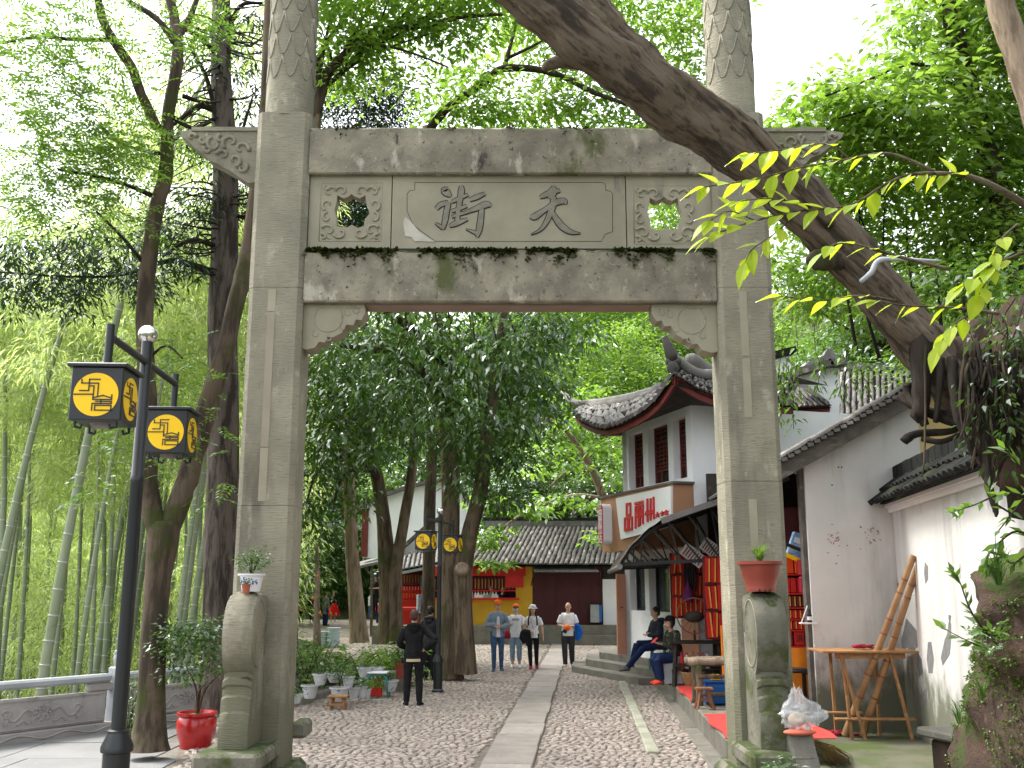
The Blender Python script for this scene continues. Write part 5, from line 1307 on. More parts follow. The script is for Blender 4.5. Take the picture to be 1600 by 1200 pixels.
# --- two storey shop with upturned eaves
FC, NC = Vector((2.62, 23.5, 0)), Vector((3.68, 20.2, 0))
fdir = (NC - FC).normalized(); fnor = Vector((fdir.y, -fdir.x, 0))
if fnor.x > 0: fnor = -fnor
rdir_ = -fnor                      # right face runs this way from NC
rnor = Vector((rdir_.y, -rdir_.x, 0))
if rnor.y > 0: rnor = -rnor
shop = thing('two_storey_shop', 'white two storey shop with sweeping upturned grey eaves and a tan sign box', 'building', (3.68, 20.2, 0))
ztop = on(1086, 629, NC, fnor).z
Wf = (NC - FC).length
def fu(px, py): return (on(px, py, NC, fnor) - FC).dot(fdir)
up_w = [((982.5, 993, 1005), 679, 763), ((1012.5, 1022.5, 1044), 664, 755), ((1051.5, 1063.5, 1078.5), 652, 747)]
lo_w = [((984, 996, 1007.5), 874, 953), ((1014, 1026, 1046), 872, 956)]
def face(z0, z1, wins, tag_):
 """front wall with deep openings; returns opening rectangles"""
 outer = [(0, z0), (Wf, z0), (Wf, z1), (0, z1)]
 rects = []
 for (xr, xa, xb), yt, yb in wins:
  u0, u1 = fu(xr, (yt + yb) / 2), fu(xb, (yt + yb) / 2)
  rects.append((u0, u1, on((xr + xb) / 2, yb, NC, fnor).z, on((xr + xb) / 2, yt, NC, fnor).z))
 # piers and bands so that every opening is a real hole
 m = MB(); th = .26
 zb, zt = min(r[2] for r in rects), max(r[3] for r in rects)
 def blk(u0, u1, za, zc):
  a = FC + fdir * u0; m.prism([(0, za), (u1 - u0, za), (u1 - u0, zc), (0, zc)], a, fdir, (0, 0, 1), -fnor * th)
 blk(0, Wf, z0, zb); blk(0, Wf, zt, z1)
 e = 0
 for r in rects: blk(e, r[0], zb, zt); e = r[1]
 blk(e, Wf, zb, zt)
 m.build('front_wall', M_['white'], shop)
 return [(r[0], r[1], zb, zt) for r in rects]
zmid = 3.0
def window(r, lattice):
 u0, u1, zb, zt = r
 m = MB(); O = FC - fnor * .165
 def bar(ua, ub, za, zc, d0=0, d1=.05):
  m.prism([(ua, za), (ub, za), (ub, zc), (ua, zc)], O + fnor * d0, fdir, (0, 0, 1), -fnor * d1)
 fw = .05
 bar(u0, u1, zb, zb + fw); bar(u0, u1, zt - fw, zt); bar(u0, u0 + fw, zb + fw, zt - fw); bar(u1 - fw, u1, zb + fw, zt - fw)
 wo_ = m.build('window', M_['redwood'] if lattice else M_['black'], shop)
 mg = MB(); mg.prism([(u0 + .01, zb + .01), (u1 - .01, zb + .01), (u1 - .01, zt - .01), (u0 + .01, zt - .01)], O - fnor * .045, fdir, (0, 0, 1), -fnor * .02)
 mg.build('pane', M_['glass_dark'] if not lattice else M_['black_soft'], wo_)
 if lattice:
  m = MB(); H = zt - zb; wd = u1 - u0
  z1 = zb + H * .72
  def b2(ua, ub, za, zc): m.prism([(ua, za), (ub, za), (ub, zc), (ua, zc)], O + fnor * -.008, fdir, (0, 0, 1), -fnor * .03)
  b2(u0 + fw, u1 - fw, z1, z1 + .05); b2(u0 + fw, u1 - fw, zb + H * .22, zb + H * .22 + .045)
  for k in range(1, 3): b2(u0 + wd * k / 3 - .012, u0 + wd * k / 3 + .012, z1 + .05, zt - fw)
  for k in range(1, 3): b2(u0 + fw, u1 - fw, z1 + (zt - z1) * k / 3 - .012, z1 + (zt - z1) * k / 3 + .012)
  for fx in (.24, .42, .58, .76): b2(u0 + wd * fx - .014, u0 + wd * fx + .014, zb + H * .22, z1)
  for k in range(1, 7): b2(u0 + fw, u1 - fw, zb + H * (.22 + .5 * k / 7) - .012, zb + H * (.22 + .5 * k / 7) + .012)
  for fx in (.3, .7): b2(u0 + wd * fx - .03, u0 + wd * fx + .03, zb + fw, zb + H * .22)
  m.build('lattice', M_['redwood'], wo_)
for r in face(zmid, ztop, up_w, 'u'): window(r, True)
for r in face(.42, zmid, lo_w, 'l'): window(r, False)
# side and back walls, floor between
m = MB(); e = rdir_ * 4.6
m.prism([(0, .42), (4.6, .42), (4.6, ztop), (0, ztop)], NC + rdir_ * .001 + fdir * -.001, rdir_, (0, 0, 1), rnor * -.25)
m.build('side_wall', M_['white'], shop)
m = MB(); m.prism([(.0, .42), (4.6, .42), (4.6, ztop), (0, ztop)], FC + fdir * .002, rdir_, (0, 0, 1), fdir * .25); m.build('far_wall', M_['white'], shop)
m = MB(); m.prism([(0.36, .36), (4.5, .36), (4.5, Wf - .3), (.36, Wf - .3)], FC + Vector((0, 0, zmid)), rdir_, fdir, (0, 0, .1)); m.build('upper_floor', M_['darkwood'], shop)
# peach doors
Od = FC + fdir * (-.02)
m = MB().beam(on(971, 1012, FC + fnor * .02, rnor), on(971, 895, FC, rnor), .02, .02)
pa, pb = on(963, 960, FC, rnor), on(977, 960, FC, rnor)
hz0, hz1 = .46, on(970, 897, FC, rnor).z
m = MB(); m.prism([(0, hz0), ((pb - pa).dot(rdir_), hz0), ((pb - pa).dot(rdir_), hz1), (0, hz1)], Vector((pa.x, pa.y, 0)), rdir_, (0, 0, 1), fdir * .05)
dr = m.build('door', M_['peach'], shop); dr['label'] = 'open peach brown door edge on at the far corner'
m = MB(); hp = on(966.5, 950, FC, rnor) - fdir * .0 + rnor * .02; m.bbox((hp.x - .02, hp.y - .02, hp.z - .16), (hp.x + .02, hp.y + .01, hp.z + .1)); m.tube([hp, hp + Vector((.1, -.03, .02))], .012, 6); m.build('handle', M_['black'], dr)
u0, u1 = fu(1064, 930), fu(1077, 930)
m = MB(); m.prism([(u0, .46), (Wf + .02, .46), (Wf + .02, 2.55), (u0, 2.55)], FC + fnor * .012, fdir, (0, 0, 1), -fnor * .01); m.build('door', M_['peach'], shop)
# sign box
sb_o = .46
z_lo, z_hi = on(941, 863, FC + fnor * sb_o, fnor).z, on(941, 779, FC + fnor * sb_o, fnor).z
Os = NC + fnor * sb_o
ua, ub = (on(940.5, 820, Os, fnor) - FC).dot(fdir), (on(1053, 800, Os, fnor) - FC).dot(fdir)
Q = FC + fnor * .003
m = MB(); m.prism([(ua, z_lo), (ub, z_lo), (ub, z_hi), (ua, z_hi)], Q, fdir, (0, 0, 1), fnor * (sb_o - .003)); sbx = m.build('sign_box', M_['sign_brown'], shop)
m = MB(); m.prism([(ua - .03, z_hi + .002), (ub + .06, z_hi + .002), (ub + .06, z_hi + .05), (ua - .03, z_hi + .05)], FC + fnor * .004, fdir, (0, 0, 1), fnor * (sb_o + .03)); m.build('sign_cap', M_['greywood'], sbx)
def zz(zx, zy): return 930 + zx / 8.889, 760 + zy / 8.889
def sgn(zx, zy, o=.0):
 p = on(*zz(zx, zy), Os + fnor * o, fnor); return p
m = MB(); cs = [sgn(312, 168), sgn(1080, -4), sgn(1080, 560), sgn(382, 738)]
m.prism([((c - FC).dot(fdir), c.z) for c in cs], FC + fnor * (sb_o + .002), fdir, (0, 0, 1), fnor * .05); sp_ = m.build('sign_panel', M_['sign_white'], sbx)
def letters(strk, w_, name, mm, parent, o=.053, d=.03):
 for s in strk:
  m = MB()
  for a, b in zip(s[:-1], s[1:]):
   p, q = sgn(*a, o), sgn(*b, o); t_ = (q - p).normalized(); p -= t_ * w_ * .4; q += t_ * w_ * .4
   nn = t_.cross(fnor).normalized() * w_ / 2
   vs = [p + nn, p - nn, q - nn, q + nn]; vs += [v + fnor * d for v in vs]
   jj = jit(.002); m.add([v + fnor * jj for v in vs], [(3, 2, 1, 0), (4, 5, 6, 7), (0, 1, 5, 4), (1, 2, 6, 5), (2, 3, 7, 6), (3, 0, 4, 7)])
  m.build(name, mm, parent)
box_ = lambda a, b, c, d: [(a, b), (c, b - (c - a) * .16), (c, d - (c - a) * .16), (a, d), (a, b)]
letters([box_(445, 250, 497, 405), box_(420, 450, 460, 605), box_(478, 442, 520, 596)], .055, 'letter', M_['sign_red'], sp_)
letters([[(565, 240), (672, 215)], [(570, 575), (570, 290), (612, 280), (612, 545)], [(632, 530), (632, 275), (672, 266), (672, 510)], [(590, 340), (592, 430)], [(650, 330), (652, 420)], [(570, 400), (612, 392)], [(632, 388), (672, 378)]], .055, 'letter', M_['sign_red'], sp_)
letters([[(735, 185), (737, 480)], [(778, 180), (778, 460)], [(818, 160), (822, 440)], [(712, 385), (722, 360)], [(757, 375), (763, 355)], [(798, 365), (803, 348)]], .06, 'letter', M_['sign_red'], sp_)
letters([[(850, 395), (892, 385)], [(872, 360), (868, 400), (850, 425)], [(870, 400), (892, 420)], [(918, 372), (958, 362)], [(938, 345), (938, 410)], [(922, 395), (955, 387)], [(970, 355), (1020, 343)], [(995, 330), (995, 350)], [(985, 375), (1015, 368)], [(980, 390), (1018, 380)]], .022, 'letter', M_['sign_red'], sp_)
# vertical lozenge sign
m = MB(); c0, c1 = sgn(198, 300), sgn(198, 762); rr = (sgn(232, 530) - sgn(165, 530)).length / 2; uc = (c0 - FC).dot(fdir)
pill = [(uc + rr * math.cos(a), c0.z - rr * .4 + rr * math.sin(a)) for a in np.linspace(0, math.pi, 9)] + [(uc + rr * math.cos(a), c1.z + rr * .4 + rr * math.sin(a)) for a in np.linspace(math.pi, 2 * math.pi, 9)]
m.prism(pill, FC + fnor * (sb_o + .002), fdir, (0, 0, 1), fnor * .22); pl = m.build('lozenge_sign', M_['sign_white'], sbx)
m = MB(); m.prism([(uc + (u - uc) * .97, z) for u, z in pill], FC + fnor * (sb_o + .224), fdir, (0, 0, 1), fnor * .012); m.build('lozenge_face', M_['sign_red'], pl)
for k, ch in enumerate('品丽州店'):
 z = lerp(c0.z - .06, c1.z + .06, k / 3)
 O = FC + fdir * uc + fnor * (sb_o + .24); O.z = z
 text_part('letter', ch, .30, .004, M_['sign_white'], pl, frame(O, fdir, (0, 0, 1)), .8)
# sweeping roof -------------------------------------------------------
EO = .85
E1 = [on(x, y, NC + fnor * EO, fnor) for x, y in ((896, 644), (908, 656), (928, 665), (946, 668), (970, 661), (992, 650), (1012, 637), (1026, 624), (1036, 610), (1046, 594), (1052, 584))]
R1 = [on(x, y, NC + fnor * .10, fnor) for x, y in ((906, 634), (920, 636), (935, 635), (950, 633), (970, 630), (990, 626), (1006, 622), (1020, 618), (1032, 611), (1046, 596), (1056, 580))]
E2 = [on(x, y, NC + rnor * EO, rnor) for x, y in ((1052, 584), (1058, 588), (1068, 593), (1078, 600), (1090, 607), (1104, 613), (1118, 618), (1140, 624), (1170, 628), (1205, 630), (1240, 632))]
R2 = [on(x, y, NC + rnor * .0, rnor) for x, y in ((1054, 572), (1062, 577), (1072, 583), (1082, 588), (1094, 591), (1106, 592), (1120, 592), (1140, 590), (1170, 588), (1205, 586), (1240, 586))]
E1[-1] = E2[0] = (E1[-1] + E2[0]) / 2
def poly_at(L, u):
 k = u * (len(L) - 1); i = min(int(k), len(L) - 2); return L[i].lerp(L[i + 1], k - i)
def eave(E, Rg, ncol, nrow, mt, nor):
 bed = MB()
 bed.sheet(lambda u, v: poly_at(E, u).lerp(poly_at(Rg, u), v), 20, 3); bed.sheet(lambda u, v: poly_at(E, u).lerp(poly_at(Rg, u), v) - Vector((0, 0, .07)), 20, 3)
 bed.build('roof_bed', M_['tile_dark'], shop)
 tot = [0]
 for a, b in zip(E[:-1], E[1:]): tot.append(tot[-1] + (b - a).length)
 wcol = tot[-1] / ncol; off_ = Vector(ORIGIN[shop.name])
 L0 = sum((poly_at(Rg, u) - poly_at(E, u)).length for u in (.2, .5, .8)) / 3 / nrow
 tm = tile_me('tile', mt, 1.15, 1)
 import bisect
 for i in range(ncol):
  s = (i + .5) * wcol; k = bisect.bisect(tot, s) - 1; k = min(k, len(E) - 2); f = (s - tot[k]) / max(1e-6, tot[k + 1] - tot[k])
  e = E[k].lerp(E[k + 1], f); g = Rg[k].lerp(Rg[k + 1], f); ed = (E[k + 1] - E[k]).normalized()
  for j in range(nrow):
   p = e.lerp(g, j / nrow); y = (g - e).normalized(); z = ed.cross(y)
   if z.z < 0: z = -z
   z.normalize(); x = y.cross(z)
   L = (g - e).length / nrow
   Q_ = Matrix((x * wcol * .36, y * L, z * wcol * .46)).transposed().to_4x4() @ Matrix.Rotation(jit(.04), 4, 'Z')
   Q_.translation = p - off_ + z * .01 - y * .03
   link('tile', tm, shop, Q_)
 # red fascia and dark soffit
 fa = MB(); fa.sheet(lambda u, v: poly_at(E, u) + Vector((0, 0, .0 - .19 * v)) - nor * .04, 24, 1); fa.sheet(lambda u, v: poly_at(E, u) + Vector((0, 0, -.07 - .12 * v)) - nor * .10, 24, 1)
 fa.sheet(lambda u, v: poly_at(E, u) + Vector((0, 0, -.19)) - nor * (.04 + .06 * v), 24, 1)
 fa.build('fascia', M_['redwood'], shop)
 so = MB()
 def sof(u, v):
  a = poly_at(E, u) + Vector((0, 0, -.16)) - nor * .1; b = poly_at(Rg, u); b = Vector((b.x, b.y, ztop + .02));
  c = a - nor * (EO - .1); c.z = max(ztop - .02, a.z * .4 + ztop * .6)
  return a.lerp(c, v)
 so.sheet(sof, 20, 3); so.build('soffit', M_['darkwood'], shop)
eave(E1, R1, 24, 3, M_['tile_light'], fnor)
eave(E2, R2, 26, 3, M_['tile'], rnor)
# ridges
m = MB(); tipl = [on(x, y, NC + fnor * .3, fnor) for x, y in ((878, 611), (886, 621), (896, 629), (908, 633))]
rl = tipl + [p + Vector((0, 0, .08)) for p in R1[1:-2]]
m.tube(rl, [.035, .075, .10, .12] + [.12] * (len(rl) - 4), 8); m.build('ridge', M_['ridge'], shop, smooth=True)
m = MB(); m.tube([p + Vector((0, 0, .0)) for p in R1[:-2]], [.15] * (len(R1) - 2), 8); m.build('ridge_course', M_['tile_light'], shop, smooth=True)
m = MB(); hp = [on(x, y, NC + rnor * .1, rnor) for x, y in ((1049, 562), (1056, 561), (1064, 568), (1074, 576), (1086, 583), (1100, 586), (1118, 585), (1150, 580), (1200, 574))]
m.tube(hp, [.08, .11, .12, .12, .12, .12, .12, .12, .12], 8); m.build('hip_ridge', M_['ridge'], shop, smooth=True)
m = MB(); hp2 = [on(x, y, NC - rnor * 1.6, rnor) for x, y in ((1074, 560), (1082, 560), (1096, 569), (1112, 580), (1130, 586))]
m.tube(hp2, [.10, .13, .13, .13, .13], 8); m.build('ridge', M_['ridge'], shop, smooth=True)
m = MB(); s_ = [on(x, y, NC + rnor * .3, rnor) for x, y in ((1052, 562), (1049, 555), (1044, 540), (1038, 526))]
m.tube(s_, [.10, .13, .10, .07], 6); m.tube([s_[0] + Vector((-.15, 0, -.04)), s_[0] + Vector((.15, 0, -.04))], .07, 6); m.build('finial', M_['tile'], shop, smooth=True)
c = on(1051, 574, NC + rnor * .75, rnor); m = MB(); m.lathe(c, [(.0, -.03), (.12, -.03), (.12, .03), (.09, .04), (0, .05)], 14, Matrix.Rotation(R(90), 3, 'X')); m.build('round_cap_tile', M_['tile'], shop, smooth=40)
m = MB(); b0 = on(1062, 622, NC + rnor * .35, rnor); m.beam(b0, b0 - rnor * .6 + Vector((.12, 0, .04)), .13, .16); m.build('bracket', M_['redwood'], shop)
m = MB(); b0 = on(940, 678, FC + fnor * .4, fnor); m.beam(b0, b0 - fnor * .5 + Vector((.1, 0, .05)), .12, .12); m.build('bracket', M_['redwood'], shop)
# main roof behind so that the building is closed on top
m = MB(); ctr = NC + rdir_ * 2.6 - fdir * 1.7; apex = Vector((ctr.x, ctr.y, ztop + 1.0))
Rall = R1 + R2[1:]
vs = [p - Vector((0, 0, .03)) for p in Rall] + [apex, apex + rdir_ * 2.0]
fs = [(i, i + 1, len(Rall)) for i in range(len(R1) - 1)] + [(i, i + 1, len(Rall) + 1) for i in range(len(R1) - 1, len(Rall) - 1)] + [(len(R1) - 1, len(Rall), len(Rall) + 1)]
m.add(vs, fs); m.build('roof_top', M_['tile'], shop)
# --- dark awning over the shop front
aw = thing('awning', 'dark brown arched awning on thin black trusses over the incense shop front', 'awning', (2.9, 17.5, 2.4))
prof = [P(x, y, 17.4) for x, y in ((966, 884), (972, 872), (984, 855), (1000, 838), (1016, 824), (1034, 812), (1060, 803), (1090, 793), (1125, 781), (1160, 770), (1225, 748))]
ya, yb = 17.0, 22.6
def awn(u, v, dz=0):
 p = poly_at(prof, u); y = lerp(ya, yb, v); return Vector((p.x + (y - 17.4) * .067, y, p.z + dz + .012 * math.sin(u * 40)))
m = MB(); m.sheet(lambda u, v: awn(u, v), 24, 6); m.sheet(lambda u, v: awn(u, v, -.035), 24, 6); m.build('awning_sheet', M_['awning'], aw)
m = MB()
for a, b in zip([awn(u, 0, -.03) for u in np.linspace(.48, 1, 8)][:-1], [awn(u, 0, -.03) for u in np.linspace(.48, 1, 8)][1:]): m.beam(a, b, .05, .10)
m.build('verge_beam', M_['metalsheet'], aw)
for v in (.06, .5, .94):
 m = MB(); a, b = awn(.08, v, -.08), awn(.98, v, -.08); lo = Vector((b.x, b.y, a.z + .12))
 m.beam(a, lo, .045, .06); q = [awn(u, v, -.06) for u in np.linspace(.08, .98, 9)]
 for i in range(8): m.beam(q[i], q[i + 1], .045, .05)
 for i in range(1, 8):
  t_ = i / 8; pb = a.lerp(lo, t_); m.beam(q[i], pb, .03, .03)
  if i % 2: m.beam(q[i + 1 if i < 7 else i], pb, .025, .025)
 m.build('truss', M_['black'], aw)
m = MB(); m.tube([awn(0, -.04, -.03), awn(0, 1.02, -.03)], .05, 8); m.build('gutter', M_['metalsheet'], aw)
m = MB()
for x, y in ((kx(17.9) + .30, 17.9),): m.beam((x + .85, y, .28), (x + .85, y, awn(.55, .1).z - .1), .06, .06)
m.build('post', M_['black'], aw)
# --- white gabled shed beside the yard
shed = thing('gabled_shed', 'white gabled shed with grey timber bargeboard and rough tiled roof beside the mossy yard', 'building', (4.4, 14.6, 0))
yg = 14.55
a, b = P(1221, 748, yg), P(1421, 636, yg); sl = (b.z - a.z) / (b.x - a.x)
def zroof(x): return a.z + (x - a.x) * sl
xw0, xw1 = P(1266, 900, yg).x, P(1437, 690, yg).x
m = MB(); m.prism([(xw0, -.05), (xw1, -.05), (xw1, zroof(xw1) + .12), (xw0, zroof(xw0) + .12)], (0, yg, 0), (1, 0, 0), (0, 0, 1), (0, .22, 0)); gw = m.build('gable_wall', M_['white_old'], shed)
m = MB(); m.prism([(xw1 + .002, -.05), (7.6, -.05), (7.6, zroof(7.4)), (xw1 + .002, zroof(xw1) + .12)], (0, yg + .03, 0), (1, 0, 0), (0, 0, 1), (0, .2, 0)); m.build('yellow_wall', mat('pale_yellow_plaster', (.62, .46, .20), (.54, .40, .18), 2, .85), shed)
m = MB(); m.bbox((xw0 - .06, yg + .05, 0), (xw0 - .004, yg + .2, zroof(xw0))); m.build('door_post', M_['greywood'], shed)
# faded painted characters, flakes of paint
M_['fadedred'] = mat('faded_red_paint', (.30, .10, .09), (.42, .26, .22), 30, .9)
random.seed(8)
for (cx_, cz_, n, s) in ((1306, 843, 26, 1.0), (1358, 838, 22, .8)):
 m = MB()
 for k in range(n):
  px, py = cx_ + random.gauss(0, 8), cz_ + random.gauss(0, 10)
  p = P(px, py, yg); a0 = random.uniform(0, 3.1); L = random.uniform(.01, .035) * s; wd = random.uniform(.006, .016)
  d = Vector((math.cos(a0), 0, math.sin(a0))); q = Vector((-d.z, 0, d.x))
  y0 = yg - .0015 - k * .00003
  pts = [p + d * L, p + q * wd, p - d * L * .8, p - q * wd]
  m.add([(v.x, y0, v.z) for v in pts], [(0, 1, 2, 3)])
 m.build('faded_character', M_['fadedred'], gw)
m = MB();
for px, py in ((1310, 730), (1315, 730), (1300, 758)): p = P(px, py, yg); m.lathe((p.x, yg, p.z), [(.012, 0), (.012, .004)], 8, Matrix.Rotation(R(90), 3, 'X'))
m.build('bolt_hole', M_['black_soft'], gw)
# bargeboard
x0, x1 = P(1195, 760, yg).x, 7.3
m = MB(); m.prism([(x0, zroof(x0)), (x1, zroof(x1)), (x1, zroof(x1) + .27), (x0, zroof(x0) + .27)], (0, yg - .34, 0), (1, 0, 0), (0, 0, 1), (0, .06, 0)); m.build('bargeboard', M_['greywood'], shed)
zo = .30
roof_patch(shed, (x0 - .1, yg - .42, zroof(x0 - .1) + zo), (x0 - .1 + .35, 20.0, zroof(x0 - .1) + zo), (x1 + .35, 20.0, zroof(x1) + zo), (x1, yg - .42, zroof(x1) + zo), 26, 16, M_['tile_light'], M_['darkwood'], single=lambda i, j: i < 2)
m = MB()
for k in range(34):            # white mortared ends of the pan tiles along the verge
 x = lerp(x0, x1 - .4, k / 33); m.box((x, yg - .40, zroof(x) + zo - .035), (.085, .05, .05), M=Matrix.Rotation(-math.atan(sl) + .25, 3, 'Y'))
o = m.build('verge_tiles', M_['tile_light'], shed); o['kind'] = 'stuff'
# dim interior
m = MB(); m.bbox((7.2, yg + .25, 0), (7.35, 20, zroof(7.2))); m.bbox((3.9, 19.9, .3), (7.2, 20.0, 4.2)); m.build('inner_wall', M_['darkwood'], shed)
for y in (16.3, 18.2): MB().bbox((4.25, y, .28), (4.37, y + .12, zroof(4.3) + .2)).build('post', M_['darkwood'], shed)
MB().beam((4.3, yg + .2, zroof(4.3) + .05), (4.3, 19.9, zroof(4.3) + .05), .12, .16).build('beam', M_['darkwood'], shed)
# --- white boundary wall with tiled coping
bw = thing('boundary_wall', 'stained white boundary wall with dark tiled coping at the far right of the mossy yard', 'wall', (5.0, 11.5, 0))
W0, W1 = Vector((5.52, 14.54, 0)), Vector((4.50, 7.6, 0)); wd_ = (W1 - W0).normalized(); wn = Vector((wd_.y, -wd_.x, 0))
if wn.x > 0: wn = -wn
WL = (W1 - W0).length
zc = on(1380, 806, W0, wn).z
m = MB(); m.prism([(0, -.05), (WL, -.05), (WL, zc), (0, zc)], W0, wd_, (0, 0, 1), -wn * .26); wl = m.build('wall_face', M_['white_old'], bw)
m = MB(); m.prism([(-.02, zc + .002), (WL, zc + .002), (WL, zc + .07), (-.02, zc + .07)], W0 + wn * .05, wd_, (0, 0, 1), -wn * .36); m.build('cornice', M_['white'], bw)
m = MB(); m.prism([(-.05, zc + .072), (WL, zc + .072), (WL, zc + .12), (-.05, zc + .12)], W0 + wn * .10, wd_, (0, 0, 1), -wn * .46); m.build('cornice', M_['white'], bw)
m = MB(); bx = W0 - wn * .13
vs = []
for u in (-.06, WL):
 o = bx + wd_ * u
 vs += [o + wn * .30 + Vector((0, 0, zc + .125)), o - wn * .30 + Vector((0, 0, zc + .125)), o + Vector((0, 0, zc + .40))]
m.add(vs, [(0, 1, 2), (3, 5, 4), (0, 2, 5, 3), (2, 1, 4, 5), (1, 0, 3, 4)]); m.build('coping_bed', M_['tile_dark'], bw)
tmc = tile_me('coping_tile', M_['tile_dark'], .30, .095); n = int(WL / .21)
for k in range(n):
 for j in range(2):
  o = bx + wd_ * (.05 + k * .21) ; p0 = o + wn * .42 + Vector((0, 0, zc + .10)); p1 = o + Vector((0, 0, zc + .42))
  y = (p1 - p0).normalized(); x = y.cross(Vector((0, 0, 1))).normalized(); z = x.cross(y)
  M = Matrix((x, y, z)).transposed().to_4x4() @ Matrix.Rotation(jit(.06), 4, 'Z'); M.translation = p0.lerp(p1, j * .47) + z * (.012 + .03 * j + jit(.008)) - Vector(ORIGIN[bw.name])
  link('coping_tile', tmc, bw, M)
# dark ridge of upright tiles
n = 24
for k in range(n):
 u0 = -.02 + k * (WL / n); m = MB()
 o = bx + wd_ * (u0 + WL / n / 2); o.z = zc + .50 + jit(.008) + .06 * math.exp(-((k - 2.2) ** 2) * 0)
 m.cbox(o, (WL / n - .008, .16, .24), .02, M=Matrix((wd_, Vector((-wd_.y, wd_.x, 0)), Vector((0, 0, 1)))).transposed()); m.build('ridge_tile', M_['tile_dark'], bw)
# bare patches where plaster has come away
M_['bareplaster'] = mat('bare_grey_render', (.20, .20, .205), (.15, .15, .15), 9, .9, bump=.3)
for pts in ([(1412, 985), (1416, 966), (1424, 975), (1432, 985), (1434, 1010), (1426, 1020), (1418, 1012), (1410, 1015), (1408, 1000)], [(1450, 1003), (1455, 1003), (1459, 1030), (1457, 1052), (1451, 1052), (1448, 1030)], [(1483, 965), (1486, 975), (1486, 1000), (1484, 1022), (1473, 1040), (1470, 1028), (1476, 1000), (1480, 990)], [(1445, 878), (1450, 885), (1450, 905), (1446, 912), (1444, 896)], [(1434, 1020), (1440, 1030), (1442, 1050), (1436, 1058), (1433, 1040)], [(1443, 1080), (1448, 1075), (1448, 1090), (1440, 1105), (1436, 1100)], [(1482, 960), (1486, 962), (1485, 970), (1482, 968)], [(1400, 913), (1404, 910), (1405, 922), (1401, 924)]):
 m = MB(); q = [on(x, y, W0 + wn * .002, wn) for x, y in pts]
 m.prism([((p - W0).dot(wd_), p.z) for p in q], W0, wd_, (0, 0, 1), wn * .003); m.build('bare_patch', M_['bareplaster'], wl)
# --- roofs and walls seen between the right pillar and the root tangle
hb = thing('horse_head_house', 'white stepped gable house with grey tiled roofs behind the shed', 'building', (9, 25, 0))
def pxp(lst, Y): return [(P(x, y, Y).x, P(x, y, Y).z) for x, y in lst]
m = MB(); m.prism(pxp([(1296, 900), (1311, 900), (1312, 572), (1296, 574), (1240, 590), (1262, 602), (1296, 628)], 23.5), (0, 23.5, 0), (1, 0, 0), (0, 0, 1), (0, .4, 0)); m.build('gable_wall', M_['white'], hb)
m = MB(); m.prism(pxp([(1150, 900), (1296, 900), (1296, 640), (1150, 640)], 24.2), (0, 24.2, 0), (1, 0, 0), (0, 0, 1), (0, .3, 0)); m.build('wall', M_['pinkwall'], hb)
m = MB(); m.prism(pxp([(1150, 650), (1297, 642), (1297, 634), (1150, 640)], 23.3), (0, 23.3, 0), (1, 0, 0), (0, 0, 1), (0, .12, 0)); m.build('fascia', M_['redwood'], hb)
roof_patch(hb, P(1140, 642, 23.2), P(1300, 634, 23.2), P(1240, 592, 25.6), P(1140, 582, 25.6), 18, 8, M_['tile'], M_['tile_dark'], single=lambda i, j: i > 8)
m = MB()
for a_, b_ in (((1243, 586), (1296, 571)), ((1292, 571), (1318, 570))):
 pa, pb = P(*a_, 23.4), P(*b_, 23.4); m.beam(pa, pb, .62, .10); m.beam(pa + Vector((0, 0, .09)), pb + Vector((0, 0, .09)), .36, .08)
m.build('gable_coping', M_['tile'], hb)
m = MB(); m.prism(pxp([(1246, 582), (1262, 566), (1286, 556), (1292, 546), (1300, 544), (1302, 552), (1312, 560), (1316, 570), (1296, 572)], 23.4), (0, 23.35, 0), (1, 0, 0), (0, 0, 1), (0, .28, 0)); m.build('ridge_ornament', M_['ridge'], hb)
roof_patch(hb, P(1311, 652, 24.5), P(1460, 618, 24.5), P(1460, 580, 27.5), P(1311, 580, 27.5), 16, 9, M_['tile'], M_['tile_dark'], single=lambda i, j: True)
m = MB(); m.beam(P(1305, 574, 27.5), P(1470, 576, 27.5), .3, .2); m.build('ridge', M_['ridge'], hb)
m = MB(); m.prism(pxp([(1311, 900), (1460, 900), (1460, 630), (1311, 655)], 25.2), (0, 25.2, 0), (1, 0, 0), (0, 0, 1), (0, .3, 0)); m.build('wall', M_['white'], hb)
m = MB(); m.prism(pxp([(1190, 640), (1232, 640), (1236, 590), (1236, 556), (1190, 566)], 28.5), (0, 28.5, 0), (1, 0, 0), (0, 0, 1), (0, .4, 0)); m.build('rear_wall', M_['white'], hb)
m = MB(); m.beam(P(1190, 560, 28.4), P(1240, 548, 28.4), .6, .16); m.build('gable_coping', M_['tile_dark'], hb)
# --- yellow kiosk shop at the end of the street
ky = thing('yellow_shop', 'ochre yellow shop with grey tiled roof, red hung kiosk window and wide maroon door', 'building', (0, 36.5, 0))
YK = 36.0
xk0, xk1, xk2 = P(728, 950, YK).x, P(832, 950, YK).x, P(942, 950, YK).x
zE = P(800, 886, YK).z; zL = P(800, 936, YK).z
zs_ = P(800, 976, YK).z
kxa, kxb = P(700, 900, YK).x, P(806, 900, YK).x
m = MB(); m.bbox((kxa - .8, YK, zs_), (xk1, YK + .25, zL - .03)); m.bbox((kxb, YK, zL - .03), (xk1, YK + .25, zE + .3)); m.build('front_wall', M_['yellow'], ky)
m = MB(); m.bbox((xk1 + .002, YK + .06, zs_), (xk2, YK + .2, zE + .15)); dd = m.build('door', M_['maroon'], ky)
m = MB()
for k in range(1, 6): x = lerp(xk1, xk2, k / 6); m.bbox((x - .012, YK + .045, zs_), (x + .012, YK + .058, zE))
m.build('door_batten', M_['maroon'], dd)
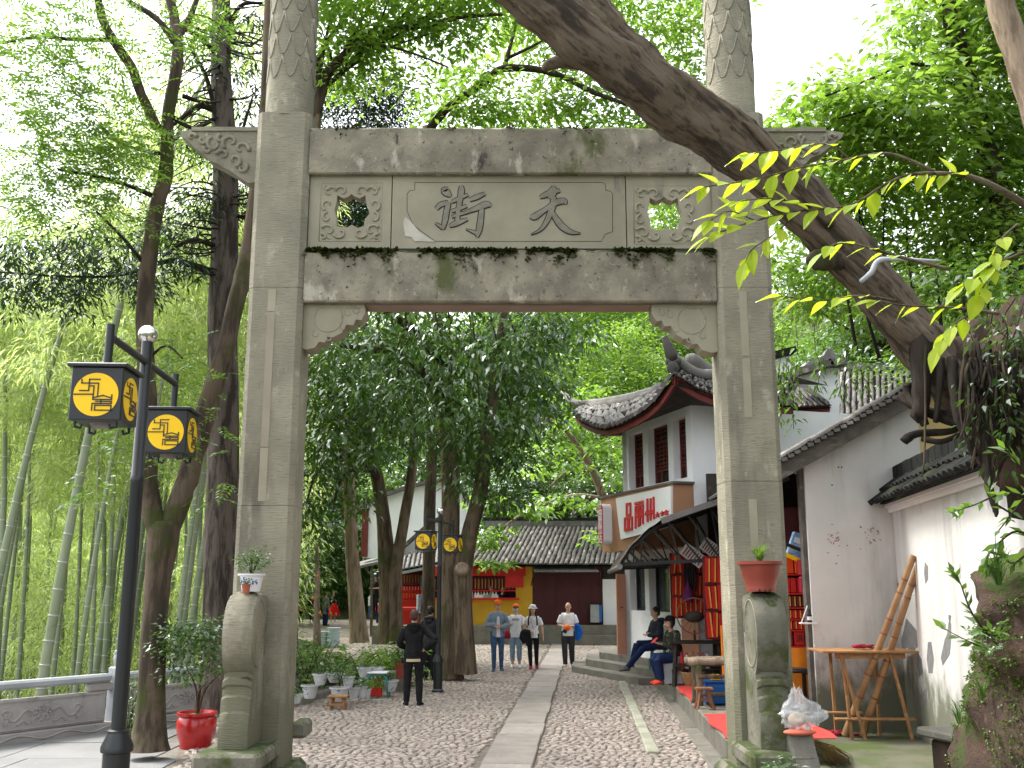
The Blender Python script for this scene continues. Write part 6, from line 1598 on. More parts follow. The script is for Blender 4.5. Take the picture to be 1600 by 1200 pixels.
m = MB(); m.bbox((xk2 + .002, YK - .1, zs_), (xk2 + 2.2, YK + .2, P(950, 905, YK).z)); m.build('white_wall', M_['white'], ky)
m = MB(); m.bbox((xk2 + .01, YK - .05, P(950, 905, YK).z + .003), (xk2 + 2.2, YK + .15, zE + .3)); m.build('timber_panel', M_['darkwood'], ky)
m = MB(); m.bbox((kxa - .8, YK + 2.2, 0), (xk2 + 2, YK + 2.4, zE)); m.bbox((kxa - .9, YK + .26, 0), (kxa - .8, YK + 2.2, zE)); m.build('inner_wall', M_['maroon'], ky)
m = MB(); m.bbox((kxa - .8, YK - .22, zL - .03), (kxb + .12, YK + .3, zL + .04)); m.build('counter', M_['red'], ky)
m = MB(); m.bbox((kxa - .8, YK - .06, P(800, 900, YK).z), (kxb + .35, YK - .03, zE + .02)); bn = m.build('banner', M_['red'], ky)
m = MB(); m.bbox((P(790, 900, YK).x, YK - .085, P(800, 918, YK).z), (P(818, 900, YK).x, YK - .065, zE - .03)); m.build('banner', M_['red'], ky)
m = MB()
for k in range(26):
 x = lerp(kxa - .6, kxb - .02, k / 25); m.bbox((x - .03, YK - .02, P(800, 921, YK).z + jit(.03)), (x + .02, YK + .01, P(800, 902, YK).z))
o = m.build('hanging_tassels', M_['redwood'], ky); o['kind'] = 'stuff'
m = MB()
for k in range(26):
 x = lerp(kxa - .6, kxb - .02, k / 25); m.bbox((x + .022, YK - .021, P(800, 920, YK).z), (x + .034, YK + .01, P(800, 905, YK).z))
o = m.build('tassel_cords', M_['gold'], ky); o['kind'] = 'stuff'
m = MB(); m.bbox((kxa - .7, YK + .02, P(800, 924, YK).z), (kxb, YK + .2, P(800, 922, YK).z)); m.build('shelf', M_['red'], ky)
for k in range(9):
 x = lerp(P(738, 930, YK).x, P(775, 930, YK).x, k / 8); m = MB(); m.lathe((x, YK + .05, zL + .04), [(.045, 0), (.045, .13), (.018, .17), (.018, .21)], 8); m.build('bottle', M_['sign_white'] if k % 3 else M_['rail'], ky)
for k in range(3):
 x = P(744 + k * 12, 930, YK).x; m = MB(); m.bbox((x, YK - .12, zL + .042), (x + .24, YK - .02, zL + .14)); m.build('carton', M_[('sign_white', 'rail', 'sign_white')[k]], ky)
# roof
zR = P(800, 823, 39.2).z
xl, xr = P(722, 880, YK - .7).x, P(975, 880, YK - .7).x
roof_patch(ky, (xl, YK - .7, zE + .06), (xr, YK - .7, zE + .06), (P(985, 825, 39.2).x, 39.2, zR), (P(764, 825, 39.2).x, 39.2, zR), 32, 10, M_['tile'], M_['tile_dark'], single=lambda i, j: i < 29, r=.075)
m = MB(); m.beam((P(758, 825, 39.2).x, 39.25, zR + .1), (P(990, 825, 39.2).x, 39.25, zR + .1), .3, .26); m.build('ridge', M_['ridge'], ky)
m = MB(); m.beam((P(755, 820, 39.2).x, 39.25, zR + .30), (P(990, 820, 39.2).x, 39.25, zR + .30), .36, .10); m.build('ridge_cap', M_['tile_dark'], ky)
m = MB(); m.prism([(YK, zE), (39.2, zR - .05), (42.5, zE), (42.5, 0), (YK + .3, 0)], (P(740, 900, 38).x - 1, 0, 0), (0, 1, 0), (0, 0, 1), (.2, 0, 0)); m.build('side_wall', M_['white'], ky)
# sheet awning over the door
pa = [P(832, 880, YK - .05), P(920, 880, YK - .05), P(937, 893, YK - .8), P(834, 893, YK - .8)]
m = MB(); nn = 60
def saw(u, v):
 t_ = (pa[0] * (1 - u) + pa[1] * u) * (1 - v) + (pa[3] * (1 - u) + pa[2] * u) * v; return t_ + Vector((0, 0, .018 * (1 if int(u * nn) % 2 else -1)))
m.sheet(saw, nn, 1); m.sheet(lambda u, v: saw(u, v) - Vector((0, 0, .03)), nn, 1); m.build('door_awning', M_['metalsheet'], ky)
m = MB(); m.tube([pa[3], P(830, 915, YK)], .02, 5); m.tube([pa[2], P(936, 915, YK)], .02, 5); m.build('awning_strut', M_['black'], ky)
# steps in front of it
m = MB(); m.bbox((xk0 - 3.2, YK - .7, -.05), (xk2 + 2.0, YK - .002, zs_ - .002)); m.build('door_step', M_['slab_dark'], ky)
m = MB(); m.bbox((P(895, 980, YK).x, YK - 1.25, -.05), (xk2 + 2.2, YK - .703, zs_ * .5)); m.build('door_step', M_['slab_dark'], ky)
m = MB(); p = P(935, 955, YK - .3); m.bbox((p.x - .28, YK - .36, p.z - .38), (p.x + .02, YK - .12, p.z + .22)); bx_ = m.build('meter_box', M_['rail'], ky)
m = MB(); m.bbox((p.x + .023, YK - .34, p.z - .36), (p.x + .12, YK - .14, p.z + .2)); m.build('meter_box_side', M_['blue'], bx_)
# --- white gabled shop farther left
ls = thing('gabled_shop', 'white gabled shop hung with rows of red charms behind the thick tree trunks', 'building', (-4, 39, 0))
YL = 42
m = MB(); m.prism(pxp([(622, 960), (740, 960), (744, 800), (726, 772), (690, 752), (640, 762), (600, 775), (566, 790), (566, 872), (622, 872)], YL), (0, YL, 0), (1, 0, 0), (0, 0, 1), (0, .4, 0)); m.build('gable_wall', M_['white'], ls)
m = MB()
for a_, b_ in (((560, 792), (602, 774)), ((602, 774), (642, 760)), ((642, 760), (690, 750)), ((690, 750), (728, 772)), ((728, 772), (748, 802))): m.beam(P(*a_, YL), P(*b_, YL), .7, .14)
m.build('gable_coping', M_['tile'], ls)
m = MB(); m.prism(pxp([(622, 884), (700, 884), (700, 806), (668, 822), (640, 846), (622, 862)], 40.5), (0, 40.5, 0), (1, 0, 0), (0, 0, 1), (0, .3, 0)); m.build('lower_gable', M_['white'], ls)
m = MB()
for a_, b_ in (((618, 866), (642, 845)), ((642, 845), (670, 820)), ((670, 820), (702, 802))): m.beam(P(*a_, 40.4), P(*b_, 40.4), .7, .13)
m.build('gable_coping', M_['tile'], ls)
roof_patch(ls, P(616, 893, 37.2), P(740, 868, 37.2), P(740, 838, 40.2), P(622, 872, 40.2), 16, 8, M_['tile_light'], M_['tile_dark'], single=lambda i, j: True)
m = MB(); m.beam(P(612, 898, 37.1), P(742, 873, 37.1), .06, .10); m.build('eave_board', M_['rail'], ls)
m = MB(); m.bbox((P(622, 950, 39.6).x, 39.6, 0), (P(745, 950, 39.6).x, 39.8, P(700, 885, 39.6).z)); m.build('back_wall', M_['maroon'], ls)
for r, (yt, yb, mm) in enumerate(((898, 914, 'redwood'), (916, 926, 'red'), (926, 938, 'red'))):
 m = MB(); g = MB()
 for k in range(30):
  x = lerp(P(624, 900, 38.6).x, P(688, 900, 38.6).x, k / 29); z0, z1 = P(700, yb, 38.6).z, P(700, yt, 38.6).z
  m.bbox((x - .03, 38.6 + r * .01, z0 + jit(.04)), (x + .02, 38.64 + r * .01, z1));
  if k % 2: g.bbox((x + .021, 38.598 + r * .01, z0 + .1), (x + .035, 38.63 + r * .01, z1 - .02))
 o = m.build('hanging_charms', M_[mm], ls); o['kind'] = 'stuff'; o = g.build('charm_cords', M_['gold'] if r != 1 else M_['sign_white'], ls); o['kind'] = 'stuff'
m = MB(); m.bbox((P(624, 950, 38.3).x, 38.2, .35), (P(690, 950, 38.3).x, 38.7, P(700, 938, 38.3).z)); m.build('red_counter', M_['red'], ls)
m = MB(); m.bbox((P(624, 950, 38.3).x, 38.1, .0), (P(690, 950, 38.3).x, 38.18, .55)); m.build('yellow_skirt', M_['yellow'], ls)
m = MB(); p = P(668, 909, 38.4); m.bbox((p.x - .28, 38.4, p.z - .2), (p.x + .28, 38.43, p.z + .2)); bd = m.build('notice_board', mat('faded_blue_board', (.16, .20, .30), None, rough=.6), ls)
text_part('letter', '平安符', .16, .004, M_['redwood'], bd, frame((p.x, 38.39, p.z), (1, 0, 0), (0, 0, 1)))
# lean-to with a post left of it
m = MB(); q = [P(562, 884, 41), P(622, 870, 41), P(622, 862, 43.5), P(560, 878, 43.5)]; m.add(q + [v - Vector((0, 0, .1)) for v in q], [(0, 1, 2, 3), (7, 6, 5, 4), (0, 4, 5, 1), (1, 5, 6, 2), (2, 6, 7, 3), (3, 7, 4, 0)]); m.build('lean_to_roof', M_['metalsheet'], ls)
m = MB(); m.beam(P(581, 880, 41.2), (P(581, 960, 41.2).x, 41.2, 0), .10, .10); m.beam(P(566, 884, 41.2), P(582, 900, 41.2), .06, .06); m.build('post', M_['greywood'], ls)
m = MB(); m.bbox((P(566, 800, 41.9).x, 41.86, P(580, 870, 41.9).z), (P(576, 800, 41.9).x, 41.98, P(580, 795, 41.9).z)); m.build('red_column', M_['redwood'], ls)
m = MB(); m.bbox((P(584, 960, 41).x, 40.6, -.05), (P(690, 960, 41).x, 41.9, .22)); m.build('stone_base', M_['slab_dark'], ls)
# --- stone balustrade on the slope behind the yellow shop
bl_ = thing('stone_balustrade', 'pale stone balustrade on the slope above the yellow shop roof', 'railing', P(900, 825, 43.5))
for x in (855, 897, 912, 944, 975):
 p = P(x, 822, 43.5); m = MB(); m.bbox((p.x - .11, 43.4, 3.2), (p.x + .11, 43.62, P(x, 806, 43.5).z)); m.lathe((p.x, 43.51, P(x, 806, 43.5).z), [(.07, 0), (.11, .06), (.10, .18), (.03, .24)], 8); m.build('post', M_['ridge'], bl_)
for ya_, h in ((812, .14), (822, .14)): m = MB(); m.beam(P(850, ya_, 43.5), P(985, ya_, 43.5), .12, h); m.build('rail', M_['ridge'], bl_)
# --- carved stone railing on the left
rl_ = thing('stone_railing', 'low pale stone railing with carved flower panels beside the bamboo grove', 'railing', (-6, 14, 0))
def rp(Y, z=0, o=0): return Vector((rail_x(Y) - o, Y + o * .7, z))
rdv = Vector((.70, 1, 0)).normalized(); rnv = Vector((rdv.y, -rdv.x, 0))        # normal to the camera side
ysec = [9.4, 11.7, 12.95, 14.75, 16.5]
def rbox(name, Ya, Yb, z0, z1, d0, d1, mm, par, ch=.012):
 a_, b_ = rp(Ya), rp(Yb); L = (b_ - a_).length
 m = MB(); c = (a_ + b_) / 2 + rnv * (d0 + d1) / 2; m.cbox((c.x, c.y, (z0 + z1) / 2), (L, abs(d1 - d0), z1 - z0), ch, M=Matrix((rdv, Vector((-rdv.y, rdv.x, 0)), Vector((0, 0, 1)))).transposed()); return m.build(name, M_[mm], par, smooth=30)
rbox('plinth', 8, 16.6, -.05, .12, -.10, .12, 'rail_panel', rl_)
rbox('hand_rail', 8, 14.72, .665, .775, -.09, .09, 'rail', rl_, .03); rbox('hand_rail', 14.95, 16.6, .665, .775, -.09, .09, 'rail', rl_, .03)
for a_, b_ in ((8.2, 11.68), (11.74, 14.68), (14.98, 16.6)):
 pn = rbox('panel', a_, b_, .122, .545, -.05, .05, 'rail_panel', rl_)
 for zc_, h in ((.16, .02), (.52, .03)): rbox('panel_border', a_ + .02, b_ - .02, zc_ - h / 2, zc_ + h / 2, .045, .065, 'rail_panel', pn, .004)
 n = max(1, round((b_ - a_) / 1.2))
 for k in range(n + 1):
  y = lerp(a_ + .06, b_ - .06, k / n); rbox('panel_stile', y - .04, y + .04, .17, .505, .045, .062, 'rail_panel', pn, .004)
  rbox('rail_block', y - .17, y + .17, .547, .663, -.06, .06, 'rail_panel', rl_, .02)
 m = MB()
 for k in range(n):
  yc = lerp(a_ + .06, b_ - .06, (k + .5) / n); c = rp(yc) + rnv * .05
  def q(u, z): return c + rdv * u + Vector((0, 0, z))
  for r, mm_ in ((.05, 6), (.085, 8), (.12, 9)):
   for j in range(mm_):
    a0 = 2 * math.pi * j / mm_ + r * 9; m.ell(q(r * math.cos(a0) * 1.1, .34 + r * math.sin(a0) * .75), (.03, .02, .022), 6, 4)
  for sg in (1, -1):
   m.tube([q(sg * (.12 + .42 * t_), .33 + .07 * math.sin(t_ * 7)) for t_ in np.linspace(0, 1, 12)], [.02 - .008 * t_ for t_ in np.linspace(0, 1, 12)], 5)
   m.tube([q(sg * (.50 + .06 * math.cos(5 * t_)), .36 + .05 * math.sin(5 * t_)) for t_ in np.linspace(0, 1, 9)], .014, 5)
   m.tube([q(sg * (.16 + .2 * t_), .24 - .03 * math.sin(t_ * 9)) for t_ in np.linspace(0, 1, 8)], .013, 5)
  for sg in (1, -1):
   m.tube([q(sg * (.45 + .12 * t_), .19 + .30 * abs(t_ - .5) * 1.0) for t_ in np.linspace(0, 1, 6)], .012, 4)
 o = stuff(m.build('flower_carving', M_['rail_panel'], pn, smooth=True))
m = MB()
for k in range(60):
 y = lerp(8.4, 16.4, k / 60)
m.tube([rp(lerp(8.4, 16.5, t_)) + rnv * .122 + Vector((0, 0, .05 + .03 * math.sin(t_ * 90))) for t_ in np.linspace(0, 1, 200)], .012, 4); m.build('wave_carving', M_['rail_panel'], rl_, smooth=True)
for y in (11.71, 14.84):
 c = rp(y); po = rbox('post', y - .09, y + .09, -.05, .86, -.10, .10, 'rail', rl_, .02)
 m = MB(); m.lathe((c.x, c.y, .862), [(.06, 0), (.07, .03), (.085, .06), (.09, .12), (.075, .17), (.085, .19), (.08, .22), (.02, .24)], 10); m.build('post_head', M_['rail'], po, smooth=40)
# ------------------------------------------------------------------ street furniture and goods
def street_lamp(label, base, s, arm_dir):
 """two-lantern lamp; base at z 0; s scales everything"""
 t = thing('street_lamp', label, 'street lamp', base)
 B = Vector(base)
 def W(x, y, z): return B + (arm_dir * y + Vector((arm_dir.y, -arm_dir.x, 0)) * x + Vector((0, 0, z))) * s
 m = MB(); m.lathe(B, [(.14 * s, -.02), (.14 * s, .06 * s), (.105 * s, .10 * s), (.105 * s, .66 * s), (.125 * s, .67 * s), (.125 * s, .71 * s), (.085 * s, .80 * s), (.085 * s, .83 * s), (.065 * s, .84 * s)], 18); m.build('base', M_['black'], t, smooth=35)
 m = MB(); m.lathe(B, [(.058 * s, .8 * s), (.053 * s, 2.8 * s), (.055 * s, 2.81 * s), (.055 * s, 2.86 * s), (.050 * s, 2.87 * s), (.046 * s, 4.02 * s)], 16); m.build('pole', M_['black'], t, smooth=35)
 m = MB(); m.ell(B + Vector((0, 0, 4.085 * s)), (.082 * s, .082 * s, .082 * s), 18, 12); m.build('ball_finial', M_['steel'], t, smooth=True)
 m = MB(); m.tube([W(0, -.92, 3.84), W(0, .92, 3.84)], .032 * s, 10); m.build('cross_arm', M_['black'], t, smooth=40)
 for sg in (-1, 1):
  y = sg * .92
  m = MB(); m.tube([W(0, y, 3.58), W(0, y, 3.93)], .032 * s, 10); m.build('hanger', M_['black'], t, smooth=40)
  ux, uy = Vector((arm_dir.y, -arm_dir.x, 0)), arm_dir
  R3 = Matrix((ux, uy, Vector((0, 0, 1)))).transposed()
  m = MB(); m.cbox(W(0, y, 3.355), (.38 * s, .38 * s, .40 * s), .008 * s, M=R3); ln = m.build('lantern', M_['black'], t)
  m = MB(); m.cbox(W(0, y, 3.568), (.44 * s, .44 * s, .028 * s), .006 * s, M=R3); m.build('lid', M_['black'], ln)
  m = MB(); m.lathe(W(0, y, 3.13), [(.08 * s, 0), (.10 * s, .03 * s)], 14); m.build('under_lamp', M_['metalsheet'], ln)
  m = MB()
  for a in (-1, 1):
   for b in (-1, 1): m.tube([W(a * .15, y + b * .15, 3.15), W(a * .15, y + b * .15, 3.11), W(a * .11, y + b * .15, 3.10), W(a * .10, y + b * .15, 3.13)], .012 * s, 5)
  stuff(m.build('foot_hooks', M_['black'], ln))
  E = [[(150, 515), (150, 548), (272, 548), (272, 672)], [(280, 512), (205, 512), (205, 617), (140, 617)], [(213, 573), (241, 573), (241, 650), (97, 652)], [(240, 650), (240, 698), (375, 698), (375, 655)], [(250, 680), (312, 660), (370, 682)], [(237, 798), (237, 735), (375, 735), (375, 715)], [(258, 752), (375, 752), (375, 796), (258, 796), (258, 752)], [(300, 700), (300, 735)], [(262, 715), (372, 715)]]
  for (U, N_) in ((ux, -uy), (-ux, uy), (uy, ux), (-uy, -ux)):
   O = W(0, y, 3.345) + N_ * .1905 * s
   m = MB(); m.lathe(O, [(.163 * s, 0), (.163 * s, .004 * s)], 40, Matrix((U, Vector((0, 0, 1)), N_)).transposed()); dc = m.build('yellow_disc', M_['lantern'], ln)  # unlit yellow panel, plain base colour without emission
   m = MB()
   for L in E:
    q = [O + U * ((x - 258) / 163 * .163 * s) + Vector((0, 0, (652 - yy) / 200 * .163 * s)) + N_ * .006 * s for x, yy in L]
    for a, b in zip(q[:-1], q[1:]):
     d = (b - a).normalized() * .004 * s; m.beam(a - d, b + d, .0085 * s, .006 * s, up=N_)
   m.build('emblem', M_['black'], dc)
 return t
p0 = P(203, 900, 8.5)
street_lamp('nearest black street lamp with two yellow disc lanterns, standing on the pale pavement', (p0.x, 8.5, 0), 1.02, Vector((-.06, 1, 0)).normalized())
p1 = G(684, 1083)
street_lamp('distant smaller black street lamp with two yellow disc lanterns against the twin-stemmed trunk', (p1.x, p1.y, 0), .84, Vector((.28, 1, 0)).normalized())
def plant(parent, c, r, h, n, size, leaf, asp=.4, droop=.3, stems=3, seed=0, flat=.8, per=10):
 rg = np.random.default_rng(seed); c = Vector(c)
 m = MB()
 for k in range(stems):
  a = k * 2.4; e = c + Vector((math.cos(a) * r * .5, math.sin(a) * r * .5, h * .7)); m.tube([c, c.lerp(e, .5) + Vector((0, 0, h * .08)), e], [.012 * h + .003, .009 * h + .002, .004], 5)
 m.build('stem', M_['bark_dark'], parent)
 pts = ell_pts(n, tuple(c + Vector((0, 0, h * .62))), (r, r, h * .42), .15, rg)
 part_mesh('foliage', quads_mesh('foliage', clump_leaves(pts, per, size * .8, size, asp, flat, droop=droop, rng=rg), M_[leaf]), parent)
def grass_tuft(parent, c, n, L, wd, leaf, seed=0, spread=1.0, nm='foliage'):
 rg = random.Random(seed); m = MB(); c = Vector(c)
 for k in range(n):
  a = rg.uniform(0, 6.28); sp = rg.uniform(.2, 1) * spread; l = L * rg.uniform(.6, 1.1); d = Vector((math.cos(a), math.sin(a), 0)); s = Vector((-d.y, d.x, 0)) * wd
  p = [c + d * (sp * l * t * t * .9 + .02 * k / n) + Vector((0, 0, l * (t * 1.0 - .55 * sp * t * t * 1.1))) for t in (0, .35, .7, 1)]
  m.add([p[0] - s, p[0] + s, p[1] - s, p[1] + s, p[2] - s * .7, p[2] + s * .7, p[3]], [(0, 1, 3, 2), (2, 3, 5, 4), (4, 5, 6)])
 return m.build(nm, M_[leaf], parent)
def bowl(name, label, base, r, h, mt, group=None, foot=.7, rim=1.06, cat='flower pot', prof=None, n=18):
 t = thing(name, label, cat, base, group)
 m = MB(); m.lathe(base, prof or [(r * foot, 0), (r * foot * 1.03, h * .06), (r * .86, h * .5), (r * .96, h * .88), (r * rim, h * .90), (r * rim, h), (r * .92, h), (r * .90, h * .86), (.01, h * .86)], n, caps=True); m.build('pot', M_[mt], t, smooth=40)
 m = MB(); m.lathe((base[0], base[1], base[2] + h * .865), [(r * .9, 0), (r * .5, .012), (.01, .018)], 12); m.build('soil', M_['soil'], t)
 return t
# red glazed pot with a shrub
b = G(305, 1168); r = .235
t = thing('glazed_pot', 'bright red glazed pot holding a leafy dark shrub beside the cypress trunk', 'flower pot', b)
m = MB(); m.lathe(b, [(.19, 0), (.195, .05), (.225, .14), (.25, .25), (.24, .35), (.215, .385), (.25, .40), (.25, .43), (.215, .43), (.20, .38), (.01, .37)], 26); m.build('pot', M_['redglaze'], t, smooth=40)
m = MB(); m.lathe(b + Vector((0, 0, .385)), [(.2, 0), (.1, .02), (.01, .03)], 12); m.build('soil', M_['lf_fern'], t)
m = MB()
for dx, dy, dz in ((-.12, .05, 1.0), (.05, -.05, 1.15), (.16, .08, .95), (-.03, .1, 1.25), (.1, -.1, .8)): limb(m, [(b.x, b.y, .36, .018), (b.x + dx * .4, b.y + dy, .7, .013), (b.x + dx * 1.8, b.y + dy * 2, dz, .006)], 6, 4)
m.build('stem', M_['bark_dark'], t)
part_mesh('foliage', crown_mesh('foliage', M_['lf_dark'], [(tuple(P(x, y, 12.3)), (a, a, a * .7)) for x, y, a in ((285, 1000, .28), (320, 1005, .26), (300, 985, .24), (270, 1020, .18), (340, 1030, .14), (310, 1040, .2), (285, 1050, .14), (330, 985, .2), (275, 975, .14))], .058, .5, 18, .08, .6, .25, 330, np.random.default_rng(81)), t)
# shrub at the forked tree's foot
b = G(206, 1160); t = thing('low_shrub', 'low leafy shoots sprouting against the foot of the forked tree', 'shrub', b)
m = MB()
for k in range(7): limb(m, [(b.x + jit(.1), b.y, 0, .008), (b.x + jit(.14), b.y, .5, .005), (b.x + jit(.16), b.y, .75, .003)], 4, 3)
m.build('stem', M_['bark_dark'], t)
part_mesh('foliage', crown_mesh('foliage', M_['lf_mid'], [((b.x, b.y, z), (.11, .12, .16)) for z in (.12, .3, .48, .66)] + [((b.x + .25, b.y - .1, .1), (.12, .1, .08))], .045, .5, 14, .06, .7, .2, 300, np.random.default_rng(82)), t)
# pots standing on the drum stones
b = P(392, 926, 9.62); b.z = 1.945
t = bowl('porcelain_pot', 'white pot with blue painted sprigs standing on the left drum stone', tuple(b), .115, .165, 'sign_white', foot=.72, rim=1.12)
m = MB(); random.seed(2)
M_['cobalt'] = mat('cobalt_glaze', (.07, .12, .34), None, rough=.3)
for a0 in (-1.1, -1.9, -2.6):
 for k in range(12):
  a = a0 + random.gauss(0, .13); z = b.z + .085 + random.gauss(0, .018); rr = .0995 + (z - b.z - .085) * .12; m.box((b.x + rr * math.cos(a), b.y + rr * math.sin(a), z), (.014, .006, .010), M=Matrix.Rotation(a, 3, 'Z') @ Matrix.Rotation(jit(1), 3, 'X') @ Matrix.Rotation(math.pi / 2, 3, 'Z'))
m.build('painted_sprig', M_['cobalt'], t)
plant(t, (b.x, b.y, b.z + .14), .16, .24, 60, .032, 'lf_fern', .4, .1, 7, 3)
b2 = P(384, 926, 9.42); b2.z = 1.93
t = bowl('clay_pot', 'tiny clay coloured pot in front of the white painted pot', tuple(b2), .042, .085, 'clay', foot=.8, n=12)
plant(t, (b2[0], b2[1], b2[2] + .07), .035, .05, 14, .02, 'lf_dark', .5, .1, 2, 4)
b = P(1190, 933, 9.60); b.z = 1.945
t = bowl('plastic_pot', 'large brown red pot with a spiky tuft of grass on the right drum stone', tuple(b), .185, .275, 'terracotta', prof=[(.135, 0), (.14, .035), (.135, .05), (.165, .13), (.185, .215), (.192, .245), (.215, .25), (.215, .28), (.185, .28), (.18, .24), (.01, .24)], n=26)
m = MB()
for k in range(3): m.lathe((b.x - .05 + k * .05, b.y - .13, b.z + .012), [(.012, 0), (.010, .012)], 6, Matrix.Rotation(R(90), 3, 'X'))
m.build('drain_hole', M_['soil'], t)
grass_tuft(t, (b.x, b.y, b.z + .25), 90, .27, .006, 'lf_bright', 5, .75)
# --- planted bed with pots on the left side of the street
PA, PB_ = G(452, 1110), G(640, 1052)
pdv = (PB_ - PA).normalized(); pnv = Vector((-pdv.y, pdv.x, 0))   # towards the bed
bed = thing('planted_bed', 'low kerbed bed of leafy shrubs edged with grey stones along the left of the cobbles', 'flower bed', PA)
m = MB(); q = [PA + pnv * .35, PB_ + pnv * .35, PB_ + pnv * 1.3 + pdv * .5, PA + pnv * 2.2 - pdv * .5]; m.prism([(v.x, v.y) for v in q], (0, 0, -.02), (1, 0, 0), (0, 1, 0), (0, 0, .30)); m.build('soil', M_['soil'], bed)
u = -.2
random.seed(12)
while u < 6.3:
 L = random.uniform(.5, 1.0); c = PA + pdv * (u + L / 2) + pnv * (.18 + jit(.03)); h = .15 if u < 2 else .12
 MB().cbox((c.x, c.y, h / 2 - .02), (L - .02, .3, h + .04), .03, M=Matrix((pdv, pnv, Vector((0, 0, 1)))).transposed()).build('kerb_stone', M_['pale_edge'] if random.random() < .4 else M_['slab'], bed, smooth=30); u += L
for k in range(8):
 c = PA + pdv * (.6 + k * .75) + pnv * (.62 + jit(.05)); MB().cbox((c.x, c.y, .17), (.6 + jit(.1), .32, .36), .03, M=Matrix((pdv, pnv, Vector((0, 0, 1)))).transposed()).build('tier_block', M_['slab'], bed, smooth=30)
GP = 'blue and white pots along the planted bed'
def at_px(px, py, z): return G(px, py, z)
pots = [(452, 1101, 11, 14, .13, 'low white pot at the near end of the bed, closest to the pillar', 'lf_fern'), (464, 1099, 14, 17, .13, 'second low white pot from the pillar', 'lf_fern'), (484, 1091, 27, 24, .14, 'wide rimmed white pot with trailing leaves on the kerb', 'lf_bright'),
  (500, 1070, 24, 20, .36, 'white pot with faint blue flowers on the raised tier above the wooden stool', 'lf_dark'), (524, 1066, 30, 16, .36, 'long shallow white pot on the raised tier', 'lf_mid'), (530, 1093, 30, 22, .13, 'grey white pot with a dark bonsai directly behind the wooden stool', 'lf_dark'),
  (553, 1091, 18, 20, .10, 'white pot with blue sprigs right of the bonsai', 'lf_fern'), (565, 1090, 18, 21, .10, 'white pot wedged between two others, left of the green stool', 'lf_fern'), (573, 1091, 14, 17, .08, 'small white pot at the left leg of the green stool', 'lf_bright'),
  (569, 1058, 22, 18, .38, 'white pot with a blue mark on the raised tier above the green stool', 'lf_mid'), (590, 1056, 22, 16, .38, 'white pot with a dark blue mark, on the tier behind the green stool', 'lf_mid'), (610, 1080, 24, 20, .12, 'broad white pot right of the green stool', 'lf_fern'), (544, 1074, 20, 20, .30, 'white pot half hidden behind the bonsai', 'lf_bright')]
for k, (px, py, wp, hp_, z, lab, lf) in enumerate(pots):
 b = at_px(px, py, z); sc_ = F / (b.y * 1.0); t = bowl('porcelain_pot', lab, tuple(b), wp / sc_ / 2.1, hp_ / sc_ * .8, 'porcelain', GP, foot=.62, rim=1.12, n=14)
 h = hp_ / sc_
 plant(t, (b.x, b.y, b.z + h * .85), wp / sc_ * (.42 if 'bonsai' not in lab or 'right' in lab else .42), (.34 if lab.startswith('grey white') else .07) + .02 * (k % 3), 15 if not lab.startswith('grey white') else 60, .042, lf, .42, .15, 4, 100 + k, per=8)
b = at_px(588, 1088, .04); t = thing('red_box_planter', 'small red box planter with wilted leaves under the green stool', 'flower pot', b)
MB().cbox((b.x, b.y, b.z + .08), (.2, .14, .15), .012).build('box', M_['red'], t); plant(t, (b.x, b.y, b.z + .13), .09, .16, 24, .05, 'lf_yellow', .3, .3, 3, 130)
b = at_px(628, 1060, .3); t = bowl('clay_pot', 'brown clay pot at the far end of the bed', tuple(b), .14, .28, 'terracotta', foot=.78, n=14); plant(t, (b.x, b.y, b.z + .24), .22, .35, 50, .07, 'lf_mid', .42, .2, 4, 131)
b = at_px(622, 1082, .0); t = thing('stone_block', 'upright grey stone block at the end of the pots', 'stone', b); MB().cbox((b.x, b.y, .17), (.20, .2, .36), .02).build('block', M_['slab_dark'], t, smooth=30); MB().cbox((b.x - .02, b.y, .375), (.42, .26, .05), .015).build('cap', M_['slab'], t, smooth=30)
# stacked blue white pots beyond the bed
for k, (px, py, r_, lab, n_) in enumerate(((560, 1010, .19, 'stack of pale blue ribbed pots behind the shrubs', 5), (506, 1012, .16, 'narrower stack of pale blue ribbed pots beside the tall stack', 4))):
 pass
b = G(521, 1013, 0); t = thing('pot_stack', 'tall stack of nested pale blue ribbed pots standing behind the shrubs', 'pots', (b.x, b.y, 0))
M_['paleblue'] = mat('pale_blue_glaze', (.50, .60, .66), (.44, .54, .62), 4, .4)
for k in range(5):
 MB().lathe((b.x, b.y, k * .13), [(.17, 0), (.20, .10), (.225, .11), (.225, .135), (.19, .135)], 18).build('pot', M_['paleblue'], t, smooth=40)
b2 = Vector((b.x - .36, b.y + .1, 0)); t = thing('pot_stack', 'shorter stack of pale blue pots left of the tall stack', 'pots', b2)
for k in range(4): MB().lathe((b2.x, b2.y, k * .13), [(.13, 0), (.16, .10), (.18, .11), (.18, .135), (.15, .135)], 16).build('pot', M_['paleblue'], t, smooth=40)
b = G(575, 1006, 0);
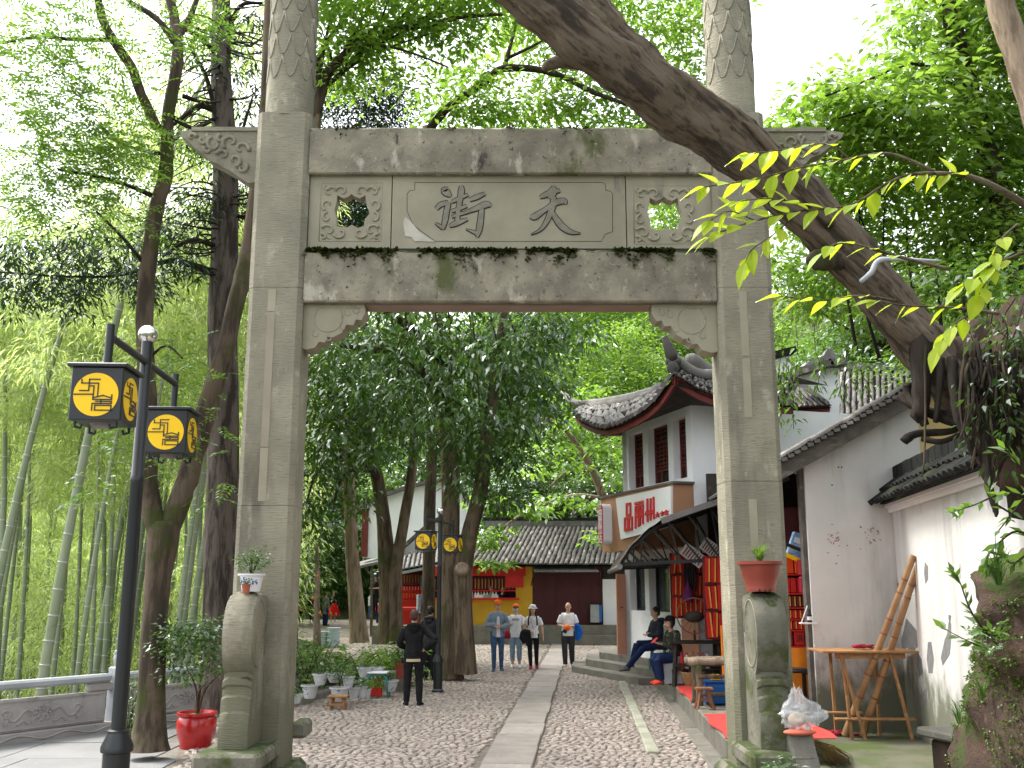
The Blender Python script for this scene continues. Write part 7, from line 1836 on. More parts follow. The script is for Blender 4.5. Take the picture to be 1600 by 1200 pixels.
# shrubs of the bed
for k, (px, py, Y, rx, rz, lf, lab, sz, sd_) in enumerate(((478, 1028, 18.6, .5, .38, 'lf_mid', 'tall leafy shrub of the bed, right beside the left pillar', .11, 1), (520, 1036, 19.4, .55, .24, 'lf_mid', 'dense mid green shrub above the raised white pots', .10, 2), (560, 1034, 20, .6, .24, 'lf_bright', 'fresh green shrub of the bed in front of the leaning pale trunk', .12, 3),
  (600, 1028, 21, .65, .26, 'lf_bright', 'bright shrub in front of the thick dividing trunk', .12, 4), (630, 1042, 20.6, .5, .3, 'lf_mid', 'shrub nearest the man in the black hoodie', .11, 5), (500, 1020, 19, .45, .28, 'lf_bright', 'pale shoots rising behind the tall leafy shrub', .11, 6), (466, 1052, 18.6, .35, .25, 'lf_dark', 'low dark shrub between the near pots and the pillar', .09, 7))):
 c = P(px, py, Y); t = thing('bed_shrub', lab, 'shrub', (c.x, Y, .2), 'shrubs of the planted bed')
 m = MB()
 for q in range(7): a = q * 1.1; limb(m, [(c.x, Y, .2, .012), (c.x + .2 * math.cos(a), Y + .2 * math.sin(a), c.z, .008), (c.x + rx * .8 * math.cos(a), Y + rx * .8 * math.sin(a), c.z + rz * .7, .003)], 4, 3)
 m.build('stem', M_['bark_dark'], t)
 part_mesh('foliage', crown_mesh('foliage', M_[lf], [((c.x, Y, c.z), (rx, rx * .8, rz)), ((c.x - rx * .5, Y - .1, c.z - rz * .3), (rx * .5, rx * .5, rz * .6)), ((c.x + rx * .5, Y + .1, c.z - rz * .2), (rx * .5, rx * .5, rz * .6)), ((c.x, Y + .1, max(.3, c.z - rz * .8)), (rx * .7, rx * .4, rz * .4))], sz, .38, 14, .12, .6, .2, 95, np.random.default_rng(140 + sd_), shell=.25), t)
b = G(600, 1052, .2); t = thing('grass_clump', 'clump of long arching grass blades among the bed shrubs', 'grass clump', b); grass_tuft(t, b, 110, .8, .008, 'lf_mid', 9, .8)
b = G(473, 985, 0);
t = thing('young_tree', 'thin potted sapling strung with small orange fruits near the far walkers', 'sapling', P(497, 1000, 22))
m = MB(); limb(m, px_limb([(496, 1010, 22, 13), (495, 960, 22, 10), (496, 900, 22, 7), (495, 850, 22, 4)]), 8, 4, .05); m.build('trunk', M_['bark_pale'], t, smooth=True)
part_mesh('foliage', crown_mesh('foliage', M_['lf_mid'], blobs_px([(480, 910, 22, .22, .3), (500, 940, 22, .25, .3), (490, 870, 22, .22, .25), (510, 900, 22, .2, .3), (475, 950, 22, .2, .25), (500, 850, 22, .25, .2)]), .09, .42, 9, .1, .8, .4, 60, np.random.default_rng(150)), t)
for px, py in ((497, 900), (500, 958), (489, 935)): MB().ell(P(px, py, 21.7), (.032, .032, .032), 8, 6).build('orange_fruit', M_['orange'], t, smooth=True)
# --- stools
def leg4(t, b, w_, d_, h, r, mt, splay=.02, rails=True, z0=0, nm='leg'):
 for sx in (-1, 1):
  for sy in (-1, 1):
   MB().beam((b[0] + sx * (w_ / 2 + splay), b[1] + sy * (d_ / 2 + splay), b[2]), (b[0] + sx * (w_ / 2 - r), b[1] + sy * (d_ / 2 - r), b[2] + h), r, r).build(nm, M_[mt], t)
 if rails:
  for sx in (-1, 1): MB().beam((b[0] + sx * (w_ / 2), b[1] - d_ / 2, b[2] + h * .35), (b[0] + sx * (w_ / 2), b[1] + d_ / 2, b[2] + h * .35), r * .7, r * .9).build('stretcher', M_[mt], t)
  for sy in (-1, 1): MB().beam((b[0] - w_ / 2, b[1] + sy * (d_ / 2), b[2] + h * .5), (b[0] + w_ / 2, b[1] + sy * (d_ / 2), b[2] + h * .5), r * .7, r * .9).build('stretcher', M_[mt], t)
b = G(528, 1110); t = thing('wooden_stool', 'small square brown wooden stool in front of the potted bonsai', 'stool', b); leg4(t, b, .24, .22, .21, .035, 'wood', .0); MB().cbox((b.x, b.y, .225), (.32, .28, .028), .006).build('seat', M_['wood'], t)
b = G(590, 1092); t = thing('plastic_stool', 'tall stool with teal green tubular legs and white seat among the pots', 'stool', b)
for sx in (-1, 1):
 m = MB()
 for o_ in (-.02, .02): m.tube([(b.x + sx * .20, b.y - .14 + o_, 0), (b.x + sx * .17, b.y - .13 + o_, .36), (b.x + sx * .11, b.y - .12 + o_, .43), (b.x, b.y - .12 + o_, .44)], .014, 7)
 m.build('leg', M_['green'], t, smooth=True)
 m = MB(); m.tube([(b.x + sx * .20, b.y + .14, 0), (b.x + sx * .17, b.y + .13, .36), (b.x + sx * .11, b.y + .12, .43), (b.x, b.y + .12, .44)], .014, 7); m.build('leg', M_['green'], t, smooth=True)
MB().cbox((b.x, b.y, .462), (.36, .34, .03), .01).build('seat', M_['sign_white'], t)
b = G(1101, 1108, .28); b = Vector((b.x, b.y, .28)); t = thing('wooden_stool', 'narrow reddish wooden stool standing by the second red mat on the platform', 'stool', b); leg4(t, b, .17, .15, .26, .028, 'wood_red', .035); MB().cbox((b.x, b.y, b.z + .28), (.25, .17, .035), .006).build('seat', M_['wood_red'], t)
# --- red mats on the platform
def kxy(Y, o=0): return kx(Y) + o
for (y0, y1, o0, o1, lab) in ((15.6, 18.2, -.03, 1.0, 'red mat at the feet of the seated person, draped to the platform edge'), (11.9, 14.1, -.03, 1.25, 'red mat nearest the right pillar, under the narrow stool')):
 t = thing('red_mat', lab, 'mat', (kx(y0), y0, .285)); m = MB()
 def fnm(u, v):
  y = lerp(y0, y1, v); x = kx(y) + lerp(o0, o1, u) + .03 * math.sin(v * 9); z = .302 + .006 * math.sin(u * 6 + v * 5)
  if u > .8 and y0 > 15: z += (u - .8) * .7
  return Vector((x, y, z))
 m.sheet(fnm, 12, 14); m.sheet(lambda u, v: fnm(u, v) - Vector((0, 0, .008)), 12, 14); m.build('mat_cloth', M_['redcarpet'], t, smooth=True)
# --- display of the incense shop
def rack(label, p, w_, h, rows, z0, cols, dirx, seed, mats=('red', 'gold'), back='redwood'):
 t = thing('charm_rack', label, 'rack', p); random.seed(seed)
 p = Vector(p); d = Vector(dirx).normalized(); n = Vector((d.y, -d.x, 0))
 if n.y > 0: n = -n
 R3 = Matrix((d, -n, Vector((0, 0, 1)))).transposed()
 m = MB(); m.box(p + Vector((0, 0, z0 + h / 2)) - n * .04, (w_, .02, h), M=R3); m.build('back_board', M_[back], t)
 for k in range(rows + 1): m = MB(); m.box(p + Vector((0, 0, z0 + h * k / rows)), (w_, .03, .025), M=R3); m.build('rail', M_['redwood'], t)
 a, g = MB(), MB()
 for r_ in range(rows):
  for c_ in range(cols):
   q = p + d * ((c_ + .5) / cols - .5) * w_ + n * (.02 + jit(.01)) + Vector((0, 0, z0 + h * (r_ + .5) / rows)); hh = h / rows * random.uniform(.78, .95)
   R4 = R3 @ Matrix.Rotation(jit(.08), 3, 'Y')
   a.box(q, (w_ / cols * .62, .02, hh), M=R4); g.box(q + d * w_ / cols * .38 + n * .004, (w_ / cols * .22, .02, hh * .95), M=R4)
 o = a.build('hanging_charms', M_[mats[0]], t); o['kind'] = 'stuff'; o = g.build('charm_cords', M_[mats[1]], t); o['kind'] = 'stuff'
 return t
c = P(1095, 950, 18.6); rack('rack of long red charms with gilded cords hung in rows behind the seated woman', (c.x, 18.6, .28), 1.1, 1.15, 3, P(1095, 965, 18.6).z - .28, 12, (1, .15, 0), 1)
c = P(1120, 950, 17.2); rack('second rack of red charms partly hidden by the right pillar', (c.x + .1, 17.2, .28), .62, 1.35, 3, .85, 6, (1, .1, 0), 2)
# red board and notice above
t = thing('notice_board', 'red notice board in a thin frame under the awning', 'board', P(1118, 890, 17.4)); p = P(1117, 890, 17.4); MB().box(p, (.30, .03, .20)).build('board', M_['redwood'], t); MB().box(p + Vector((0, .02, 0)), (.34, .02, .24)).build('frame', M_['wood_red'], t)
t = thing('hanging_boards', 'two slanted paper boards printed with gilded rows hung under the awning', 'board', P(1090, 870, 18.2))
for px, py, w_ in ((1083, 868, .45), (1112, 858, .4)):
 p = P(px, py, 18.2); Rm = Matrix.Rotation(R(38), 3, 'Y'); MB().box(p, (w_, .015, .24), M=Rm).build('paper_board', M_['sign_white'], t)
 m = MB()
 for k in range(7): m.box(p + Rm @ Vector((-w_ * .36 + k * w_ * .12, -.012, 0)), (.022, .008, .19), M=Rm)
 o = m.build('print_row', M_['wood_red'], t); o['kind'] = 'stuff'
def shelf_table(label, b, w_, d_, h, mt, name='display_table', cat='table'):
 t = thing(name, label, cat, b); leg4(t, b, w_ - .08, d_ - .08, h, .06, mt, 0); MB().cbox((b[0], b[1], b[2] + h + .02), (w_, d_, .04), .008).build('table_top', M_[mt], t); MB().cbox((b[0], b[1], b[2] + h * .4), (w_ - .1, d_ - .1, .025), .005).build('shelf', M_[mt], t); return t
c = P(1078, 1000, 18.2); tb = shelf_table('dark wooden display table crowded with bottles behind the seated woman', (c.x + .1, 18.2, .28), .95, .5, .72, 'darkwood')
random.seed(4)
for k, (px, mm, lab) in enumerate(((1063, 'red', 'small dark red bottle on the display table'), (1071, 'sign_white', 'clear white bottle second from the left on the display table'), (1080, 'green', 'green bottle in the middle of the display table'), (1088, 'rail', 'pale grey bottle beside the green one'), (1096, 'green', 'shorter green bottle near the end of the display table'), (1103, 'paleblue', 'pale blue bottle at the end of the display table'))):
 x = P(px, 990, 18.1).x; z = .28 + .72 * .4 + .015; hh = random.uniform(.22, .30); t = thing('bottle', lab, 'bottle', (x, 18.05, z)); MB().lathe((x, 18.05, z), [(.04, 0), (.042, hh * .6), (.018, hh * .8), (.018, hh)], 10).build('body', M_[mm], t, smooth=40); MB().lathe((x, 18.05, z + hh), [(.02, 0), (.02, .03)], 8).build('cap', M_['red'], t)
t = thing('round_fan', 'dark round wire cage standing fan beside the seated woman', 'fan', P(1085, 975, 17.7)); c = P(1085, 962, 17.7)
m = MB(); m.tube([c + Vector((.30 * math.cos(a), 0, .30 * math.sin(a))) for a in np.linspace(0, 2 * math.pi, 33)], .012, 6); m.build('rim', M_['wood_red'], t)
m = MB()
for k in range(16): a = k * math.pi / 8; m.tube([c, c + Vector((.3 * math.cos(a), -.02, .3 * math.sin(a)))], .003, 4)
m.build('wire_cage', M_['black'], t); MB().ell(c + Vector((0, .04, -.02)), (.17, .08, .10), 10, 8).build('motor', M_['darkwood'], t, smooth=True); MB().tube([c + Vector((0, .05, -.25)), (c.x, 17.75, 1.05)], .02, 6).build('stand', M_['black'], t)
for k, (px, py, mm, s, lab) in enumerate(((1108, 930, 'purple', 1.0, 'bright purple cloth bag hanging on the charm rack'), (1075, 925, 'purple_dark', .7, 'dark purple bag hanging at the door edge'))):
 M_.setdefault('purple', mat('purple_cloth', (.30, .03, .36), (.22, .02, .28), 6, .8)); M_.setdefault('purple_dark', mat('dark_plum_cloth', (.12, .02, .10), None, rough=.8))
 p = P(px, py, 18.2); t = thing('cloth_bag', lab, 'bag', p); m = MB(); m.lathe(p, [(.01, .26 * s), (.03, .22 * s), (.04, .15 * s), (.08, .0), (.11, -.12 * s), (.09, -.24 * s), (.02, -.27 * s)], 10); m.build('bag_body', M_[mm], t, smooth=True); MB().tube([p + Vector((0, 0, .25 * s)), p + Vector((0, .05, .42 * s))], .01, 5).build('loop', M_[mm], t)
p = P(1070, 890, 18.3); t = thing('umbrella_bundle', 'bundle of dark folded umbrellas hung beside the peach door', 'umbrellas', p)
for k in range(5): x = p.x + k * .045; MB().lathe((x, 18.3, p.z - .45), [(.006, 0), (.022, .18), (.028, .42), (.012, .55), (.008, .72)], 7).build('umbrella', M_['black_soft'], t, smooth=True)
c = P(1117, 930, 17.6); t = thing('orange_cloth', 'orange cloth draped down the end of the charm rack', 'cloth', c); m = MB(); m.sheet(lambda u, v: Vector((c.x - .05 + u * .22, 17.0 - .03 * math.sin(u * 12), 1.35 - v * 1.0)), 10, 4); m.sheet(lambda u, v: Vector((c.x - .05 + u * .22, 17.012 - .03 * math.sin(u * 12), 1.35 - v * 1.0)), 10, 4); m.build('cloth', M_['orange'], t, smooth=True)
# benches of rough logs with a blue crate
c = P(1100, 1010, 15.2); t = thing('log_bench', 'rustic bench of rough brown logs at the edge of the platform', 'bench', (c.x + .25, 15.2, .28)); x0 = c.x - .12;
for dx in (0, .62):
 for dy in (0, .35): limb_ = MB(); limb(limb_, [(x0 + dx, 15.1 + dy, .27, .055), (x0 + dx + .02, 15.1 + dy, .6, .05), (x0 + dx, 15.1 + dy, .86, .055)], 8, 3, .1); limb_.build('leg', M_['bark_brown'], t, smooth=True)
for dy in (0, .17, .34): l_ = MB(); limb(l_, [(x0 - .14, 15.1 + dy, .90, .05), (x0 + .3, 15.1 + dy, .91, .055), (x0 + .8, 15.1 + dy, .90, .05)], 8, 3, .1); l_.build('seat_log', M_['bark_pale'], t, smooth=True)
for z in (.45, .70): l_ = MB(); limb(l_, [(x0, 15.06, z, .03), (x0 + .65, 15.06, z, .03)], 7, 2); l_.build('cross_bar', M_['bark_brown'], t)
t = thing('plastic_crate', 'deep blue plastic crate under the log bench', 'crate', (x0 + .33, 15.3, .28)); m = MB(); m.cbox((x0 + .36, 15.32, .45), (.5, .3, .30), .02); m.build('crate_body', M_['blue'], t); m = MB()
for z in (.36, .45, .54): m.bbox((x0 + .14, 15.155, z - .015), (x0 + .58, 15.168, z + .015))
m.build('crate_rib', M_['blue'], t); MB().cbox((x0 + .36, 15.32, .615), (.54, .34, .025), .008).build('rim', M_['blue'], t)
t = thing('toy_carton', 'small yellow printed carton on top of the blue crate', 'box', (x0 + .3, 15.25, .63)); MB().cbox((x0 + .28, 15.25, .675), (.13, .1, .08), .004).build('carton', M_['lantern'], t); MB().bbox((x0 + .24, 15.197, .655), (x0 + .32, 15.199, .70)).build('print', M_['black_soft'], t)
t = thing('straw_basket', 'round brown basket under the display table', 'basket', P(1085, 1040, 18)); c = P(1082, 1040, 18.0); MB().lathe((c.x, 18.0, .29), [(.14, 0), (.20, .12), (.22, .22), (.20, .22), (.17, .12)], 14).build('basket', M_['straw'], t, smooth=40); MB().tube([(c.x + .21 * math.cos(a), 18.0 + .21 * math.sin(a), .515) for a in np.linspace(0, 6.283, 17)], .015, 5).build('rim', M_['straw'], t)
c = P(1052, 1030, 18); t = thing('mirror_board', 'pale framed board leaning behind the seated woman', 'board', (c.x, 18.1, .29)); Rm = Matrix.Rotation(R(-10), 3, 'X'); MB().box((c.x, 18.1, .55), (.34, .02, .46), M=Rm).build('board', M_['rail'], t);
for sx in (-1, 1): MB().box((c.x + sx * .18, 18.09, .55), (.03, .03, .52), M=Rm).build('frame_side', M_['black'], t)
# --- goods seen between the right pillar and the shed wall
gs = thing('goods_shelf', 'tall shelf of red and orange packets in the shed doorway beside the right pillar', 'shelf', (P(1245, 1100, 15.6).x, 15.6, .28))
xa, xb = P(1180, 950, 15.6).x, P(1290, 950, 15.6).x
m = MB(); m.bbox((xa, 15.72, .28), (xb, 15.76, 3.2)); m.build('back_board', M_['maroon'], gs)
def zpx(y): return P(1245, y, 15.6).z
for y in (898, 928, 950, 968, 985, 1010, 1065): m = MB(); m.bbox((xa, 15.5, zpx(y) - .012), (xb, 15.71, zpx(y) + .012)); m.build('shelf_board', M_['red'], gs)
random.seed(14); ORG = mat('orange_red_packet', (.80, .10, .015), (.70, .07, .012), 5, .5); M_['packet'] = ORG
for (yt, yb, n, mm, gold) in ((868, 897, 7, 'packet', 0), (902, 927, 12, 'red', 0), (930, 949, 14, 'redwood', 1), (952, 967, 14, 'red', 1), (969, 984, 14, 'red', 1), (986, 1009, 6, 'red', 0)):
 a, g = MB(), MB(); w_ = (xb - xa) / n
 for k in range(n):
  x = xa + (k + .5) * w_; a.cbox((x, 15.56 + jit(.02), (zpx(yt) + zpx(yb)) / 2), (w_ * .86, .06, zpx(yt) - zpx(yb) - .02), .006, rz=jit(.05))
  if gold: g.box((x + w_ * .2, 15.52, (zpx(yt) + zpx(yb)) / 2), (w_ * .2, .01, (zpx(yt) - zpx(yb)) * .8))
 o = a.build('packets', M_[mm], gs); o['kind'] = 'stuff'
 if gold: o = g.build('packet_bands', M_['gold'], gs); o['kind'] = 'stuff'
for k, ch in enumerate('金玉满堂'):
 x = lerp(P(1222, 998, 15.5).x, P(1264, 998, 15.5).x, k / 3); text_part('letter', ch, .12, .002, M_['black_soft'], gs, frame((x, 15.515, zpx(998)), (1, 0, 0), (0, 0, 1)))
m = MB(); m.sheet(lambda u, v: Vector((lerp(xa, xb, u), 15.45 + .02 * math.sin(u * 20) - .05 * v, lerp(zpx(1011), .30, v))), 14, 3); m.build('orange_cloth', M_['orange'], gs, smooth=True)
p = P(1246, 852, 15.2); t = thing('printed_bag', 'blue and white printed packet hung askew in the shed doorway', 'packet', p); Rm = Matrix.Rotation(R(22), 3, 'Y'); M_['bag_blue'] = mat('printed_blue_film', (.04, .20, .52), (.40, .55, .70), 9, .3); MB().cbox(p, (.26, .06, .36), .02, M=Rm).build('packet', M_['bag_blue'], t); MB().box(p + Vector((.02, -.034, .06)), (.16, .004, .08), M=Rm).build('print', M_['sign_white'], t); MB().box(p + Rm @ Vector((0, 0, -.2)), (.26, .05, .06), M=Rm).build('print_band', M_['lantern'], t)
p = P(1245, 856, 15.1); MB().beam(P(1215, 845, 15.1), P(1272, 868, 15.1), .03, .05).build('cross_bar', M_['black'], gs)
p = P(1259, 900, 15.1); t = thing('wall_dispenser', 'dark red two part box fixed at the shed doorway', 'box', p)
for dz in (.13, -.13): MB().cbox(p + Vector((0, 0, dz)), (.20, .14, .24), .015).build('box_body', mat('crimson_plastic', (.26, .015, .03), None, rough=.4), t); MB().bbox((p.x - .06, p.y - .075, p.z + dz - .05), (p.x + .06, p.y - .071, p.z + dz + .06)).build('window', M_['rail'], t)
p = P(1266, 960, 14.5); t = thing('wall_bracket', 'small white bracket shelf with a bottle on the end of the shed wall', 'shelf', p); m = MB(); m.bbox((p.x - .16, 14.42, p.z - .13), (p.x + .07, 14.53, p.z - .11)); m.build('shelf', M_['sign_white'], t); MB().tube([(p.x - .15, 14.45, p.z - .12), (p.x - .04, 14.48, p.z + .12)], .008, 5).build('brace', M_['sign_white'], t)
b = Vector((p.x - .02, 14.47, p.z - .108)); t = thing('bottle', 'dark small bottle on the white bracket shelf', 'bottle', b); MB().lathe(b, [(.035, 0), (.035, .1), (.014, .14), (.014, .18)], 9).build('body', M_['black_soft'], t); MB().lathe(b, [(.0365, .03), (.0365, .08)], 9).build('label', M_['sign_white'], t)
t = thing('black_stool', 'black framed stool in front of the orange cloth', 'stool', (P(1248, 1090, 15).x, 15.0, .28)); x = P(1250, 1090, 15).x; m = MB(); m.tube([(x - .16, 15, .28), (x - .16, 15, .72), (x - .10, 15, .78), (x + .10, 15, .78), (x + .16, 15, .72), (x + .16, 15, .28)], .03, 8); m.build('leg_frame', M_['black'], t, smooth=True); m = MB(); m.tube([(x - .16, 15.3, .28), (x - .16, 15.3, .72), (x - .10, 15.3, .78), (x + .10, 15.3, .78), (x + .16, 15.3, .72), (x + .16, 15.3, .28)], .03, 8); m.build('leg_frame', M_['black'], t, smooth=True); MB().cbox((x, 15.15, .80), (.3, .34, .03), .01).build('seat', M_['black'], t)
# --- yard: table, bamboo poles, ropes, bag, slabs, broom
b = G(1360, 1146); Yt = 13.72; t = thing('folding_table', 'plain wooden folding table against the white gable wall', 'table', (b.x, Yt, .012))
zt = P(1355, 1018, Yt).z; x0, x1 = P(1282, 1020, Yt).x, P(1432, 1020, Yt).x; xm = (x0 + x1) / 2
MB().cbox((xm, Yt + .25, zt), (x1 - x0, .72, .03), .006).build('table_top', M_['wood'], t)
MB().beam((x0 + .2, Yt + .02, zt - .06), (x1 - .15, Yt + .02, zt - .06), .03, .07).build('apron', M_['wood'], t)
for (xa_, xb_, y) in ((x0 + .26, x0 + .52, Yt), (x0 + .36, x0 + .30, Yt + .04), (x1 - .36, x1 - .14, Yt), (x1 - .42, x1 - .40, Yt + .42), (x0 + .30, x0 + .28, Yt + .5)):
 MB().beam((xb_ if y == Yt else xa_, y, .012), (xa_ if y == Yt else xb_, y, zt - .016), .045, .035).build('leg', M_['wood'], t)
MB().cbox((xm + .05, Yt + .06, .27), (1.05, .14, .025), .005).build('lower_shelf', M_['wood'], t)
MB().cbox((xm - .25, Yt + .4, .31), (.5, .12, .025), .005).build('lower_shelf', M_['wood'], t)
def pole(label, a, b_, r):
 t = thing('bamboo_pole', label, 'pole', a); a, b_ = Vector(a), Vector(b_)
 n = 9; pts = [a.lerp(b_, k / n) for k in range(n + 1)]
 MB().tube(pts, [r * (1 - .18 * k / n) for k in range(n + 1)], 12).build('pole_stem', M_['bamboo_pole'], t, smooth=50)
 m = MB(); d = (b_ - a).normalized()
 for k in range(1, n):
  c = a.lerp(b_, (k + .2 * math.sin(k * 3)) / n); m.tube([c - d * .012, c, c + d * .012], [r * (1 - .18 * k / n) * q for q in (1.0, 1.08, 1.0)], 12)
 stuff(m.build('pole_nodes', M_['wood_red'], t, smooth=True))
pole('left of two thick dried bamboo poles leaning against the wall, foot near the red rope', G(1320, 1149, .03), P(1428, 868, 13.38), .05)
pole('right of two thick dried bamboo poles leaning over the table', G(1348, 1149, .03), P(1436, 878, 13.45), .05)
def rope(label, c, R0, n, seed, z):
 random.seed(seed); t = thing('red_rope', label, 'rope', c); pts = []
 for k in range(n): a = k * .55; rr = R0 * (.55 + .45 * math.sin(k * .9 + seed)); pts.append((c[0] + rr * math.cos(a) * 1.3, c[1] + rr * math.sin(a) * .8, z + .015 + .018 * abs(math.sin(k * .7)) + k * .0006))
 MB().tube(smooth_path(pts, 3), .014, 6).build('coil', M_['rope'], t, smooth=True); MB().tube(smooth_path([pts[-1], (c[0] + R0 * 1.5, c[1] - .05, z + .016), (c[0] + R0 * 2.2, c[1] + .06, z + .016)], 5), .014, 6).build('loose_end', M_['rope'], t, smooth=True)
b = G(1305, 1148, .02); rope('coil of red rope on the mossy floor at the foot of the poles', (b.x, b.y, .012), .16, 40, 1, .012)
b = P(1350, 1012, Yt + .1); rope('tangle of red rope lying on the table top', (b.x, Yt + .15, zt + .015), .11, 46, 2, zt + .02)
# stone slabs leaning by the pillar
sl0 = thing('stone_slabs', 'three narrow stone slabs leaning together beside the right drum stone', 'stone slabs', G(1250, 1200))
for k in range(3):
 a = P(1252 + k * 13, 1205, 9.1); c = P(1237 + k * 10, 1150, 9.4); a.z = max(0, a.z - .4); MB().beam((a.x + .03, a.y - .1, -.02), c, .075, .20, up=(0, -1, .3)).build('slab', M_['slab_dark'], sl0)
b = P(1252, 1150, 9.35); t = thing('plastic_bag', 'crumpled clear plastic bag of soft goods resting on the leaning slabs', 'bag', b)
from mathutils import noise as NZ
m = MB(); c = P(1250, 1115, 9.35)
vs = []; n, k = 34, 22
for i in range(k + 1):
 th = math.pi * i / k
 for j in range(n):
  a = 2 * math.pi * j / n; d = Vector((math.sin(th) * math.cos(a), math.sin(th) * math.sin(a), -math.cos(th)))
  g = 1 + .30 * NZ.noise(d * 1.6 + Vector((3, 1, 2))) + .55 * abs(NZ.noise(d * 3.1 + Vector((1, 5, 2)))) - .16 + .05 * NZ.noise(d * 8)
  top = 1 + .9 * max(0, d.z) ** 4; sx_ = 1 - .45 * max(0, d.z)
  vs.append(c + Vector(((d.x * .175 - .03 * max(0, d.z)) * sx_ + .05 * max(0, d.x) ** 3, d.y * .14 * sx_, d.z * .14 * top)) * g)
m.add(vs, [(i * n + j, i * n + (j + 1) % n, (i + 1) * n + (j + 1) % n, (i + 1) * n + j) for i in range(k) for j in range(n)])
bag = m.build('bag_film', M_['plasticbag'], t, smooth=35)
MB().ell(c + Vector((-.03, .0, -.05)), (.085, .06, .06), 10, 8).build('contents', mat('cream_bundle', (.60, .50, .38), (.50, .40, .30), 6, .8), t, smooth=True)
MB().ell(c + Vector((-.02, -.03, -.155)), (.15, .08, .03), 10, 8).build('contents', mat('coral_cloth', (.62, .16, .10), None, rough=.7), t, smooth=True)
t = thing('straw_broom', 'worn straw broom lying beside the leaning slabs', 'broom', G(1290, 1185)); m = MB(); random.seed(6)
for q in range(60): a = P(1272 + jit(4), 1160 + jit(4), 9.8); e = G(1290 + q * .7, 1190 + jit(8)); m.tube([a, a.lerp(e, .5) + Vector((0, 0, .05)), (e.x, e.y, .02)], .004, 3)
m.build('bristles', M_['straw'], t); MB().tube([P(1272, 1160, 9.8), P(1228, 1040, 10.9)], .016, 6).build('handle', M_['wood'], t)
# fern by the right drum stone
def fern(label, b, n, L, seed, leaf='lf_fern'):
 rg = np.random.default_rng(seed); t = thing('fern', label, 'fern', b); bs = np.repeat([tuple(b)], n, axis=0) + rg.normal(size=(n, 3)) * .02
 a = rg.uniform(0, 6.28, n); ds = np.stack([np.cos(a), np.sin(a) - .3, rg.uniform(.3, 1.1, n)], 1)
 part_mesh('fronds', frond_mesh('fronds', M_[leaf], bs, ds, L, 9, L * .2, .34, rg), t); return t
fern('fern growing from the mossy foot of the right drum stone', (P(1210, 1175, 8.95).x, 8.95, .45), 9, .28, 1)
fern('small fern at the mossy foot of the right pillar', (P(1165, 1175, 9.6).x, 9.5, .30), 7, .2, 2)
# --- earth bank at the right edge
from mathutils import noise as NZ2
bk = structure(thing('earth_bank', None, None, (4.6, 6.2, 0)))
m = MB(); nu, nv = 90, 46
def bank(u, v):
 th = lerp(-2.0, 2.6, u)                    # round the lump, from the camera side to the back
 hz = v
 dx, dy = -math.cos(th), math.sin(th)
 H = 2.28
 prof = (1.03 + .52 * (1 - hz) ** 1.5 - .12 * math.sin(hz * 5)) if hz < .86 else (1.0 - .9 * ((hz - .86) / .14) ** 1.6)
 rx, ry = 1.55 * prof, 1.5 * prof
 d = Vector((dx * 1.4, dy * 1.4, hz * 2.4))
 g = 1 + .16 * NZ2.fractal(d * 1.1 + Vector((5, 2, 1)), .9, 2.1, 6)
 z = H * min(1, hz / .9) + (.18 * NZ2.noise(d * 2.3) if hz > .05 else 0) + (.25 * (hz - .9) / .1 if hz > .9 else 0)
 p = Vector((4.84 + dx * rx * g, 6.35 + dy * ry * g, z - .05))
 return p + Vector((NZ2.noise(d * 5.5), NZ2.noise(d * 5.5 + Vector((9, 0, 0))), NZ2.noise(d * 6 + Vector((0, 7, 0))))) * .07
m.sheet(bank, nu, nv); m.build('bank_face', M_['earth'], bk, smooth=True)
m = MB()
def bank2(u, v):
 th = lerp(-2.2, 2.4, u); d = Vector((math.cos(th), math.sin(th), v * 3)); g = 1 + .15 * NZ2.fractal(d * 1.3, .9, 2, 5)
 return Vector((7.2 - math.cos(th) * 2.0 * g * (1.05 - .35 * v * v), 7.0 + math.sin(th) * 2.2 * g, v * 4.6 - .05))
m.sheet(bank2, 50, 26); m.build('upper_bank', M_['earth_dark'], bk, smooth=True)
m = MB(); lump(m, (5.0, 8.3, 3.95), (.75, .7, .62), seed=11, n=24, k=16); lump(m, (5.7, 7.7, 3.7), (1.0, .9, 1.0), seed=12, n=24, k=16); lump(m, (6.2, 9.3, 3.6), (1.2, 1.2, 1.0), seed=13, n=24, k=16); m.build('overhang', M_['earth_dark'], bk, smooth=True)
rg = np.random.default_rng(91); pts = []; drs = []
for k in range(5200):
 u, v = rg.uniform(.05, .62), rg.uniform(.03, .78) ** 1.0
 if NZ2.noise(Vector((u * 9, v * 5, 3))) < -.3 + .22 * v: continue
 p = bank(u, v); pts.append(tuple(p)); th = lerp(-2.0, 2.6, u); drs.append((-math.cos(th) + rg.normal() * .4, math.sin(th) + rg.normal() * .4, rg.normal() * .5 - .2))
M_['lf_moss'] = leaf_mat('moss_tuft', (.035, .07, .008), (.10, .16, .02), .3, .03, vscale=5)
o = quads_mesh('moss', np.concatenate([leaf_quads(np.array(pts) + rg.normal(size=(len(pts), 3)) * .012, np.array(drs) + rg.normal(size=(len(pts), 3)) * .6, rg.uniform(.011, .026, len(pts)), .7) for _ in range(7)]), M_['lf_moss'])
tag(stuff(link('moss', o)), 'bright moss tufts creeping over the lower earth bank', 'moss')
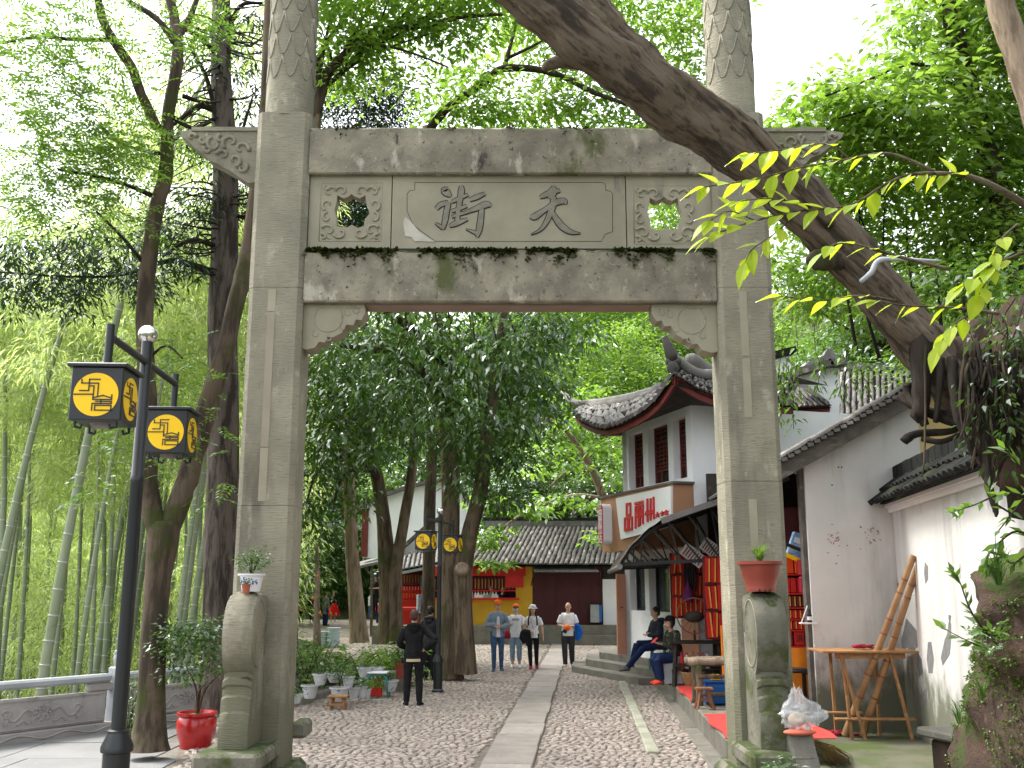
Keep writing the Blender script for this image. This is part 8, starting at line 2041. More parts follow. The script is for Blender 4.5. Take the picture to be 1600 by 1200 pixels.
# sprays of grass and saplings on the bank edge
for k, (px, py, Y, n, L, lab) in enumerate(((1560, 915, 6.0, 44, .42, 'tuft of thin grass arching over the upper edge of the earth bank'), (1535, 1090, 6.6, 24, .26, 'tuft of grass at the foot of the wall beside the earth bank'), (1500, 1130, 7.0, 22, .24, 'short grass tuft by the stone ledge'))):
 b = P(px, py, Y); t = thing('grass_tuft', lab, 'grass tuft', b); grass_tuft(t, b, n, L, .0035, 'lf_fern', 60 + k, 1.25)
def sapling(label, stems, size, seed, leaf='lf_mid', gap=.05):
 t = thing('bank_sapling', label, 'sapling', P(*stems[0][0][:3])); rg = random.Random(seed); m = MB(); pts, ds = [], []
 for st in stems:
  q = px_limb(st); limb(m, q, 5, 5, .05); s = smooth_path(q, 14)
  for i in range(6, len(s)):
   if rg.random() < .55: d = Vector(s[i][:3]) - Vector(s[i - 1][:3]); pts.append(s[i][:3]); ds.append(tuple(d.normalized() + Vector((rg.uniform(-1, 1), rg.uniform(-1, 1), rg.uniform(-.6, .5)))))
 m.build('stem', M_['bark_black'], t); rn = np.random.default_rng(seed)
 part_mesh('foliage', quads_mesh('foliage', leaf_quads(np.array(pts), np.array(ds), size * rn.uniform(.7, 1.2, len(pts)), .36, rng=rn), M_[leaf]), t)
sapling('slender sapling leaning out from the bank across the white wall', [[(1560, 1010, 6.3, 4), (1520, 960, 6.3, 3), (1500, 910, 6.3, 2), (1488, 895, 6.3, 1)], [(1560, 1020, 6.4, 3), (1520, 1005, 6.4, 2), (1470, 980, 6.4, 1)], [(1565, 1000, 6.4, 3), (1545, 985, 6.3, 3), (1530, 990, 6.3, 2)]], .09, 1)
sapling('leafy sapling in front of the wall at the right edge above the bank', [[(1640, 800, 6.0, 5), (1580, 770, 6.0, 4), (1520, 790, 6.0, 2), (1490, 800, 6.0, 1)], [(1640, 860, 6.0, 5), (1590, 830, 6.0, 4), (1550, 860, 6.0, 2), (1540, 880, 6, 1)], [(1620, 800, 6, 4), (1600, 740, 6, 3), (1570, 700, 6, 2)], [(1640, 830, 6.0, 4), (1560, 790, 6.1, 3), (1545, 760, 6.1, 2)], [(1620, 850, 6, 4), (1585, 880, 6, 3), (1565, 870, 6, 2), (1550, 890, 6, 1)], [(1630, 760, 6, 3), (1600, 780, 6, 3), (1560, 830, 6, 2)]], .10, 2)
fern('dark fern hanging from the shaded lip of the bank', (P(1545, 1025, 6.1).x, 6.1, P(1545, 1025, 6.1).z), 6, .16, 5, 'lf_dark')
fern('green fern on the bank beside the leaning sapling', (P(1550, 1000, 6.0).x, 6.0, P(1550, 1000, 6.0).z), 7, .2, 6)
t = thing('stone_ledge', 'dark slab resting on stones at the foot of the earth bank', 'stone', G(1490, 1170)); b = P(1480, 1155, 9.0)
MB().cbox((b.x + .16, 9.3, b.z), (.36, .5, .08), .02, rz=.25).build('slab', M_['slab_dark'], t, smooth=30); MB().cbox((b.x + .2, 9.32, b.z / 2 - .03), (.3, .36, b.z), .05, rz=.1).build('support_stone', M_['earth_dark'], t, smooth=30)
# white vertical shop sign, far
p = P(656, 942, 33); t = thing('upright_sign', 'narrow white upright sign with dark characters in front of the left shop', 'sign', (p.x, 33, 0)); MB().bbox((p.x - .11, 32.98, P(656, 958, 33).z), (p.x + .11, 33.02, P(656, 929, 33).z)).build('board', M_['sign_white'], t)
for k, ch in enumerate('素面香糕'): text_part('letter', ch, .15, .003, M_['cobalt'], t, frame((p.x, 32.97, lerp(P(656, 933, 33).z, P(656, 954, 33).z, k / 3)), (1, 0, 0), (0, 0, 1)))
MB().tube([(p.x, 33.05, 0), (p.x, 33.05, P(656, 958, 33).z + .2)], .03, 6).build('post', M_['black'], t)
p = G(637, 985, 0); t = thing('food_cart', 'small counter with a red top and teal tub in front of the left shop', 'cart', (p.x, 34, 0)); x = P(637, 960, 34).x
MB().cbox((x, 34, P(637, 951, 34).z), (.62, .5, .10), .01).build('top', M_['redcarpet'], t)
for sx in (-.26, .26): MB().bbox((x + sx - .03, 33.8, 0), (x + sx + .03, 34.2, P(637, 953, 34).z)).build('leg', M_['darkwood'], t)
MB().lathe((x + .05, 33.9, .25), [(.13, 0), (.16, .34), (.14, .34)], 12).build('tub', M_['green'], t, smooth=40); MB().bbox((x - .28, 33.8, .2), (x + .28, 34.2, .23)).build('shelf', M_['darkwood'], t)
# ------------------------------------------------------------------ people
SKIN = mat('skin', (.52, .31, .22), (.46, .265, .185), 12, .55)
HAIR_B = mat('black_hair', (.012, .010, .009), (.022, .017, .014), 60, .5); HAIR_R = mat('reddish_brown_hair', (.055, .022, .018), (.085, .035, .028), 60, .5)
CL = {k: mat('cloth_' + k, a, b, 9, .9, bump=.35, bscale=35, spec=.1) for k, (a, b) in dict(black=((.012, .012, .014), (.02, .02, .022)), navy=((.012, .022, .07), (.018, .03, .085)), white=((.72, .72, .74), (.62, .63, .68)), cream=((.62, .52, .34), (.55, .46, .30)),
 greyblue=((.17, .22, .29), (.22, .27, .34)), denim=((.035, .075, .16), (.075, .13, .24)), lightdenim=((.17, .25, .34), (.26, .34, .42)), orange=((.80, .15, .015), (.72, .13, .012)), blue=((.01, .09, .38), (.014, .11, .45)), darkgrey=((.03, .032, .036), (.045, .047, .05)),
 grey=((.10, .10, .105), (.14, .14, .14)), red=((.50, .012, .016), (.42, .01, .014)), crimson=((.36, .015, .04), (.30, .012, .035)), pink=((.62, .10, .22), (.54, .08, .18)), coral=((.78, .09, .035), (.70, .075, .03)), maskblue=((.22, .36, .50), (.28, .42, .55)), tan=((.35, .27, .20), (.30, .23, .17)), sole=((.66, .66, .66), None)).items()}
CAMO = mat('camouflage_cloth', (.035, .04, .028), (.02, .022, .018), 9, .85, layers=[((.16, .14, .085), 14, None, .56, .60), ((.06, .08, .035), 10, None, .56, .62), ((.01, .01, .01), 12, None, .6, .63)])
PRINT = mat('printed_white_tee', (.70, .70, .72), (.64, .64, .67), 6, .8, layers=[((.45, .10, .20), 26, None, .60, .64), ((.08, .08, .10), 21, None, .62, .65)])
QUILT = mat('black_quilted_coat', (.014, .014, .016), (.022, .022, .025), 7, .5, bump=.5, bscale=9, bstretch=(.4, .4, 3))
DG = [None]
def blend(mb, name, m, parent, vox, it=2):
 """one continuous skin round overlapping shapes"""
 o = mb.build(name, m, parent, smooth=True)
 r = o.modifiers.new('r', 'REMESH'); r.mode = 'VOXEL'; r.voxel_size = vox; r.use_smooth_shade = True
 s = o.modifiers.new('s', 'SMOOTH'); s.factor = .5; s.iterations = it
 PENDING.append(o); return o
PENDING = []
def bake():
 dg = bpy.context.evaluated_depsgraph_get(); dg.update()
 new = [(o, bpy.data.meshes.new_from_object(o.evaluated_get(dg))) for o in PENDING]
 for o, me in new:
  m = o.data.materials[0]; o.modifiers.clear(); old = o.data; o.data = me; me.materials.clear(); me.materials.append(m); bpy.data.meshes.remove(old)
  me.polygons.foreach_set('use_smooth', [True] * len(me.polygons))
 PENDING.clear()
BASEJ = dict(pel=(0, 0, .93), wai=(0, 0, 1.09), che=(0, .005, 1.27), nek=(0, .015, 1.42), hed=(0, -.015, 1.575),
    sa=(-.168, .005, 1.352), ea=(-.225, .03, 1.10), wa=(-.235, -.04, .86), sb=(.168, .005, 1.352), eb=(.225, .03, 1.10), wb=(.235, -.04, .86),
    ha=(-.09, 0, .91), ka=(-.095, -.01, .49), aa=(-.10, .02, .085), hb=(.09, 0, .91), kb=(.095, -.01, .49), ab=(.10, .02, .085), fa=(-.12, -.13, .03), fb=(.12, -.13, .03))
def person(label, loc, rz, h, J={}, top=None, sleeve=1.0, hem=.86, bottom='black', cuff=1.0, shoes='black', hair=None, hairlong=0, cap=None, vox=.013, fat=1.0, skirt=None, coat=None, hood=False, yaw=0, undertop=None, fem=False, sole=None, loose=0, brim=None, parts=None, curl=.4):
 s = h / 1.70; M = Matrix.Translation(loc) @ Matrix.Rotation(rz, 4, 'Z') @ Matrix.Scale(s, 4)
 j = {k: Vector(v) for k, v in {**BASEJ, **J}.items()}
 t = thing('person', label, 'person', loc)
 fw = .92 if fem else 1.0
 def T(p): return M @ Vector(p)
 side = (M.to_3x3() @ Vector((j['sb'] - j['sa']))).normalized()
 def tube(mb, pts, rad, n=12, sd=None): mb.tube([T(p) for p in pts], [tuple(q * s for q in r) if hasattr(r, '__len__') else r * s for r in rad], n, side=sd)
 def torso(mb, e=0, z0=None, neck=True, wid=1.0):
  p, w_, c, nk = j['pel'], j['wai'], j['che'], j['nek']; mid = c.lerp(nk, .55)
  pts = [p - (w_ - p) * .35, p, w_, c, mid, nk - (nk - c) * .12]; f = fat * fw * wid
  rad = [(.125 * f + e, .095 * f + e), (.155 * f * (1.04 if fem else 1) + e, .112 * f + e), (.135 * f + e, .10 * f + e), (.162 * f + e, .115 * f + e), (.145 * fw + e, .092 + e), (.065 + e * .7, .062 + e * .7)]
  if z0 is not None:      # shirts end at a hem below the hips
   pts[0] = p - (w_ - p).normalized() * z0; rad[0] = (.160 * f + e, .116 * f + e)
  tube(mb, pts, rad, 16, side)
  for a in 'ab': tube(mb, [mid, j['s' + a]], [.056 + e * .6, .048 + e * .6], 10)
 # body: one continuous skin
 b = MB(); torso(b)
 tube(b, [j['nek'] - Vector((0, 0, .04)), j['hed'] - Vector((0, 0, .06))], [.056 * fw, .050 * fw], 12)
 hd = j['hed']; HR = Matrix.Rotation(rz + yaw, 3, 'Z')
 def HT(x, y, z): return M @ hd + HR @ Vector((x, y, z)) * s
 def hell(mb, x, y, z, r, n=14, m_=10): mb.ell(HT(x, y, z), tuple(q * s for q in r), n, m_, HR)
 hell(b, 0, .008, .022, (.074, .092, .098)); hell(b, 0, -.022, -.052, (.056, .066, .062)); hell(b, 0, -.098, -.018, (.013, .018, .020), 8, 6); hell(b, 0, -.086, -.058, (.026, .012, .009), 8, 6)
 for sg in (-1, 1): hell(b, sg * .077, .012, -.008, (.010, .022, .030), 8, 6); hell(b, sg * .030, -.080, .022, (.022, .012, .009), 8, 6)
 for a in 'ab':
  tube(b, [j['s' + a], j['s' + a].lerp(j['e' + a], .4), j['e' + a]], [.048 * fw, .045 * fw, .037 * fw]); tube(b, [j['e' + a], j['e' + a].lerp(j['w' + a], .35), j['w' + a]], [.037 * fw, .037 * fw, .025 * fw])
  w_ = j['w' + a]; d = (w_ - j['e' + a]).normalized(); hv = Vector(J.get('d' + a, d)).normalized()
  x = hv.cross(Vector((0, 0, 1)) if abs(hv.z) < .9 else Vector((0, 1, 0))).normalized(); y = x.cross(hv)
  if abs(hv.z) >= .9: x, y = Vector((0, -1, 0)), Vector((1, 0, 0))
  tube(b, [w_, w_ + hv * .045, w_ + hv * .09], [(.026, .020), (.040, .017), (.038, .014)], 10, M.to_3x3() @ x)
  for q, L in zip((-.028, -.010, .009, .026), (.060, .074, .070, .054)):
   k0 = w_ + hv * .082 + x * q; k1 = k0 + hv * L * .55 + y * L * .16 * curl * 2; k2 = k1 + hv * L * .40 + y * L * .5 * curl
   tube(b, [k0, k1, k2], [.0095, .009, .0075], 6)
  th = w_ + hv * .03 - x * .03; tube(b, [th, th + hv * .03 - x * .028, th + hv * .062 - x * .032 + y * .008], [.013, .011, .009], 6)
  tube(b, [j['h' + a] + Vector((0, 0, .03)), j['h' + a].lerp(j['k' + a], .35), j['k' + a]], [.085 * fat, .078 * fat, .054]); tube(b, [j['k' + a], j['k' + a].lerp(j['a' + a], .3), j['a' + a]], [.052, .054, .036])
  tube(b, [j['a' + a] + Vector((0, .03, -.03)), j['a' + a].lerp(j['f' + a], .5) + Vector((0, 0, -.015)), j['f' + a]], [.032, .036, .024], 10)
 blend(b, 'body', SKIN, t, vox * s)
 # face marks
 m = MB()
 for sg in (-1, 1): m.ell(HT(sg * .030, -.0885, .006), (.011 * s, .006 * s, .0055 * s), 8, 6, HR); m.ell(HT(sg * .031, -.091, .026), (.017 * s, .006 * s, .0035 * s), 8, 5, HR)
 m.build('eyes', HAIR_B, t)
 m = MB(); m.ell(HT(0, -.0965, -.060), (.019 * s, .006 * s, .005 * s), 8, 5, HR); m.build('mouth', M_['clay'], t)
 # trousers or skirt
 if skirt:
  mt, z1, r1 = skirt; m = MB(); p = j['pel']; n = 22; vs = []; ks = 5
  for i in range(ks + 1):
   q = i / ks; r_ = lerp(.165, r1, q ** .8)
   for k in range(n): a = 2 * math.pi * k / n; g = 1 + .06 * q * math.sin(6 * a); vs.append(T((p.x + math.cos(a) * r_ * g, p.y + math.sin(a) * r_ * .85 * g, lerp(p.z + .1, z1, q))))
  m.add(vs, [(i * n + k, i * n + (k + 1) % n, (i + 1) * n + (k + 1) % n, (i + 1) * n + k) for i in range(ks) for k in range(n)]); m.build('skirt', CL[mt], t, smooth=True)
 if bottom:
  m = MB(); p, w_ = j['pel'], j['wai']; f = fat * fw; e = .014
  tube(m, [p - (w_ - p) * .3, p, p.lerp(w_, .7)], [(.13 * f, .10 * f), (.158 * f + e, .114 * f + e), (.138 * f + e, .10 * f + e)], 16, side)
  for a in 'ab':
   H, K, A = j['h' + a], j['k' + a], j['a' + a]; tube(m, [H + Vector((0, 0, .03)), H.lerp(K, .4), K], [.093 * f, .086 * f + loose, .064 + loose], 12)
   E_ = K.lerp(A, cuff); tube(m, [K, K.lerp(E_, .4), E_ + Vector((0, 0, .0))], [.064 + loose, .062 + loose, .047 + loose], 12)
   if cuff < .9: tube(m, [E_ - (A - K) * .04, E_ + (A - K) * .03], [.056 + loose, .056 + loose], 12)
  blend(m, 'trousers', CL[bottom] if isinstance(bottom, str) else bottom, t, vox * s)
 # shoes
 for a in 'ab':
  m = MB(); A, Ft = j['a' + a], j['f' + a]; d = (Ft - A); dd = Vector((d.x, d.y, 0)); L = dd.length or 1; dd /= L
  up = Vector((0, 0, 1)); pz_ = Ft.z - .03
  tube(m, [A + dd * -.055 + up * (-.035), A + dd * .02 + up * -.03, A + d * .6 + up * -.005, Ft + dd * .045 + up * .0], [(.034, .040), (.040, .048), (.044, .034), (.028, .020)], 12, M.to_3x3() @ Vector((-dd.y, dd.x, 0)))
  tube(m, [A + up * -.03, A + up * .02], [.042, .042], 10)
  sh = blend(m, 'shoe', CL[shoes], t, vox * s * .8)
  if sole:
   m = MB(); pts = [(A + dd * -.09), (A + dd * .05), (Ft + dd * .02), (Ft + dd * .075)]
   zz_ = min(A.z, Ft.z + .055) - .075
   for k, q in enumerate(pts): q.z = lerp(A.z - .078, Ft.z - .022, k / 3)
   tube(m, pts, [(.030, .014), (.042, .014), (.046, .014), (.022, .012)], 10, M.to_3x3() @ Vector((-dd.y, dd.x, 0))); m.build('sole', CL[sole], sh, smooth=True)
 def sleeves(m, e, frac):
  for a in 'ab':
   S_, E_, W_ = j['s' + a], j['e' + a], j['w' + a]
   if frac <= .6: q = S_.lerp(E_, frac / .5 * .5 / .5 if frac < .5 else 1); q = S_.lerp(E_, min(1, frac * 1.5)); tube(m, [S_, S_.lerp(q, .5), q], [.046 + e, .054 + e, .058 + e])
   else: tube(m, [S_, S_.lerp(E_, .5), E_], [.048 + e, .052 + e, .048 + e]); E2 = E_.lerp(W_, .95); tube(m, [E_, E_.lerp(E2, .4), E2], [.050 + e, .049 + e, .034 + e * .8])
 if undertop:
  m = MB(); torso(m, .010, hem + .05 if hem else None); blend(m, 'undershirt', CL[undertop], t, vox * s)
 if top is not None:
  mt = CL[top] if isinstance(top, str) else top; e = .018 + loose * .3
  m = MB(); torso(m, e, hem); sleeves(m, e * .6, sleeve)
  tp = blend(m, 'top', mt, t, vox * s)
  if hood:
   m = MB(); c = j['nek'] + Vector((0, .04, .0)); pts = [c + Vector((.095 * math.cos(a), .05 + .085 * math.sin(a) * 1.0 - .03, -.015 + .03 * math.sin(a))) for a in np.linspace(0, 2 * math.pi, 13)]
   tube(m, pts, [.042] * 13, 8); tube(m, [c + Vector((0, .075, .0)), c + Vector((0, .085, -.06)), c + Vector((0, .07, -.14))], [(.10, .035), (.10, .04), (.05, .02)], 12, side); blend(m, 'hood', mt, tp, vox * s)
  if coat:
   m = MB(); p = j['pel']; tube(m, [p + Vector((0, 0, .1)), p, p + Vector((0, .01, -coat * .5)), p + Vector((0, .015, -coat))], [(.165, .13), (.178, .145), (.20, .155), (.22, .16)], 16, side); blend(m, 'coat_skirt', mt, tp, vox * s)
 # hair, hats
 if hair:
  m = MB(); hell(m, 0, .020, .040, (.083, .096, .092)); hell(m, 0, .060, -.005, (.070, .050, .075))
  for sg in (-1, 1): hell(m, sg * .062, .022, .0, (.020, .045, .045))
  if hairlong:
   for q in np.linspace(-1, 1, 5): tube(m, [hd + HR.inverted() @ Vector((0, 0, 0)) * 0 + (Matrix.Rotation(yaw, 3, 'Z') @ Vector((q * .072, .045 - .02 * abs(q), .0))), hd + (Matrix.Rotation(yaw, 3, 'Z') @ Vector((q * .08, .05 - .05 * abs(q), -hairlong)))], [.034, .022], 8)
  blend(m, 'hair', hair, t, vox * s)
 if cap:
  m = MB(); hell(m, 0, .012, .062, (.086, .103, .075), 16, 10); cp = m.build('cap', CL[cap], t, smooth=True)
  m = MB(); pts = []
  for a in np.linspace(-1.15, 1.15, 11): pts.append((.082 * math.sin(a), -.085 * math.cos(a) * 1.0))
  vs = [HT(x, y, .055) for x, y in pts] + [HT(x * .92, y * 1.0 - .075 * math.cos(math.atan2(x, -y)) , .040) for x, y in pts]
  vs += [v - Vector((0, 0, .008 * s)) for v in vs]; n = 11
  fs = [(i, i + 1, n + i + 1, n + i) for i in range(n - 1)] + [(2 * n + i, 3 * n + i, 3 * n + i + 1, 2 * n + i + 1) for i in range(n - 1)] + [(n + i, n + i + 1, 3 * n + i + 1, 3 * n + i) for i in range(n - 1)]
  m.add(vs, fs); m.build('visor', CL['navy' if brim == 'navy' else cap], cp, smooth=True)
 if brim and brim != 'navy':
  m = MB(); m.lathe(HT(0, .008, .050), [(.086 * s, .0), (.090 * s, .03 * s), (.078 * s, .078 * s), (.02 * s, .095 * s)], 18, HR); ht = m.build('hat', CL[brim], t, smooth=True)
  m = MB(); m.lathe(HT(0, .008, .045), [(.085 * s, .008 * s), (.135 * s, -.012 * s), (.137 * s, -.006 * s), (.086 * s, .020 * s)], 20, HR, caps=False); m.build('hat_brim', CL[brim], ht, smooth=True)
  m = MB(); m.lathe(HT(0, .008, .052), [(.089 * s, .002), (.0925 * s, .022 * s)], 18, HR, caps=False); m.build('hat_band', CL['navy'], ht, smooth=True)
 if parts: parts(t, j, T, tube, M, HT, HR, s)
 return t
def blob(mb, T, s, lst, n=12):
 for p, r in lst: mb.ell(T(p), tuple(q * s for q in r), n, 8)
# 1 man seen from behind
g = G(645, 1104)
person('man in black hoodie and black trousers seen from behind with a hand on his hip', (g.x, g.y, 0), math.pi, 1.60,
    dict(sa=(-.18, .01, 1.35), ea=(-.41, .13, 1.17), wa=(-.20, .02, .98), da=(.8, -.35, -.2), eb=(.27, -.02, 1.10), wb=(.17, -.20, 1.0), db=(-.4, -.6, .3), aa=(-.115, .02, .085), fa=(-.15, -.12, .03), ab=(.115, .02, .085), fb=(.16, -.12, .03), ka=(-.105, -.015, .49), kb=(.105, -.015, .49)),
    top='black', hem=.10, bottom='black', shoes='black', sole='sole', hair=HAIR_R, hood=True, undertop='cream', vox=.012, loose=.006)
# 2 woman in black quilted coat behind the lamp
g = G(671, 1064)
person('person in a black puffy quilted coat half hidden behind the distant lamp pole', (g.x, g.y, 0), math.pi * .92, 1.57, dict(ea=(-.25, -.02, 1.1), wa=(-.18, -.2, 1.02), eb=(.25, -.02, 1.1), wb=(.18, -.2, 1.02)), top=QUILT, hem=.18, bottom='black', shoes='black', hair=HAIR_B, hairlong=.02, hood=True, loose=.03, fem=True)
# 3 man with crossed arms
g = G(777, 1049)
def jacket_front(t, j, T, tube, M, HT, HR, s):
 m = MB(); tube(m, [j['pel'] + Vector((.015, -.095, -.12)), j['wai'] + Vector((.012, -.092, 0)), j['che'] + Vector((.012, -.105, 0)), j['nek'] + Vector((.005, -.060, -.03))], [(.075, .045), (.050, .040), (.045, .036), (.045, .022)], 12, M.to_3x3() @ Vector((1, 0, 0))); blend(m, 'shirt_front', CL['white'], t, .012 * s)
person('man in a grey blue bomber jacket, white shirt, jeans and orange cap with folded arms', (g.x, g.y, 0), .05, 1.66,
    dict(ea=(-.27, -.02, 1.10), wa=(-.02, -.20, 1.10), da=(.9, -.1, -.1), eb=(.27, -.02, 1.10), wb=(.05, -.23, 1.05), db=(-.9, -.05, .05), aa=(-.085, -.06, .085), fa=(-.11, -.22, .03), ka=(-.09, -.06, .49), ab=(.10, .06, .085), fb=(.13, -.09, .03)),
    top='greyblue', hem=.10, bottom='denim', shoes='denim', hair=HAIR_B, cap='orange', yaw=.15, parts=jacket_front)
# 4 woman with face mask
g = G(806, 1044)
def mask4(t, j, T, tube, M, HT, HR, s):
 m = MB(); m.ell(HT(0, -.055, -.045), (.062 * s, .058 * s, .048 * s), 14, 10, HR); m.build('face_mask', CL['maskblue'], t, smooth=True)
 for k, (x, z, a, b) in enumerate(((-.085, 0, .03, .05), (-.05, .01, .028, .045), (-.012, -.003, .032, .05), (.025, .01, .03, .045), (.06, .0, .028, .05), (.088, .004, .014, .04))):
  c = j['che'] + Vector((x, -.140 + .03 * abs(x) * 5 * abs(x) * 8, z + .01)); m = MB(); L = [T(c + Vector((-a / 2, 0, b / 2))), T(c + Vector((a / 2, 0, b / 2 - .01))), T(c + Vector((-a / 2 + .008, 0, -.002))), T(c + Vector((a / 2, 0, -b / 2)))]
  m.tube(L[:2] + [L[2], L[3]], .0075 * s, 5); m.build('letter', CL['navy'], t)
 m = MB(); tube(m, [(-.23, -.06, .98), (-.235, -.07, .87), (-.235, -.07, .78)], [(.06, .02), (.085, .04), (.08, .035)], 10, M.to_3x3() @ Vector((1, 0, 0))); m.build('crimson_bag', CL['crimson'], t, smooth=True)
 m = MB(); tube(m, [(-.23, -.06, 1.0), (-.20, -.05, 1.2), (-.15, -.03, 1.42)], [.008] * 3, 6); m.build('bag_strap', CL['crimson'], t)
person('woman in orange cap and blue face mask, white lettered tee and rolled light jeans', (g.x, g.y, 0), -.05, 1.55,
    dict(ea=(-.25, -.04, 1.12), wa=(-.17, -.20, 1.12), da=(.5, -.4, .3), eb=(.24, .02, 1.10), wb=(.24, -.06, .88), aa=(-.09, .04, .085), fa=(-.11, -.11, .03), ab=(.10, -.05, .085), fb=(.13, -.2, .03), kb=(.095, -.05, .49)),
    top='white', sleeve=.55, hem=.12, bottom='lightdenim', cuff=.66, shoes='white', hair=HAIR_B, cap='orange', brim='navy', fem=True, loose=.012, parts=mask4)
# 5 woman in white hat with black jacket over her arm
g = G(833, 1046)
def arm_coat(t, j, T, tube, M, HT, HR, s):
 m = MB(); tube(m, [(-.30, -.10, .98), (-.20, -.18, 1.0), (-.06, -.20, .98)], [(.05, .06), (.07, .075), (.05, .06)], 10); tube(m, [(-.22, -.16, .98), (-.24, -.17, .84), (-.20, -.18, .70)], [(.12, .06), (.13, .06), (.07, .04)], 12, M.to_3x3() @ Vector((1, 0, 0))); tube(m, [(-.12, -.19, .95), (-.10, -.20, .80), (-.13, -.2, .62)], [(.08, .05), (.07, .045), (.05, .03)], 10, M.to_3x3() @ Vector((1, 0, 0))); blend(m, 'folded_jacket', CL['black'], t, .014 * s)
 for sg in (-1, 1):
  m = MB(); tube(m, [(sg * .115, -.105, 1.16), (sg * .12, -.118, 1.28), (sg * .10, -.07, 1.41), (sg * .09, .04, 1.42)], [(.018, .008)] * 4, 6); m.build('rucksack_strap', CL['black'], t)
 m = MB(); tube(m, [(.02, -.14, 1.05), (.025, -.15, .98), (.02, -.15, .86)], [.02, .035, .012], 8); m.build('pendant', CL['white'], t, smooth=True)
 m = MB(); tube(m, [(-.06, -.09, 1.42), (-.02, -.14, 1.22), (.02, -.145, 1.06)], [.005] * 3, 5); m.build('lanyard', CL['black'], t)
person('woman in white sun hat and printed tee carrying a black jacket over her arm', (g.x, g.y, 0), -.08, 1.53,
    dict(ea=(-.25, -.03, 1.12), wa=(-.10, -.18, 1.0), da=(.8, -.2, 0), eb=(.25, .0, 1.10), wb=(.275, -.05, .86), aa=(-.06, -.08, .085), fa=(-.07, -.24, .03), ka=(-.08, -.07, .49), ab=(.09, .10, .10), fb=(.12, -.04, .03), kb=(.09, .01, .49)),
    top=PRINT, sleeve=.5, hem=.10, bottom='black', cuff=.96, shoes='crimson', hair=HAIR_B, hairlong=.17, brim='white', fem=True, yaw=.1, parts=arm_coat)
# 6 balding man with cap in hand
g = G(888, 1043)
def hold6(t, j, T, tube, M, HT, HR, s):
 m = MB(); m.ell(T((-.03, -.25, 1.03)), (.085 * s, .075 * s, .085 * s), 12, 9); cp = m.build('held_cap', CL['orange'], t, smooth=True)
 m = MB(); tube(m, [(-.08, -.26, .98), (-.11, -.25, .90)], [(.06, .012), (.05, .008)], 10, M.to_3x3() @ Vector((1, 0, 0))); m.build('visor', CL['navy'], cp, smooth=True)
 m = MB(); tube(m, [(.20, -.18, 1.12), (.26, -.12, 1.06), (.28, -.10, .95), (.26, -.10, .80), (.24, -.1, .70)], [(.05, .04), (.085, .07), (.10, .07), (.085, .06), (.05, .04)], 12, M.to_3x3() @ Vector((1, 0, 0))); tube(m, [(.30, -.08, 1.04), (.34, -.06, .88), (.33, -.06, .76)], [.05, .055, .03], 10); blend(m, 'folded_jacket', CL['blue'], t, .014 * s)
 m = MB(); m.ell(HT(0, .045, .015), (.079 * s, .07 * s, .06 * s), 12, 8, HR); m.build('hair_fringe', HAIR_B, t, smooth=True)
 for a, b_ in ((-.01, .03), (.012, -.02)): m = MB(); m.tube([HT(a, 0, .115), HT(a + b_ * .5, 0, .15), HT(a + b_, 0, .18)], .0035 * s, 4); m.build('hair_wisp', HAIR_B, t)
person('balding man in a pale tee holding an orange cap and a blue jacket', (g.x, g.y, 0), .0, 1.60,
    dict(nek=(0, -.005, 1.42), hed=(.01, -.055, 1.56), ea=(-.25, .0, 1.10), wa=(-.10, -.21, 1.06), da=(.8, -.3, -.1), eb=(.25, .0, 1.10), wb=(.13, -.20, 1.08), db=(-.6, -.3, 0), aa=(-.08, -.05, .085), fa=(-.10, -.21, .03), ab=(.11, .05, .095), fb=(.15, -.09, .03)),
    top='white', sleeve=.55, hem=.12, bottom='darkgrey', shoes='tan', sole='sole', loose=.012, parts=hold6)
# 7 seated man
def SEAT(d=0): return dict(pel=(0, .02, .50), wai=(0, .02, .66), che=(0, .0, .84), nek=(0, -.01, .99), hed=(0, -.03, 1.145), sa=(-.175, 0, .945), sb=(.175, 0, .945), ha=(-.09, .0, .47), hb=(.09, .0, .47))
c = P(1018, 1002, 21.3)
person('man in a dark navy hooded jacket sitting by the steps with folded arms', (c.x + .12, 21.3, .33), -1.25, 1.66,
    {**SEAT(), 'ea': (-.23, -.06, .70), 'wa': (.0, -.22, .72), 'da': (.9, -.1, 0), 'eb': (.23, -.06, .70), 'wb': (.02, -.24, .68), 'db': (-.9, -.1, 0), 'ka': (-.12, -.42, .50), 'aa': (-.10, -.56, .10), 'fa': (-.12, -.70, .03), 'kb': (.10, -.38, .42), 'ab': (.09, -.75, .04), 'fb': (.09, -.90, -.02)},
    top=mat('dark_navy_jacket', (.016, .02, .034), (.022, .028, .045), 8, .8, bump=.3), hem=.06, bottom='navy', shoes='grey', hair=HAIR_B, hood=True, yaw=-.15, loose=.008)
ts = thing('folding_stool', 'green legged stool under the seated man', 'stool', (c.x + .12, 21.3, .3)); leg4(ts, (c.x + .14, 21.32, .30), .30, .28, .40, .025, 'green'); MB().cbox((c.x + .14, 21.32, .715), (.34, .32, .03), .008).build('seat', M_['black_soft'], ts)
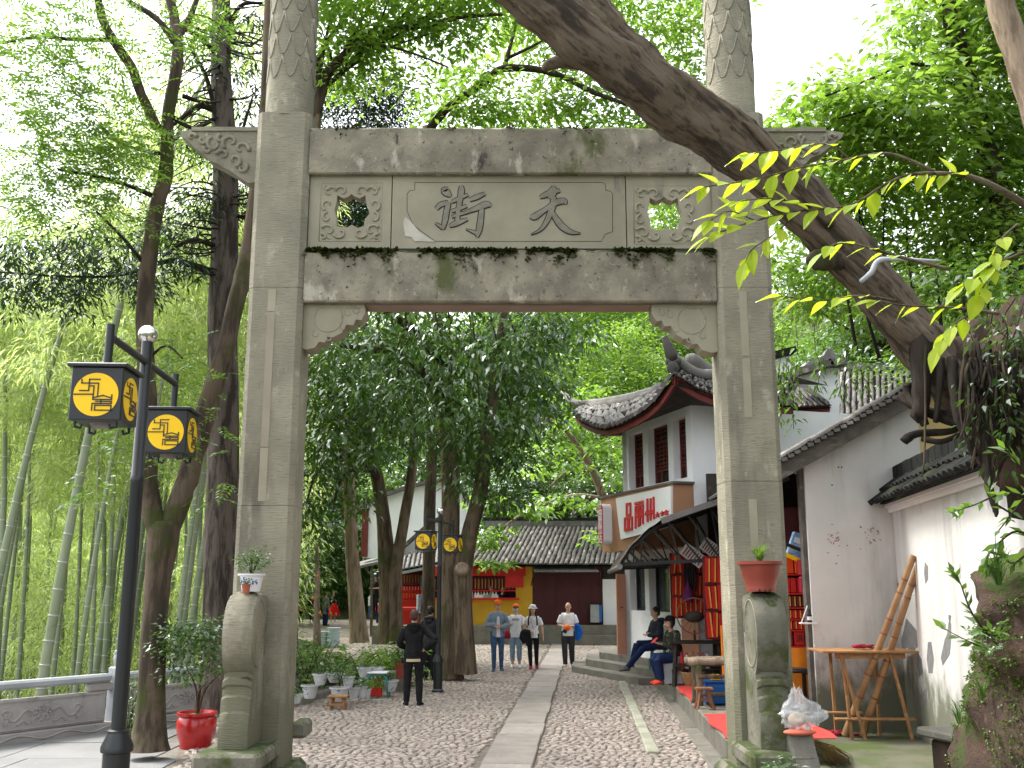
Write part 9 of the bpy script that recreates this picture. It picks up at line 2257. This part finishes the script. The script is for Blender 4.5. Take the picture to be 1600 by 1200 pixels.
# 8 seated woman
c = P(1046, 1020, 18.3)
def phone(t, j, T, tube, M, HT, HR, s):
 pass
w8 = person('person in a camouflage jacket and bright coral shoes sitting with a phone', (c.x + .10, 18.3, .29), -1.2, 1.60,
    {**SEAT(), 'che': (0, -.03, .84), 'nek': (0, -.06, .985), 'hed': (0, -.10, 1.13), 'sa': (-.17, -.03, .94), 'sb': (.17, -.03, .94), 'ea': (-.22, -.10, .68), 'wa': (-.08, -.30, .74), 'da': (.3, -.8, .2), 'eb': (.22, -.10, .68), 'wb': (.06, -.32, .74), 'db': (-.3, -.8, .2), 'ka': (-.11, -.42, .49), 'aa': (-.09, -.30, .09), 'fa': (-.10, -.44, .03), 'kb': (.10, -.44, .48), 'ab': (.09, -.36, .09), 'fb': (.10, -.50, .03)},
    top=CAMO, hem=.16, bottom='navy', shoes='coral', hair=HAIR_B, hairlong=.10, cap='black', fem=True, loose=.02, yaw=-.1)
Mx = Matrix.Translation((c.x + .10, 18.3, .29)) @ Matrix.Rotation(-1.2, 4, 'Z'); pp = Mx @ Vector((-.01, -.40, .76))
t = thing('mobile_phone', 'dark phone with a red case held by the seated person', 'phone', pp); MB().cbox(pp, (.075, .012, .14), .004, M=(Matrix.Rotation(-1.2, 3, 'Z') @ Matrix.Rotation(R(-50), 3, 'X'))).build('case', M_['red'], t)
ts = thing('low_stool', 'dark framed stool under the seated person in camouflage', 'stool', (c.x + .14, 18.32, .285)); leg4(ts, (c.x + .14, 18.32, .285), .30, .28, .41, .03, 'black'); MB().cbox((c.x + .14, 18.32, .71), (.34, .32, .03), .008).build('seat', M_['black_soft'], ts)
# far figures
V = .022
g = G(520, 972)
def skirt9(t, j, T, tube, M, HT, HR, s):
 m = MB(); tube(m, [(-.10, .0, 1.05), (-.14, .02, .75), (-.17, .03, .42)], [(.10, .16), (.13, .19), (.15, .22)], 12, M.to_3x3() @ Vector((1, 0, 0))); blend(m, 'coat_flap', CL['black'], t, .022 * s)
person('woman in a long bright red skirt under an open black coat, far along the street', (g.x, g.y, 0), .1, 1.72, dict(wa=(-.08, -.25, 1.15), ea=(-.23, -.05, 1.1)), top='black', hem=.10, bottom=None, skirt=('red', .36, .40), shoes='white', hair=HAIR_B, hairlong=.1, vox=V, fem=True, parts=skirt9)
g = G(508, 978)
person('person in a grey coat with back turned beside the woman in the red skirt', (g.x, g.y, 0), 2.4, 1.70, top='grey', hem=.35, bottom='navy', shoes='black', hair=HAIR_R, vox=V, loose=.02)
g = G(539, 965)
person('person in black striding away left of the leaning pale trunk', (g.x, g.y, 0), 2.2, 1.70, dict(aa=(-.1, -.25, .085), fa=(-.12, -.38, .03), ka=(-.1, -.16, .5), ab=(.1, .28, .12), fb=(.12, .16, .04), kb=(.1, .08, .5)), top='black', hem=.2, bottom='black', shoes='black', hair=HAIR_B, vox=V, loose=.02)
g = G(578, 968)
person('person in a white jacket and blue jeans by the shop left of the thick trunk', (g.x, g.y, 0), 2.0, 1.68, dict(wa=(.02, -.25, 1.0), ea=(-.22, -.1, 1.1)), top='white', hem=.12, bottom='denim', shoes='grey', hair=HAIR_B, vox=V, loose=.02)
p = P(586, 958, 44)
person('stall keeper in black hat and vest standing on the raised shop step', (p.x, 44, p.z), -.8, 1.62, dict(wa=(-.1, -.25, 1.1), wb=(.1, -.25, 1.1)), top='black', sleeve=.5, hem=.15, bottom='black', shoes='black', hair=HAIR_B, brim='darkgrey', vox=V)
g = G(591, 974)
person('child in a red and pink coat beside the thick dividing trunk', (g.x, g.y, 0), 2.6, 1.25, top='pink', hem=.2, bottom='navy', shoes='black', hair=HAIR_B, vox=V, loose=.03)
g = G(470, 975)
person('child in dark clothes nearest the left pillar among the far walkers', (g.x, g.y, 0), 2.8, 1.35, top='crimson', hem=.15, bottom='black', shoes='white', hair=HAIR_B, vox=V)
g = G(487, 975)
person('person in dark clothes and white shoes walking behind the sapling', (g.x, g.y, 0), 2.7, 1.62, top='darkgrey', hem=.2, bottom='black', shoes='white', hair=HAIR_B, vox=V)
for px, lab in ((768, 'kiosk keeper with dark hair behind the bottles on the red counter'), (786, 'second kiosk keeper at the right end of the red counter')):
 p = P(px, 917, 36.9); person(lab, (p.x, 36.9, p.z - 1.58), .2, 1.6, top='black' if px > 770 else 'darkgrey', hem=.1, bottom='black', shoes='black', hair=HAIR_B, vox=V)
p = P(669, 926, 37.4); person('shop keeper in a dark red top standing beside the white upright sign', (p.x, 37.4, 0), -.3, 1.62, top='crimson', hem=.1, bottom='black', shoes='black', hair=HAIR_B, vox=V)
bake()
